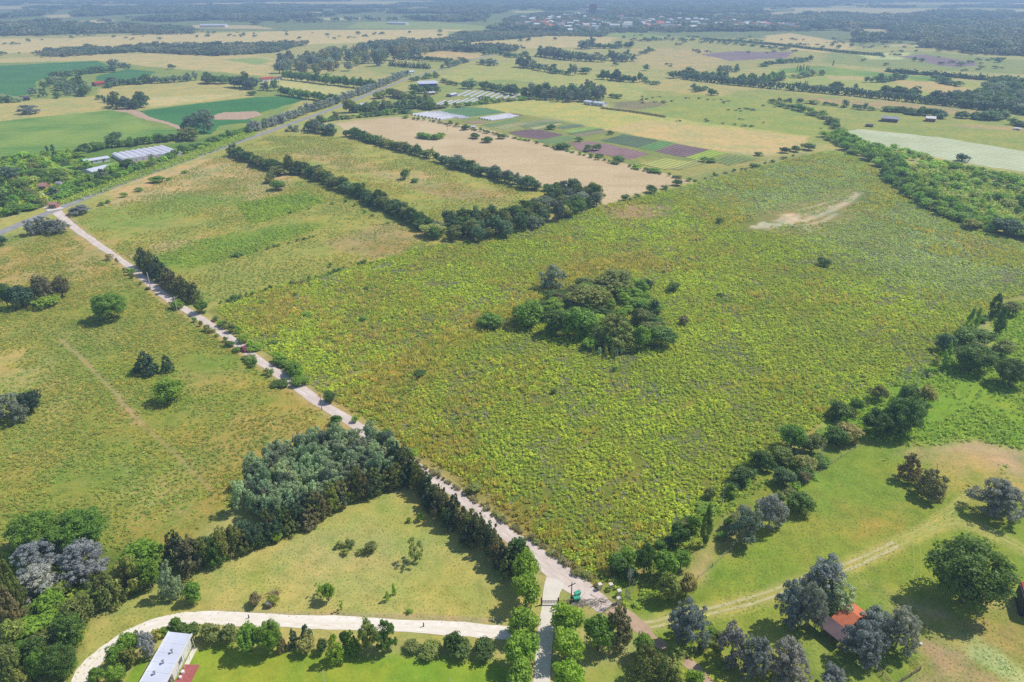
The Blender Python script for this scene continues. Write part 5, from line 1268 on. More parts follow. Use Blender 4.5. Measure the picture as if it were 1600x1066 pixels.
# long far hedge: one clipped row
def hedge(name, pts, w, h, label, col, n_per=2.2):
    W = smooth_path([G(*p) for p in pts], 3); L = []
    for a, b in zip(W[:-1], W[1:]):
        k = max(1, int(np.hypot(*(b - a)) / (w * .33)))
        for j in range(k):
            q = a + (b - a) * j / k
            L.append([q[0] + rng.normal(0, w * .12), q[1] + rng.normal(0, w * .12), h * rng.uniform(.4, .62), w * rng.uniform(.42, .62)])
    v, f = crown_from_lumps(np.array(L), 34, w * .17)
    v = v.copy(); v[:, 2] = np.maximum(v[:, 2], .05)
    o = link(bpy.data.objects.new(name, raw_mesh(name, v, f, [FOL]))); o.color = (*COL[col], 1)
    return tag(o, label, 'hedge')
hedge('hedge', [(1070, 124), (1120, 130), (1200, 138), (1300, 147), (1400, 157), (1500, 168), (1640, 184)], 10, 8, 'very long dark hedge crossing the far right pastures', 'DK')
hedge('hedge', [(1100, 62), (1200, 70), (1310, 82), (1380, 88)], 6, 4, 'broken far hedge running beside the purple heath', 'DG')
hedge('hedge', [(940, 170), (990, 176), (1040, 184)], 2.5, 1.6, 'thin low hedge line above the tan field', 'BO')
hedge('hedge', [(20, 286), (40, 300), (58, 316), (72, 324)], 3.4, 3.6, 'tall clipped hedge leading to the entrance kiosk', 'OL')
# wooded strip on the right
grove(['broadleaf', 'shrub'], ['MG', 'BG', 'BG', 'MG'], [(1285, 214), (1310, 211), (1345, 226), (1395, 245), (1425, 290), (1490, 330), (1620, 365), (1620, 378), (1540, 362), (1470, 338), (1420, 312), (1380, 277), (1366, 256), (1320, 236)], 120, 9.2, 6.0, 'green tree along the near edge of the green wooded strip', 'near edge of the wooded strip', .2)
grove(['shrub', 'broadleaf'], ['BG', 'BG', 'BG', 'YG', 'MG'], [(1360, 226), (1430, 240), (1500, 262), (1620, 282), (1620, 362), (1500, 328), (1430, 288), (1400, 248)], 120, 7.2, 3.8, 'green bush inside the wooded strip on the right', 'inside of the wooded strip', .3)
for x0, y0, x1, y1, l, c in [(1450, 318, 1478, 336, 'bright yellow-green tree at the near edge of the wooded strip', 'YG'), (1500, 343, 1535, 364, 'yellow-green tree lower down the wooded strip edge', 'YG'),
        (1492, 240, 1518, 258, 'round dark tree at the back of the wooded strip', 'DK'), (1545, 340, 1600, 378, 'dense dark tree at the lower end of the wooded strip', 'DK')]:
    T('broadleaf', c, x0, y0, x1, y1, l)
# dotted trees on the far dry fields
dots = [(112, 61), (178, 59), (268, 108), (308, 59), (381, 56), (448, 56), (468, 61), (512, 56), (560, 54), (598, 54), (640, 52), (688, 51), (813, 65), (826, 65), (867, 63), (975, 60), (961, 103), (1020, 62), (1045, 59), (1300, 73), (1310, 76), (1330, 74), (1285, 76), (1360, 57), (1428, 96), (1440, 97), (1500, 103), (1560, 98), (1610, 97), (20, 70), (45, 66), (250, 62), (325, 58), (1590, 176)]
for x, y in dots:
    g = G(x, y); tree('shrub', 'BL', g.x, g.y, rng.uniform(9, 15), rng.uniform(6, 9), 'lone small tree dotted on the far dry fields', 'dotted far trees')

build_trees()
# ------------------------------------------------------------------ buildings
def frame_at(name, label, cat, a, b, z=0.0, group=None):
    """thing whose local x axis runs from map point a to b; returns empty and length"""
    p, q = Gz(*a, z), Gz(*b, z); p.z = q.z = 0
    e = empty(name, (p.x, p.y, 0), math.atan2(q.y - p.y, q.x - p.x)); tag(e, label, cat, group)
    return e, (q - p).length
def gable(mb, x0, x1, y0, y1, z, rise, over=.4, th=.14, mi=0):
    ym = (y0 + y1) / 2; k = rise / (ym - y0)
    for s in (-1, 1):
        ye = ym + s * ((y1 - y0) / 2 + over); ze = z - over * k
        vs = [(x0 - over, ym, z + rise), (x1 + over, ym, z + rise), (x1 + over, ye, ze), (x0 - over, ye, ze)]
        vs += [(x, y, zz - th) for x, y, zz in vs]
        mb.add(vs, [(0, 1, 2, 3), (7, 6, 5, 4), (0, 3, 7, 4), (1, 5, 6, 2), (3, 2, 6, 7)], mi)
def house(name, label, a, b, W, h, wall, roof, rise=None, flat=False, z=0.0, group=None, cat='building', doors=2, windows=4, parts=True, over=.4, tilt=0.0):
    e, L = frame_at(name, label, cat, a, b, z, group)
    rise = W * .22 if rise is None else rise
    m = MB(); m.box(0, L, 0, W, 0, h)
    if not flat:
        for x in (0, L):
            m.add([(x, 0, h), (x, W, h), (x, W / 2, h + rise - .16)], [(0, 1, 2)])
    m.build('wall', wall, e)
    r = MB()
    if flat:
        vs = [(-over, -over, h + .02), (L + over, -over, h + .02), (L + over, W + over, h + .02 + tilt), (-over, W + over, h + .02 + tilt)]
        vs += [(x, y, zz + .18) for x, y, zz in vs]
        r.add(vs, [(3, 2, 1, 0), (4, 5, 6, 7), (0, 1, 5, 4), (1, 2, 6, 5), (2, 3, 7, 6), (3, 0, 4, 7)])
        n = int(L / 2.2)
        for i in range(1, n):
            x = L * i / n
            vs = [(x - .04, -over, h + .2), (x + .04, -over, h + .2), (x + .04, W + over, h + .2 + tilt), (x - .04, W + over, h + .2 + tilt)]
            vs += [(q, y, zz + .03) for q, y, zz in vs]
            r.add(vs, [(4, 5, 6, 7), (0, 4, 7, 3), (1, 2, 6, 5), (0, 1, 5, 4)])
    else:
        gable(r, 0, L, 0, W, h + .03, rise, over)
    ro = r.build('roof', roof, e)
    if parts:
        for i in range(doors):
            x = L * (i + .6) / (doors + .2)
            d = MB(); d.box(x - .5, x + .5, -.05, -.003, .02, min(2.1, h * .8)); d.build('door', M['wood'], e)
        for i in range(windows):
            x = L * (i + .35) / windows
            w = MB(); w.box(x - .6, x + .6, -.04, -.004, h * .38, h * .78); wo = w.build('window', M['white'], e)
            g = MB(); g.box(x - .5, x + .5, -.06, -.042, h * .38 + .1, h * .78 - .1); g.build('pane', M['glass'], wo)
    return e, L, W, ro
# long house, lower left: near side runs to the drive
EZ = 3.3
pa, pb = Gz(295, 992, EZ), Gz(255, 1066, EZ); dirv = (pb - pa).normalized(); p_end = pa + dirv * 31
wv = Gz(254, 992, EZ) - pa; HW = abs(wv.x * -dirv.y + wv.y * dirv.x)
HW -= 1.5
q0, q1 = px_of((p_end.x, p_end.y, EZ)), (295, 992)
# local x from far-below end to the drive end, local y to the left side
e, L, W, ro = house('long_house', 'long low white house with pale sheet roof and red terrace', q0, q1, HW, 2.9, M['white'], M['white_roof'], flat=True, z=EZ, doors=2, windows=0, over=.35, tilt=.5, cat='house')
f = MB(); f.box(-.4, L + .4, -.52, -.36, 2.85, 3.3); f.box(-.4, L + .4, W + .36, W + .5, 3.2, 3.75); f.build('fascia', M['white'], ro)
t = MB(); t.box(-.3, L * .86, -3.4, -.36, 0.0, .12); t.build('terrace', M['terrace'], e)
t = MB(); t.box(L * .86, L - .4, -1.3, -.37, 0, .10); t.build('veranda_floor', M['concrete'], e)
t = MB()
for i in range(6): t.tube([(L - .6 - i * L * .075, -.9, .1), (L - .6 - i * L * .075, -.9, 2.85)], .06, 6)
t.build('veranda_post', M['white'], e)
for i in range(6):
    x = L * .1 + i * L * .15
    w = MB(); w.box(x - .8, x + .8, -.04, -.004, .9, 2.2); wo = w.build('window', M['white'], e)
    g = MB(); g.box(x - .7, x + .7, -.06, -.042, 1.0, 2.1); g.build('pane', M['glass'], wo)
for fx, fy in ((.86, .35), (.78, .5), (.70, .62), (.5, .4)):
    c = MB(); x, y = L * fx, W * fy
    c.tube([(x, y, 3.1), (x, y, 4.1)], .12, 8); c.tube([(x, y, 4.1), (x, y, 4.25)], [.3, .12], 8); c.build('roof_vent', M['metal'], ro)
# farmhouse with orange roof
e, L, W, ro = house('farmhouse', 'farmhouse with bright orange tiled roof half hidden by grey trees', (1297, 984), (1317, 1000), 7.0, 3.2, M['brick'], M['roof_tile'], rise=1.4, cat='house', windows=3)
r = MB(); r.add([(-3.5, -.1, 3.2), (L + 1, -.1, 3.2), (L + 1, -3.1, 2.3), (-3.5, -3.1, 2.3), (-3.5, -.1, 3.06), (L + 1, -.1, 3.06), (L + 1, -3.1, 2.16), (-3.5, -3.1, 2.16)], [(0, 3, 2, 1), (4, 5, 6, 7), (3, 7, 6, 2), (0, 4, 7, 3), (1, 2, 6, 5)])
r.build('lean_to_roof', M['roof_dark'], e)
r = MB()
for i in range(5): r.tube([(-3.2 + i * (L + 4) / 4.2, -3, 0), (-3.2 + i * (L + 4) / 4.2, -3, 2.2)], .09, 6)
r.build('post', M['wood'], e)
house('barn', 'red roofed barn with dark near side cut by the right edge', (1592, 962), (1584, 932), -9, 4.0, M['dark'], M['roof_red'], flat=True, over=.3, tilt=1.2, doors=1, windows=0)
# sheds of the greenhouse farm
def greenhouse():
    A, B, C, D_ = [Gz(x, y, 3.2) for x, y in ((174, 239), (255, 226), (284, 236), (191, 248))]
    for v in (A, B, C, D_): v.z = 0
    e = empty('greenhouse', tuple(D_), 0); tag(e, 'long multi-span greenhouse of whitish film above the asphalt road', 'greenhouse')
    n = 9
    mb = MB(); fr = MB()
    for i in range(n):
        a0 = D_.lerp(C, i / n) - D_; a1 = D_.lerp(C, (i + 1) / n) - D_; b0 = A.lerp(B, i / n) - D_; b1 = A.lerp(B, (i + 1) / n) - D_
        k = 7; vs = []
        for j in range(k + 1):
            t = j / k; z = 2.4 + .8 * math.sin(math.pi * t)
            p = a0.lerp(a1, t); q = b0.lerp(b1, t); vs += [(p.x, p.y, z), (q.x, q.y, z)]
        mb.add(vs, [(2 * j, 2 * j + 2, 2 * j + 3, 2 * j + 1) for j in range(k)])
        g = [(a0.x, a0.y, 0), (a1.x, a1.y, 0)] + [vs[2 * j] for j in range(k, -1, -1)]
        fr.add(g, [list(range(len(g)))])
        g = [(b0.x, b0.y, 0), (b1.x, b1.y, 0)] + [vs[2 * j + 1] for j in range(k, -1, -1)]
        fr.add(g, [list(range(len(g)))])
    for u, v in ((D_ - D_, A - D_), (C - D_, B - D_)):
        fr.add([(u.x, u.y, 0), (v.x, v.y, 0), (v.x, v.y, 2.4), (u.x, u.y, 2.4)], [(0, 1, 2, 3)])
    mb.build('roof', M['plastic'], e); fr.build('wall', M['plastic'], e)
    p = MB()
    for i in range(n + 1):
        a = D_.lerp(C, i / n) - D_; p.tube([(a.x + .05, a.y - .12, 0), (a.x + .05, a.y - .12, 2.4)], .07, 5)
    p.build('post', M['dark'], e)
greenhouse()
house('shed', 'long narrow shed with white roof left of the greenhouse', (134, 258), (172, 252), 7, 2.6, M['white'], M['white_roof'], rise=.9, windows=3)
house('shed', 'white roofed shed in front of the long narrow one, half hidden by a round tree', (146, 275), (190, 264), 11, 2.8, M['white'], M['white_roof'], rise=1.3, windows=3)
house('kiosk', 'small entrance kiosk with a flat roof by the road junction', (77, 326), (88, 326), 4, 2.6, M['brick'], M['roof_pink'], rise=.8, doors=1, windows=2, cat='kiosk')
house('house', 'small pink roofed house hidden in the overgrown garden', (61, 298), (72, 298), 6, 3, M['brick'], M['roof_pink'], rise=1.4, windows=2, cat='house')
house('shed', 'small grey roofed hut deep in the overgrown garden', (88, 292), (95, 292), 4, 2.4, M['white'], M['roof_grey'], rise=.7, doors=1, windows=1)
house('house', 'red roofed house left of the trees above the pale hay field', (150, 135), (168, 133), 9, 3.4, M['brick'], M['roof_red'], rise=1.8, windows=3, cat='house')
house('shed', 'dark brown roofed shed at the left edge among trees', (32, 158), (47, 157), 10, 3.2, M['dark'], M['roof_dark'], rise=1.4, windows=2)
house('house', 'bright red roofed house beside the straight tree rows', (411, 128), (429, 126), 9, 3.2, M['white'], M['roof_red'], rise=1.8, windows=3, cat='house')
house('house', 'small dark red roofed house next to the bright red one', (433, 126), (441, 125), 6, 3, M['white'], M['roof_dark'], rise=1.4, windows=2, cat='house')
house('hall', 'wide hall with a pale roof in front of the farm trees by the road', (562, 173), (594, 173), 17, 4.2, M['roof_grey'], M['white_roof'], rise=2.2, windows=4)
house('shed', 'long white roofed shed with dark blue front by the far road', (656, 138), (684, 137), 16, 5.0, M['blue_wall'], M['white_roof'], flat=True, over=1.2, tilt=1.5, windows=3)
house('shed', 'small white roofed shed in front of the long blue one', (668, 149), (680, 148), 6, 2.6, M['brick'], M['white_roof'], rise=1, windows=2)
house('shed', 'low grey shed at the left end of the nursery beds', (706, 152), (715, 150), 8, 2.6, M['roof_grey'], M['white_roof'], rise=1, windows=1)
house('shed', 'white shed, left one of the two at the foot of the grove', (912, 163), (922, 165), 8, 3.4, M['white'], M['white_roof'], rise=1, windows=2)
house('shed', 'white shed, right one of the two at the foot of the grove', (926, 165), (942, 167), 8, 3.4, M['white'], M['white_roof'], rise=1, windows=3)
house('shed', 'tiny white shed beside a round bush on the stubble edge', (736, 202), (743, 202), 4, 2.2, M['white'], M['white_roof'], rise=.6, doors=1, windows=1)
house('shed', 'tiny pale shed half hidden right of the white hall', (636, 167), (643, 167), 7, 2.8, M['white'], M['white_roof'], rise=1, windows=1)
house('shed', 'grey open sided shed in the far right pasture', (1376, 190), (1402, 192), 11, 3.2, M['roof_dark'], M['roof_grey'], rise=1.6, windows=2)
house('shed', 'white roofed shed with red end wall in the far right pasture', (1446, 190), (1461, 191), 9, 3.2, M['roof_red'], M['white'], rise=1.5, windows=2)
house('hut', 'low dark hut in the far right pasture nearest the hay field', (1352, 198), (1363, 199), 4, 1.8, M['dark'], M['roof_dark'], rise=.6, doors=1, windows=0)
house('shed', 'white specks of a low shed at the right edge above the hay field', (1584, 203), (1594, 204), 4, 1.6, M['white'], M['white'], rise=.5, doors=1, windows=0)
house('shed', 'white farm shed on the tan strip far to the left', (312, 43), (352, 43), 25, 6, M['white'], M['white_roof'], rise=3, windows=0)
house('shed', 'white low shed under the left end of the town', (604, 38), (634, 39), 20, 5, M['white'], M['white_roof'], rise=2, windows=0)
house('shed', 'small white farm building beside the big wood', (588, 103), (594, 103), 8, 4, M['white'], M['white_roof'], rise=1.6, windows=1)
house('shed', 'pale shed behind the far road row', (638, 116), (648, 115), 9, 3, M['white'], M['white_roof'], rise=1.2, windows=1)
# pump house, bin shelters
house('pump_house', 'tiny white pump house on the lawn near the drive', (417, 950.5), (423, 950.5), 1.2, 1.2, M['white'], M['roof_grey'], flat=True, doors=1, windows=0, over=.06, cat='hut')

# film tunnels and nursery beds
def tunnels(label, group, a, b, c, n, w, h, mat, name='low_tunnel', cat='tunnel'):
    """n low tunnels between edge a->b, each running towards c"""
    A, B, C_ = G(*a), G(*b), G(*c); run = C_ - A; Ln = run.length; ang = math.atan2(run.y, run.x)
    k = 6; vs = []
    for i, x in enumerate((0, Ln)):
        for j in range(k + 1):
            t = math.pi * j / k; vs.append((x, math.cos(t) * w / 2, math.sin(t) * h))
    mb = MB(); mb.add(vs, [(j, j + 1, k + 2 + j, k + 1 + j) for j in range(k)] + [list(range(k + 1)), list(range(k + 1, 2 * k + 2))[::-1]])
    me = None
    for i in range(n):
        p = A.lerp(B, (i + .5) / n)
        if me is None:
            o = mb.build(name, mat); me = o.data
        else: o = link(bpy.data.objects.new(name, me))
        o.location = (p.x, p.y, 0.02); o.rotation_euler = (0, 0, ang)
        o.scale = (rng.uniform(.9, 1.02), 1, rng.uniform(.9, 1.1)); tag(o, label, cat, group)
tunnels('pale film tunnel in the block at the near left of the vegetable plots', 'film tunnels by the stubble field', (641, 180), (690, 188), (668, 176), 9, 3.6, 1.5, M['tunnel'])
tunnels('pale film tunnel in the right half of the block by the vegetable plots', 'film tunnels, right half', (668, 176), (718, 186), (686, 175), 9, 3.4, 1.4, M['tunnel'])
tunnels('white film tunnel in the separate small block on the plots', 'small block of film tunnels', (747, 185), (768, 189), (785, 180), 5, 3.2, 1.3, M['tunnel'])
tunnels('white film tunnel at the right end of the small block', 'right end of the small block', (780, 180), (797, 184), (795, 178.5), 4, 3.0, 1.3, M['tunnel'])
tunnels('pale nursery bed in the upper group of parallel beds', 'nursery beds, upper group', (708, 150), (800, 156), (730, 141), 9, 3.4, .7, M['tunnel'], 'nursery_bed', 'nursery bed')
tunnels('pale nursery bed in the lower group of parallel beds', 'nursery beds, lower group', (668, 166), (740, 160), (690, 158), 6, 3.0, .7, M['tunnel'], 'nursery_bed', 'nursery bed')

# ------------------------------------------------------------------ street furniture and small things
def pole(name, label, px, py, h, mat, cross=True, r=.14, cat='pole', group=None):
    g = G(px, py); e = empty(name, tuple(g), rng.uniform(0, 1)); tag(e, label, cat, group)
    b = MB(); b.tube([(0, 0, 0), (0, 0, h)], [r, r * .7], 8); b.build('post', mat, e)
    if cross:
        b = MB(); b.box(-.9, .9, -.06, .06, h - .7, h - .56); b.build('crossarm', mat, e)
        for x in (-.8, 0, .8):
            b = MB(); b.tube([(x, 0, h - .56), (x, 0, h - .3)], .06, 6); b.build('insulator', M['white'], e)
    return e
pole('utility_pole', 'pale concrete pole beside the shaded part of the dirt road', 236, 453, 8.2, M['concrete'], cross=False, r=.2)
pole('utility_pole', 'thin pale pole in front of a bush by the dirt road', 277, 486, 6.5, M['concrete'], cross=True, r=.13)
pole('utility_pole', 'thin pole on the left verge below the short windbreak', 304, 507, 6.0, M['metal'], cross=True, r=.12)
pole('utility_pole', 'grey pole on the left verge near the round dark bushes', 503, 641, 6.0, M['wood'], cross=True, r=.13)
pole('utility_pole', 'dark wooden pole by the green bins at the entrance', 892, 944, 6.2, M['dark'], cross=True, r=.14)
pole('utility_pole', 'thin pole on the stubble field between bush islands', 677, 245, 8, M['wood'], cross=True, r=.14)
pole('utility_pole', 'thin pole at the back of the stubble field', 699, 205, 8, M['wood'], cross=True, r=.14)
pole('lamp_post', 'thin white post on the bright lawn at the bottom', 507, 1066, 3.2, M['white'], cross=False, r=.07, cat='post')
pole('lamp_post', 'short white post at the bottom edge of the bright lawn right of the other', 705, 1074, 2.4, M['white'], cross=False, r=.07, cat='post')
pole('marker_post', 'short dark post at the edge of the gravel drive near the pair of olive trees', 662, 979, 1.1, M['dark'], cross=False, r=.14, cat='post')
pole('marker_post', 'short dark post at the edge of the gravel drive above the clipped bushes', 389, 966, 1.0, M['dark'], cross=False, r=.14, cat='post')
pole('dead_tree', 'bare pale trunk standing at the meadow edge beside the bushes', 1127, 792, 6, M['pale_bark'], cross=False, r=.16, cat='dead tree')
# gate posts right of the dirt road
for (x, y), l in zip([(937, 921), (954, 921), (967, 931), (966, 943)], ['white stubby gate pillar nearest the dirt road', 'white stubby gate pillar second from the dirt road', 'white stubby pillar above the lowest one', 'grey stubby pillar, lowest of the four']):
    g = G(x, y); e = empty('gate_pillar', tuple(g), .3); tag(e, l, 'pillar')
    b = MB(); b.box(-.32, .32, -.32, .32, 0, 1.5); b.build('shaft', M['concrete'], e)
    b = MB(); b.box(-.42, .42, -.42, .42, 1.5, 1.66); b.build('cap', M['concrete'], e)
# entrance barrier across the paved way with fence to the pole
e, L = frame_at('entrance_gate', 'dark metal bar gate across the paved entrance', 'gate', (846, 945), (872, 945))
for x in (0, L):
    b = MB(); b.tube([(x, 0, 0), (x, 0, 2.0)], .16, 8); b.build('post', M['dark'], e)
b = MB()
for z in (.5, .85, 1.2): b.tube([(.2, 0, z), (L - .2, 0, z)], .06, 6)
for i in range(6): b.tube([(.2 + (L - .4) * i / 5, 0, .45), (.2 + (L - .4) * i / 5, 0, 1.25)], .035, 5)
b.build('gate_panel', M['dark'], e)
e, L = frame_at('rail_fence', 'low dark rail fence between entrance gate and wooden pole', 'fence', (873, 944), (890, 943))
for i in range(5):
    b = MB(); b.tube([(L * i / 4, 0, 0), (L * i / 4, 0, 1.1)], .08, 6); b.build('post', M['wood'], e)
b = MB(); b.tube([(0, 0, .95), (L, 0, .95)], .06, 6); b.build('rail', M['wood'], e)
b = MB(); b.tube([(0, 0, .5), (L, 0, .5)], .06, 6); b.build('rail', M['wood'], e)
e, L = frame_at('sign_board', 'pale low board beside the entrance under the first avenue tree', 'board', (869, 952), (877, 952))
b = MB(); b.box(0, L, -.05, .05, .4, 1.3); b.build('panel', M['white'], e)
for x in (.1, L - .1):
    b = MB(); b.box(x - .05, x + .05, .052, .14, 0, 1.3); b.build('post', M['wood'], e)
# two green bins
for (x, y), rz, l in [((902, 931), .5, 'green wheeled container by the dirt road, upper one'), ((901, 939), .2, 'green wheeled container by the wooden pole, lower one')]:
    g = G(x, y); e = empty('waste_container', tuple(g), rz); e.scale = (.72, .72, .72); tag(e, l, 'bin')
    b = MB(); vs = [(-.75, -.45, .2), (.75, -.45, .2), (.75, .45, .2), (-.75, .45, .2), (-.95, -.6, 1.35), (.95, -.6, 1.35), (.95, .6, 1.35), (-.95, .6, 1.35)]
    b.add(vs, [(3, 2, 1, 0), (0, 1, 5, 4), (1, 2, 6, 5), (2, 3, 7, 6), (3, 0, 4, 7), (4, 5, 6, 7)]); b.build('body', M['green_bin'], e)
    b = MB(); vs = []
    for j in range(7):
        t = math.pi * j / 6; vs += [(-1.0, -math.cos(t) * .66, 1.37 + math.sin(t) * .32), (1.0, -math.cos(t) * .66, 1.37 + math.sin(t) * .32)]
    b.add(vs, [(2 * j, 2 * j + 1, 2 * j + 3, 2 * j + 2) for j in range(6)] + [[2 * j for j in range(7)][::-1], [2 * j + 1 for j in range(7)]]); b.build('lid', M['green_bin'], e)
    for sx in (-.6, .6):
        for sy in (-.35, .35):
            b = MB(); b.tube([(sx, sy - .05, .12), (sx, sy + .05, .12)], .12, 10); b.build('wheel', M['dark'], e)
# fallen branches on the road
for (x, y), rz, s, l in [((925, 941), .1, 1.0, 'pile of cut branches lying across the end of the dirt road'), ((908, 943), .6, .7, 'smaller heap of cut branches beside the green containers')]:
    g = G(x, y); b = MB()
    for i in range(46):
        a = rng.normal(.0, .5) + rz; px_, py_ = rng.normal(0, 2.1 * s), rng.normal(0, .7 * s); l_ = rng.uniform(.6, 1.8) * s; z = rng.uniform(.05, .5)
        b.tube([(px_ - l_ * math.cos(a), py_ - l_ * math.sin(a), z * .4), (px_ + l_ * math.cos(a), py_ + l_ * math.sin(a), z)], [.06, .025], 4)
    o = b.build('branch_pile', M['pale_bark'], None, tuple(g)); tag(o, l, 'branches')
g = G(427, 930); b = MB()
for i in range(40):
    a = rng.uniform(0, 3.1); px_, py_ = rng.normal(0, .6), rng.normal(0, .5); l_ = rng.uniform(.4, 1.0)
    b.tube([(px_ - l_ * math.cos(a), py_ - l_ * math.sin(a), .05), (px_ + l_ * math.cos(a), py_ + l_ * math.sin(a), rng.uniform(.2, .9))], [.05, .02], 4)
tag(b.build('branch_pile', M['wood'], None, tuple(g)), 'brown brush pile on the lawn above the tiny pump house', 'branches')
# wire fence along the right side of the dirt road
def wire_fence(label, pts, step=6.0, h=1.2):
    W = smooth_path([G(*p) for p in pts], 2); o0 = np.array([W[0][0], W[0][1]])
    e = empty('wire_fence', (o0[0], o0[1], 0)); tag(e, label, 'fence')
    pb = MB(); wb = MB(); 
    for a, c in zip(W[:-1], W[1:]):
        a = a - o0; c = c - o0; n = max(1, int(np.hypot(*(c - a)) / step))
        for i in range(n):
            q = a + (c - a) * i / n; pb.tube([(q[0], q[1], 0), (q[0], q[1], h)], .07, 5)
        for z in (.4, .75, 1.1): wb.tube([(a[0], a[1], z), (c[0], c[1], z)], .015, 4)
    tag(pb.build('posts', M['wood'], e), kind='stuff'); wb.build('wires', M['metal'], e)
wire_fence('thin wire fence on the right side of the lower dirt road', [(575, 664), (645, 712), (725, 764), (800, 822), (862, 861), (925, 906)])
wire_fence('thin wire fence between the scrub edge and the mown meadow', [(1090, 905), (1140, 862), (1180, 822), (1270, 745), (1345, 696)])
def barrel(label, px, py, r, h, mat, name='water_tank', cat='tank'):
    g = G(px, py); e = empty(name, tuple(g)); tag(e, label, cat)
    b = MB(); b.tube([(0, 0, 0), (0, 0, h)], [r, r], 14); b.build('body', mat, e)
    b = MB(); b.tube([(0, 0, h), (0, 0, h + r * .25), (0, 0, h + r * .3)], [r * 1.03, r * .5, r * .2], 14); b.build('lid', mat, e)
barrel('small white pot at the edge of the red terrace', 286, 1052, .35, .6, M['white'], 'garden_pot', 'pot')
barrel('second small white pot further along the red terrace edge', 282, 1060, .3, .5, M['white'], 'garden_pot', 'pot')
barrel('tiny white object standing in the grass right of the grey trees by the corral', 1438, 1008, .28, .5, M['white'], 'water_tank', 'tank')
# corral
def rail_fence(label, pts, h=1.3, step=2.2, rails=3):
    W = [G(*p) for p in pts]; o0 = W[0]
    e = empty('corral_fence', tuple(o0)); tag(e, label, 'fence')
    for a, c in zip(W[:-1], W[1:]):
        a = a - o0; c = c - o0; n = max(1, int((c - a).length / step))
        for i in range(n + 1):
            if i == 0 and a.length > 0: continue
            p = a.lerp(c, i / n); b = MB(); b.tube([(p.x, p.y, 0), (p.x, p.y, h)], .09, 6); b.build('post', M['wood'], e)
    b = MB()
    for a, c in zip(W[:-1], W[1:]):
        a = a - o0; c = c - o0
        for k in range(rails):
            z = h * (k + 1) / rails - .1; b.tube([(a.x, a.y, z), (c.x, c.y, z)], .055, 5)
    b.build('rails', M['wood'], e)
rail_fence('weathered wooden corral fence by the bare ground at the lower right', [(1411, 1021), (1437, 1048), (1408, 1066), (1385, 1085)])
rail_fence('wooden corral fence running from the grey tree to the bottom edge', [(1357, 1032), (1378, 1056), (1400, 1085)])
# small red car on the dirt road
def car(label, px, py, rz, mat):
    g = G(px, py); e = empty('parked_car', tuple(g), rz); tag(e, label, 'car')
    prof = [(-2.0, .35), (-2.05, .8), (-1.7, .95), (-1.2, 1.42), (.35, 1.45), (.95, .98), (1.9, .85), (2.05, .6), (2.0, .35)]
    b = MB(); n = len(prof)
    for s in (-1, 1):
        for x, z in prof: b.v.append((x, s * (.82 if z < 1.1 else .66), z))
    b.f += [list(range(n)), list(range(2 * n - 1, n - 1, -1))]; b.m += [0, 0]
    for i in range(n): b.f.append([i, n + i, n + (i + 1) % n, (i + 1) % n]); b.m.append(0)
    b.build('body', mat, e)
    w = MB(); w.add([(.42, -.62, 1.42), (.42, .62, 1.42), (.95, .72, 1.02), (.95, -.72, 1.02)], [(0, 3, 2, 1)]); o = w.build('windscreen', M['glass'], e); o.location.x = .03; o.location.z = .02
    for s in (-1, 1):
        w = MB(); w.box(-1.15, .4, s * .76 - .03, s * .76 + .03, .98, 1.34); w.build('side_window', M['glass'], e)
        for x in (-1.25, 1.25):
            w = MB(); w.tube([(x, s * .7, .32), (x, s * .9, .32)], .32, 12); w.build('wheel', M['dark'], e)
car('small dark red car on the dirt road beside the verge bushes', 382, 548, heading((345, 519), (400, 560)), mat_plain('red_paint', '8a2a4a', .4, .1, 1, .5))

# ------------------------------------------------------------------ the far town
def town_house(x, y, w, l, h, rz, roofm, label, group):
    b = MB(); b.box(-l / 2, l / 2, -w / 2, w / 2, 0, h, 0); r = w * .3
    b.add([(-l / 2 - .3, -w / 2 - .3, h), (l / 2 + .3, -w / 2 - .3, h), (l / 2 + .3, 0, h + r), (-l / 2 - .3, 0, h + r), (-l / 2 - .3, w / 2 + .3, h), (l / 2 + .3, w / 2 + .3, h)],
          [(0, 1, 2, 3), (3, 2, 5, 4), (0, 3, 4), (1, 5, 2)], 1)
    o = b.build('house', [M['white'], roofm], None, (x, y, 0), rz); return tag(o, label, 'house', group)
TOWN = GA([(790, 50), (800, 30), (860, 22), (930, 26), (1010, 28), (1110, 33), (1240, 36), (1260, 48), (1150, 45), (1060, 48), (960, 49), (880, 50)])
cnt = 0; lo, hi = TOWN.min(0), TOWN.max(0)
roofs = [(M['white'], 'pale roofed'), (M['roof_tile'], 'red roofed'), (M['roof_grey'], 'grey roofed')]
town_pts = []
while cnt < 170:
    q = rng.uniform(lo, hi)
    if sdist(TOWN, np.array([q[0]]), np.array([q[1]]))[0] < 0: continue
    fx = px_of((q[0], q[1], 0))
    dens = .35 + .65 * math.exp(-((fx[1] - 41) / 5) ** 2)
    if rng.random() > dens: continue
    ri = rng.choice(3, p=[.6, .25, .15]); s = rng.uniform(.9, 1.5)
    town_house(q[0], q[1], 9 * s, 14 * s * rng.uniform(.8, 1.5), rng.uniform(4, 7), rng.uniform(0, 3.1), roofs[ri][0], roofs[ri][1] + ' house among the trees of the far town', roofs[ri][1] + ' houses of the far town')
    town_pts.append(q); cnt += 1
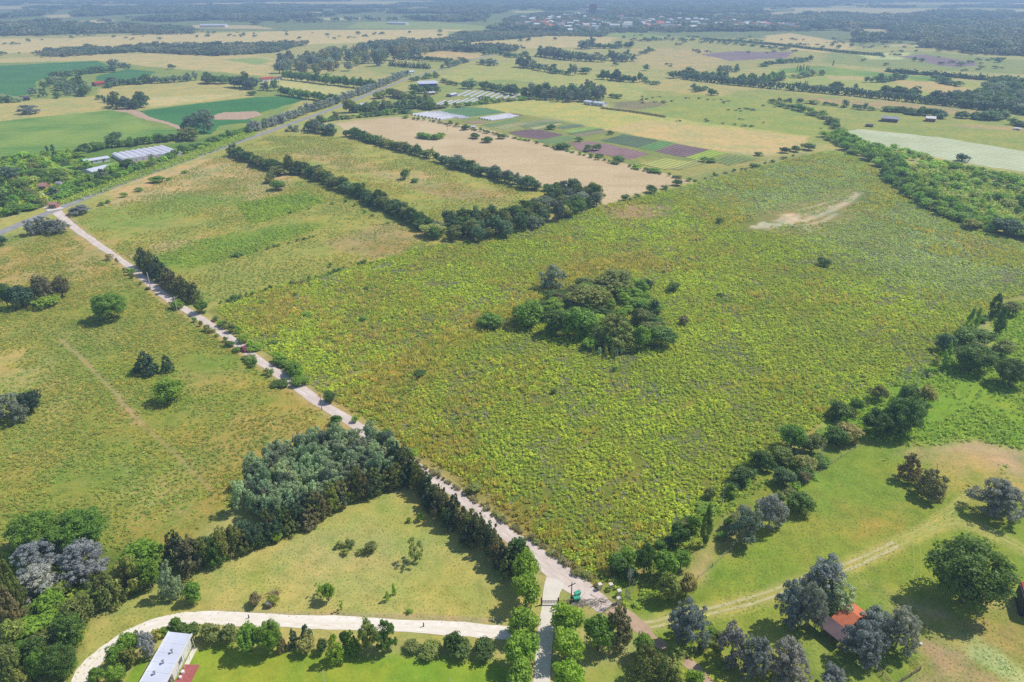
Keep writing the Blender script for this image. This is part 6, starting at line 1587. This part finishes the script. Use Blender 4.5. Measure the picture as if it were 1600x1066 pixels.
for x, w, l, h, m_, lb in [((1012, 42), 26, 60, 7, M['white'], 'largest white hall in the middle of the far town'), ((1040, 43), 22, 75, 6, M['white'], 'long white hall right of the largest one in the far town'), ((1215, 28), 30, 110, 7, M['white'], 'long pale hall at the right end of the far town'),
        ((926, 24), 22, 26, 42, M['roof_red'], 'reddish tower block rising over the far town'), ((938, 24), 20, 40, 22, M['white'], 'white block beside the reddish tower of the far town'), ((916, 18), 20, 60, 10, M['white'], 'white hall behind the tower block of the far town')]:
    g = G(*x); b = MB(); b.box(-l / 2, l / 2, -w / 2, w / 2, 0, h); b.box(-l / 2 - .5, l / 2 + .5, -w / 2 - .5, w / 2 + .5, h + .01, h + .8, 1)
    if h > 20:
        for k in range(int(h / 4)): b.box(-l / 2 + 1, l / 2 - 1, -w / 2 - .15, -w / 2 - .02, 1.5 + k * 4, 3.2 + k * 4, 2)
    tag(b.build('town_hall' if h < 15 else 'tower_block', [m_, M['white_roof'], M['glass']], None, tuple(g), .1), lb, 'building')

# ------------------------------------------------------------------ scatter: what nobody could count
def pobj(name, vf, mat): return bpy.data.objects.new(name, raw_mesh(name, vf[0], vf[1], [mat]))
scrub_m = mat_foliage('scrub_leaves', srgb('cbd94c'), srgb('b9c64c'), .35, .02, .35)
pale_m = mat_foliage('pale_scrub_leaves', srgb('c6d29c'), srgb('bcca80'), .3, .02, .35)
grey_m = mat_foliage('dead_stalks', srgb('aca69c'), srgb('9c9a84'), .1, .02, .4)
dry_m = mat_foliage('dry_grass', srgb('d0c274'), srgb('c6c464'), .3, .03, .4)
bright_m = mat_foliage('bright_scrub_leaves', srgb('b0c44a'), srgb('a0b84a'), .3, .02, .35)
dark_m = mat_foliage('dark_scrub_leaves', srgb('94b44c'), srgb('9cb44c'), .3, .02, .35)
def clump(n, size, up=.5, flat=.8):
    L = np.array([[rng.normal(0, .22), rng.normal(0, .22), .25 + rng.uniform(0, .25), rng.uniform(.28, .45)] for _ in range(3)])
    v, f = crown_from_lumps(L, n // 3, size, up); v[:, 2] = np.maximum(v[:, 2] * flat, -.05); return v, f
def tuft(n):
    V = []; c = rng.normal(0, .3, (n, 2)); 
    for x, y in c:
        a = rng.uniform(0, 6.28); w = rng.uniform(.10, .2); h = rng.uniform(.6, 1.1); dx, dy = math.cos(a) * w, math.sin(a) * w; lx, ly = rng.normal(0, .2, 2)
        V += [(x - dx, y - dy, 0), (x + dx, y + dy, 0), (x + dx * .5 + lx, y + dy * .5 + ly, h), (x - dx * .5 + lx, y - dy * .5 + ly, h)]
    return np.array(V), np.arange(4 * n).reshape(n, 4)
CL = {k: [pobj(k, clump(30, .19), m) for _ in R3] for k, m in dict(scrub=scrub_m, pale=pale_m, bright=bright_m, dark=dark_m).items()}
field_m = mat_foliage('field_herb_leaves', srgb('a4ad4c'), srgb('8ea046'), .3, .02, .35)
CL['field'] = [pobj('field', clump(30, .17), field_m) for _ in R3]
CL['grey'] = [pobj('grey', clump(26, .13), grey_m) for _ in R3]
CL['dry'] = [pobj('dry', tuft(16), dry_m) for _ in R3]
def points_in(pts, spacing, dens=None, jitter=.48):
    Pp = GA(pts); lo, hi = Pp.min(0), Pp.max(0)
    gx, gy = np.meshgrid(np.arange(lo[0], hi[0], spacing), np.arange(lo[1], hi[1], spacing))
    x = gx.ravel() + rng.uniform(-jitter, jitter, gx.size) * spacing; y = gy.ravel() + rng.uniform(-jitter, jitter, gx.size) * spacing
    k = sdist(Pp, x, y) > 0; x, y = x[k], y[k]
    if dens is not None:
        k = rng.random(len(x)) < dens(x, y); x, y = x[k], y[k]
    return np.stack([x, y], 1)
ROADC = [np.array([tuple(G(*p))[:2] for p in q]) for q in (
    [(85, 327), (140, 373), (215, 427), (262, 466), (345, 519), (450, 594), (560, 668), (665, 741), (737, 792), (795, 836), (846, 874), (905, 917), (948, 951)],)]
def off_road(x, y, m=4.5):
    d = np.full(x.shape, 1e9)
    for L in ROADC: d = np.minimum(d, ldist(L, x, y))
    return d > m
def inpoly(poly, x, y, soft=0): return sdist(GA(poly), x + (fbm(x / 12, y / 12, 2) - .5) * 16 * (soft > 0), y + (fbm(x / 12, y / 12, 12) - .5) * 16 * (soft > 0))
BARE = [[(1165, 357), (1182, 343), (1205, 333), (1250, 331), (1258, 345), (1225, 351), (1180, 361)], [(1252, 348), (1298, 327), (1346, 299), (1343, 313), (1300, 338), (1262, 354)]]
HALO = [(1150, 365), (1180, 335), (1230, 322), (1330, 292), (1360, 300), (1330, 345), (1260, 368), (1190, 368)]
PURP = [(935, 325), (1000, 318), (1060, 322), (1050, 336), (1000, 344), (950, 338)]
DRYP = [[(520, 618), (600, 562), (690, 540), (800, 470), (840, 455), (850, 480), (740, 540), (650, 620), (600, 660)], [(590, 655), (700, 700), (830, 790), (960, 890), (935, 912), (870, 860), (740, 760)],
        [(850, 420), (1010, 400), (1030, 420), (940, 440), (850, 445)], [(400, 460), (450, 450), (470, 500), (420, 520), (370, 500)]]
PALEP = [(1060, 300), (1200, 252), (1300, 236), (1372, 272), (1480, 348), (1620, 388), (1620, 460), (1500, 475), (1380, 445), (1300, 385), (1180, 345)]
def scrub_field():
    p = points_in(SCRUB, 1.08); x, y = p[:, 0], p[:, 1]
    keep = off_road(x, y, 3.6)
    for b in BARE: keep &= ~(inpoly(b, x, y, 1) > -1)
    h = inpoly(HALO, x, y, 1); keep &= ~((h > 0) & (rng.random(len(x)) < .55))
    h = inpoly(PURP, x, y, 1); keep &= ~((h > 0) & (rng.random(len(x)) < .7))
    keep &= ldist(GA([(505, 603), (560, 582), (610, 565), (655, 547)]), x, y) > .6
    for t_ in TRAILS: keep &= ldist(GA(t_), x, y) > .3 + fbm(x / 3, y / 3, 4) * .4
    keep &= ~(fbm(x / 5, y / 5, 77) < .25)
    p = p[keep]; x, y = p[:, 0], p[:, 1]
    dry = np.full(len(x), -99.)
    for d in DRYP: dry = np.maximum(dry, inpoly(d, x, y, 1))
    pd = smooth(.5 + dry / 20) * .62 + smooth((fbm(x / 30, y / 30, 50) - .5) * 6) * .25
    pg = smooth((fbm(x / 9, y / 9, 60) - .55) * 9) * .6 + .03
    pp = smooth(.5 + inpoly(PALEP, x, y, 1) / 50) * .8
    u = rng.random(len(x)); kind = np.full(len(x), 0)
    kind[u < pp] = 1
    u = rng.random(len(x)); kind[u < pg] = 2
    u = rng.random(len(x)); kind[u < pd] = 3
    u = rng.random(len(x)); kind[u < .04 + .08 * smooth((fbm(x / 18, y / 18, 90) - .5) * 8)] = 4
    sz = rng.uniform(.7, 1.3, len(x)) * (.72 + .8 * fbm(x / 7, y / 7, 25)) 
    for k, nm, key, zs in ((0, 'green_scrub', 'scrub', 1.0), (1, 'pale_green_scrub', 'pale', .9), (2, 'dead_scrub', 'grey', .8), (3, 'dry_tall_grass', 'dry', 1.0), (4, 'dark_green_scrub', 'dark', 1.1)):
        s = kind == k; scatter(nm, p[s], sz[s] * (.95 if k != 3 else 1.0), CL[key], zs=zs)
scrub_field()
def patch(name, poly, spacing, key, thr, freq, sz, seed, zs=.9, soft=True, extra=None):
    def dens(x, y):
        d = smooth((fbm(x / freq, y / freq, seed) - thr) * 7)
        d = d * smooth(.5 + sdist(GA(poly), x, y) / 6)
        return d
    p = points_in(poly, spacing, dens); x, y = p[:, 0], p[:, 1]
    k = off_road(x, y, 3.6)
    if extra is not None: k &= extra(x, y)
    p = p[k]
    if len(p): scatter(name, p, rng.uniform(.6, 1.3, len(p)) * sz, CL[key], zs=zs)
LEFT = [(-60, 385), (100, 362), (200, 432), (330, 504), (480, 624), (560, 690), (400, 715), (370, 790), (300, 835), (180, 862), (-60, 850)]
trk = GA([(95, 530), (130, 562), (165, 598), (180, 615), (210, 650), (270, 705), (330, 765)])
offt = lambda x, y: ldist(trk, x, y) > .7
patch('field_herbs', LEFT, 1.3, 'field', .41, 14, 1.0, 31, .6, extra=offt)
patch('bright_field_herbs', LEFT, 2.0, 'bright', .56, 22, .9, 131, .5, extra=offt)
patch('dry_field_grass', LEFT, 1.4, 'dry', .46, 17, .7, 231, .7, extra=offt)
patch('dark_field_herbs', LEFT, 1.5, 'dark', .46, 9, .9, 331, .6, extra=offt)
MIDL = [(110, 345), (225, 295), (330, 250), (420, 212), (545, 214), (690, 256), (838, 302), (800, 330), (690, 380), (580, 408), (330, 480), (200, 415)]
patch('middle_field_herbs', MIDL, 1.6, 'field', .40, 26, 1.05, 32, .6)
patch('middle_field_dark_herbs', MIDL, 2.0, 'dark', .50, 11, 1.0, 132, .6)
patch('middle_field_grass', MIDL, 2.0, 'dry', .5, 20, .8, 232, .7)
patch('bright_thicket', [(370, 320), (470, 300), (508, 316), (420, 345), (390, 352)], 1.3, 'bright', .1, 20, 1.3, 44, 1.2)
patch('bright_thicket', [(220, 405), (300, 375), (400, 362), (480, 345), (520, 350), (430, 385), (300, 420), (250, 425)], 1.8, 'bright', .42, 16, 1.2, 45, 1.0)
patch('lush_scrub', [(1285, 655), (1360, 600), (1500, 550), (1550, 545), (1545, 478), (1600, 468), (1740, 520), (1900, 640), (1800, 715), (1640, 715), (1530, 690), (1440, 700), (1350, 690)], 1.35, 'bright', .25, 14, 1.15, 46, 1.0)
patch('lush_dark_scrub', [(1285, 655), (1360, 600), (1500, 550), (1550, 545), (1545, 478), (1600, 468), (1740, 520), (1900, 640), (1800, 715), (1640, 715), (1530, 690), (1440, 700), (1350, 690)], 2.2, 'dark', .5, 8, 1.1, 47, 1.0)
patch('edge_scrub', [(930, 925), (960, 880), (1060, 830), (1200, 715), (1330, 680), (1290, 720), (1170, 810), (1110, 850), (1060, 900), (1000, 960), (950, 950)], 1.3, 'bright', .42, 9, 1.2, 48, 1.0)
patch('edge_dark_scrub', [(930, 925), (960, 880), (1060, 830), (1200, 715), (1330, 680), (1290, 720), (1170, 810), (1110, 850), (1060, 900), (1000, 960), (950, 950)], 1.9, 'dark', .48, 7, 1.3, 49, 1.0)
patch('meadow_herbs', [(1100, 890), (1330, 700), (1610, 700), (1620, 1080), (1320, 1080), (1000, 1000)], 1.8, 'bright', .5, 10, .5, 50, .35)
patch('rough_grass', [(1360, 720), (1450, 700), (1610, 735), (1620, 800), (1480, 760)], 1.5, 'bright', .5, 8, .9, 51, .7)
patch('rough_strip', [(1030, 1000), (1110, 960), (1200, 1000), (1200, 1075), (1060, 1075)], 1.4, 'scrub', .45, 8, 1.0, 52, .8)
patch('orchard_floor', [(-30, 850), (60, 870), (150, 950), (130, 1000), (110, 1066), (-30, 1080)], 1.3, 'bright', .35, 9, 1.3, 53, 1.2)
patch('wooded_strip_scrub', [(1340, 222), (1430, 240), (1500, 258), (1620, 278), (1620, 368), (1500, 335), (1420, 300), (1375, 262)], 2.4, 'bright', .3, 30, 2.2, 54, 1.0)
patch('roadside_scrub', [(60, 318), (170, 282), (300, 235), (400, 200), (400, 212), (300, 250), (150, 305), (85, 326)], 2.2, 'bright', .2, 20, 2.2, 55, 1.0)
patch('garden_scrub', [(-30, 250), (130, 240), (150, 270), (60, 320), (-30, 350)], 2.4, 'scrub', .35, 20, 2.4, 56, 1.0)
patch('white_flowers', [(1490, 998), (1540, 1000), (1620, 1035), (1620, 1075), (1560, 1048), (1500, 1020)], 1.2, 'pale', .45, 5, .6, 57, .5)
patch('lawn_grass', [(150, 990), (205, 935), (300, 865), (400, 830), (600, 766), (645, 778), (755, 852), (800, 905), (795, 978), (600, 968), (270, 962), (190, 990)], .8, 'field', .30, 6, .30, 61, .35)
patch('lawn_grass', [(240, 1080), (290, 1012), (520, 1024), (640, 1020), (788, 1032), (790, 1080)], .8, 'bright', .34, 5, .26, 62, .3)
patch('meadow_grass', [(1100, 900), (1200, 770), (1350, 700), (1440, 700), (1610, 790), (1620, 1080), (1320, 1080), (1000, 1000)], .85, 'field', .36, 7, .34, 63, .4)
patch('drive_verge_grass', [(130, 1000), (205, 935), (230, 985), (170, 1010), (120, 1075), (100, 1075)], .9, 'field', .3, 6, .34, 64, .4)
patch('bank_grass', [(560, 655), (700, 745), (840, 850), (960, 930), (960, 905), (860, 840), (700, 715), (600, 655)], 1.5, 'dry', .35, 6, .9, 58, .9)

# far woods
def farclump():
    L = []
    for _ in range(4):
        cx, cy = rng.normal(0, .33, 2); 
        for _ in range(5): L.append([cx + rng.normal(0, .12), cy + rng.normal(0, .12), rng.uniform(.3, .75), rng.uniform(.13, .22)])
    return crown_from_lumps(np.array(L), 9, .12)
wood_m = mat_foliage('far_wood_leaves', (.12, .20, .09), (.27, .27, .15), .25, .008, .02)
FW = [pobj('far_wood', farclump(), wood_m) for _ in range(4)]
town_arr = np.array(town_pts)
def woods(name, poly, spacing, thr, freq, size, h, seed, ar=1.0, avoid=()):
    Pp = GA(poly); lo, hi = Pp.min(0), Pp.max(0)
    gx, gy = np.meshgrid(np.arange(lo[0], hi[0], spacing), np.arange(lo[1], hi[1], spacing))
    x = gx.ravel() + rng.uniform(-.5, .5, gx.size) * spacing; y = gy.ravel() + rng.uniform(-.5, .5, gx.size) * spacing
    k = (sdist(Pp, x, y) > 0) & (np.abs(x) < y * .95 + 60); x, y = x[k], y[k]
    d = smooth((fbm(x / freq, y / (freq * ar), seed, 5) - thr) * 12); k = rng.random(len(x)) < d; x, y = x[k], y[k]
    for a in avoid:
        k = sdist(GA(a), x, y) < 0; x, y = x[k], y[k]
    if 'town' in name:
        k = np.ones(len(x), bool)
        for q in town_arr: k &= (x - q[0]) ** 2 + ((y - q[1] + 14) * .6) ** 2 > 15 ** 2
        x, y = x[k], y[k]
    s = size * np.exp(rng.normal(0, .2, len(x)))
    scatter(name, np.stack([x, y], 1), s, FW, zs=h / size)
    return len(x)
OPEN = [[(-300, 12), (180, 8), (420, 3), (700, 2), (700, 6), (400, 9), (150, 13), (-300, 17)], [(-200, 23), (27, 22), (29, 27), (-200, 29)], [(70, 23.5), (115, 22), (112, 27.5), (75, 29)],
        [(90, 36), (150, 31), (185, 31), (150, 38), (95, 39)], [(125, 47), (140, 40), (185, 37), (190, 41), (135, 52)], [(300, 38), (400, 39), (560, 33), (680, 33), (860, 51), (720, 48), (540, 45), (300, 45)], [(1230, 12), (1600, 14), (1800, 18), (1800, 22), (1500, 20), (1240, 18)],
        [(1200, 20), (1290, 16), (1300, 24), (1200, 30)], [(1300, 18), (1440, 18), (1450, 24), (1310, 24)], [(1440, 30), (1600, 30), (1700, 36), (1480, 37)], [(1330, 44), (1390, 46), (1385, 54), (1340, 50)]] + STRIPS
n1 = woods('distant_woodland', [(-900, 12), (2500, 12), (2500, 56), (1600, 60), (1330, 62), (1240, 52), (790, 52), (640, 40), (420, 42), (200, 52), (40, 54), (-900, 52)], 17, .485, 240, 26, 14, 3, 1.3, OPEN + [[(790, 50), (800, 30), (860, 22), (930, 26), (1010, 28), (1110, 33), (1240, 36), (1260, 48), (1150, 45), (1060, 48), (960, 49), (880, 50)]])
n2 = woods('horizon_woodland', [(-1500, -14), (3100, -14), (3100, 13), (-1500, 13)], 52, .45, 900, 80, 13, 8, .35, OPEN[:1] + STRIPS)
n3 = woods('town_trees', [(780, 52), (800, 28), (860, 20), (930, 24), (1010, 26), (1110, 31), (1250, 34), (1270, 50), (1150, 48), (1060, 51), (960, 52), (880, 53)], 17, .36, 150, 18, 8, 9, .9)
n4 = woods('right_hand_woodland', [(1335, 60), (1420, 56), (1700, 62), (1900, 100), (1600, 88), (1500, 84), (1430, 82), (1335, 78)], 12, .42, 130, 19, 13, 10, 1, STRIPS)
woods('plantation', [(215, 75), (330, 72), (480, 70), (432, 82), (340, 88), (220, 82)], 8, .1, 200, 13, 8, 11, 1)
woods('left_hand_woodland', [(-300, 90), (20, 84), (110, 78), (210, 76), (212, 82), (100, 89), (0, 92), (-300, 100)], 9, .36, 90, 14, 7, 12, 1)
woods('left_middle_woodland', [(-300, 50), (60, 44), (190, 40), (300, 46), (300, 54), (180, 55), (60, 58), (-300, 62)], 12, .40, 150, 18, 9, 13, .6)
woods('middle_woodland', [(560, 75), (640, 66), (690, 68), (700, 74), (810, 78), (800, 84), (690, 80), (640, 84)], 9, .3, 90, 14, 11, 14, 1)
woods('orchard', [(715, 52), (800, 50), (870, 52), (950, 54), (940, 58), (860, 56), (800, 62), (740, 66), (700, 62)], 10, .2, 120, 14, 6, 15, 1)
woods('far_scrub', [(950, 55), (1330, 60), (1600, 88), (1700, 130), (1500, 118), (1300, 96), (1050, 110), (960, 76)], 20, .60, 50, 9, 4, 16, .7)
woods('far_scrub', [(-300, 55), (720, 46), (700, 64), (400, 74), (0, 86), (-300, 92)], 26, .64, 60, 9, 4, 17, .7)
woods('pasture_scrub', [(1000, 150), (1240, 160), (1320, 205), (1120, 200), (1000, 180)], 9, .62, 40, 4, 1.6, 18, .7)
print('far clumps', n1, n2, n3, n4)
print('trees', ntree)

# ------------------------------------------------------------------ air
def haze():
    b = MB(); R = 15900; b.box(-R, R, -R, R, -1.6, 124)
    m, nt, out = newmat('haze')
    v = nt.nodes.new('ShaderNodeVolumePrincipled')
    v.inputs['Color'].default_value = (.50, .71, 1.0, 1); v.inputs['Density'].default_value = 2.7e-4; v.inputs['Anisotropy'].default_value = .1
    nt.links.new(v.outputs[0], out.inputs['Volume'])
    o = b.build('haze', m); tag(o, kind='stuff')
haze()
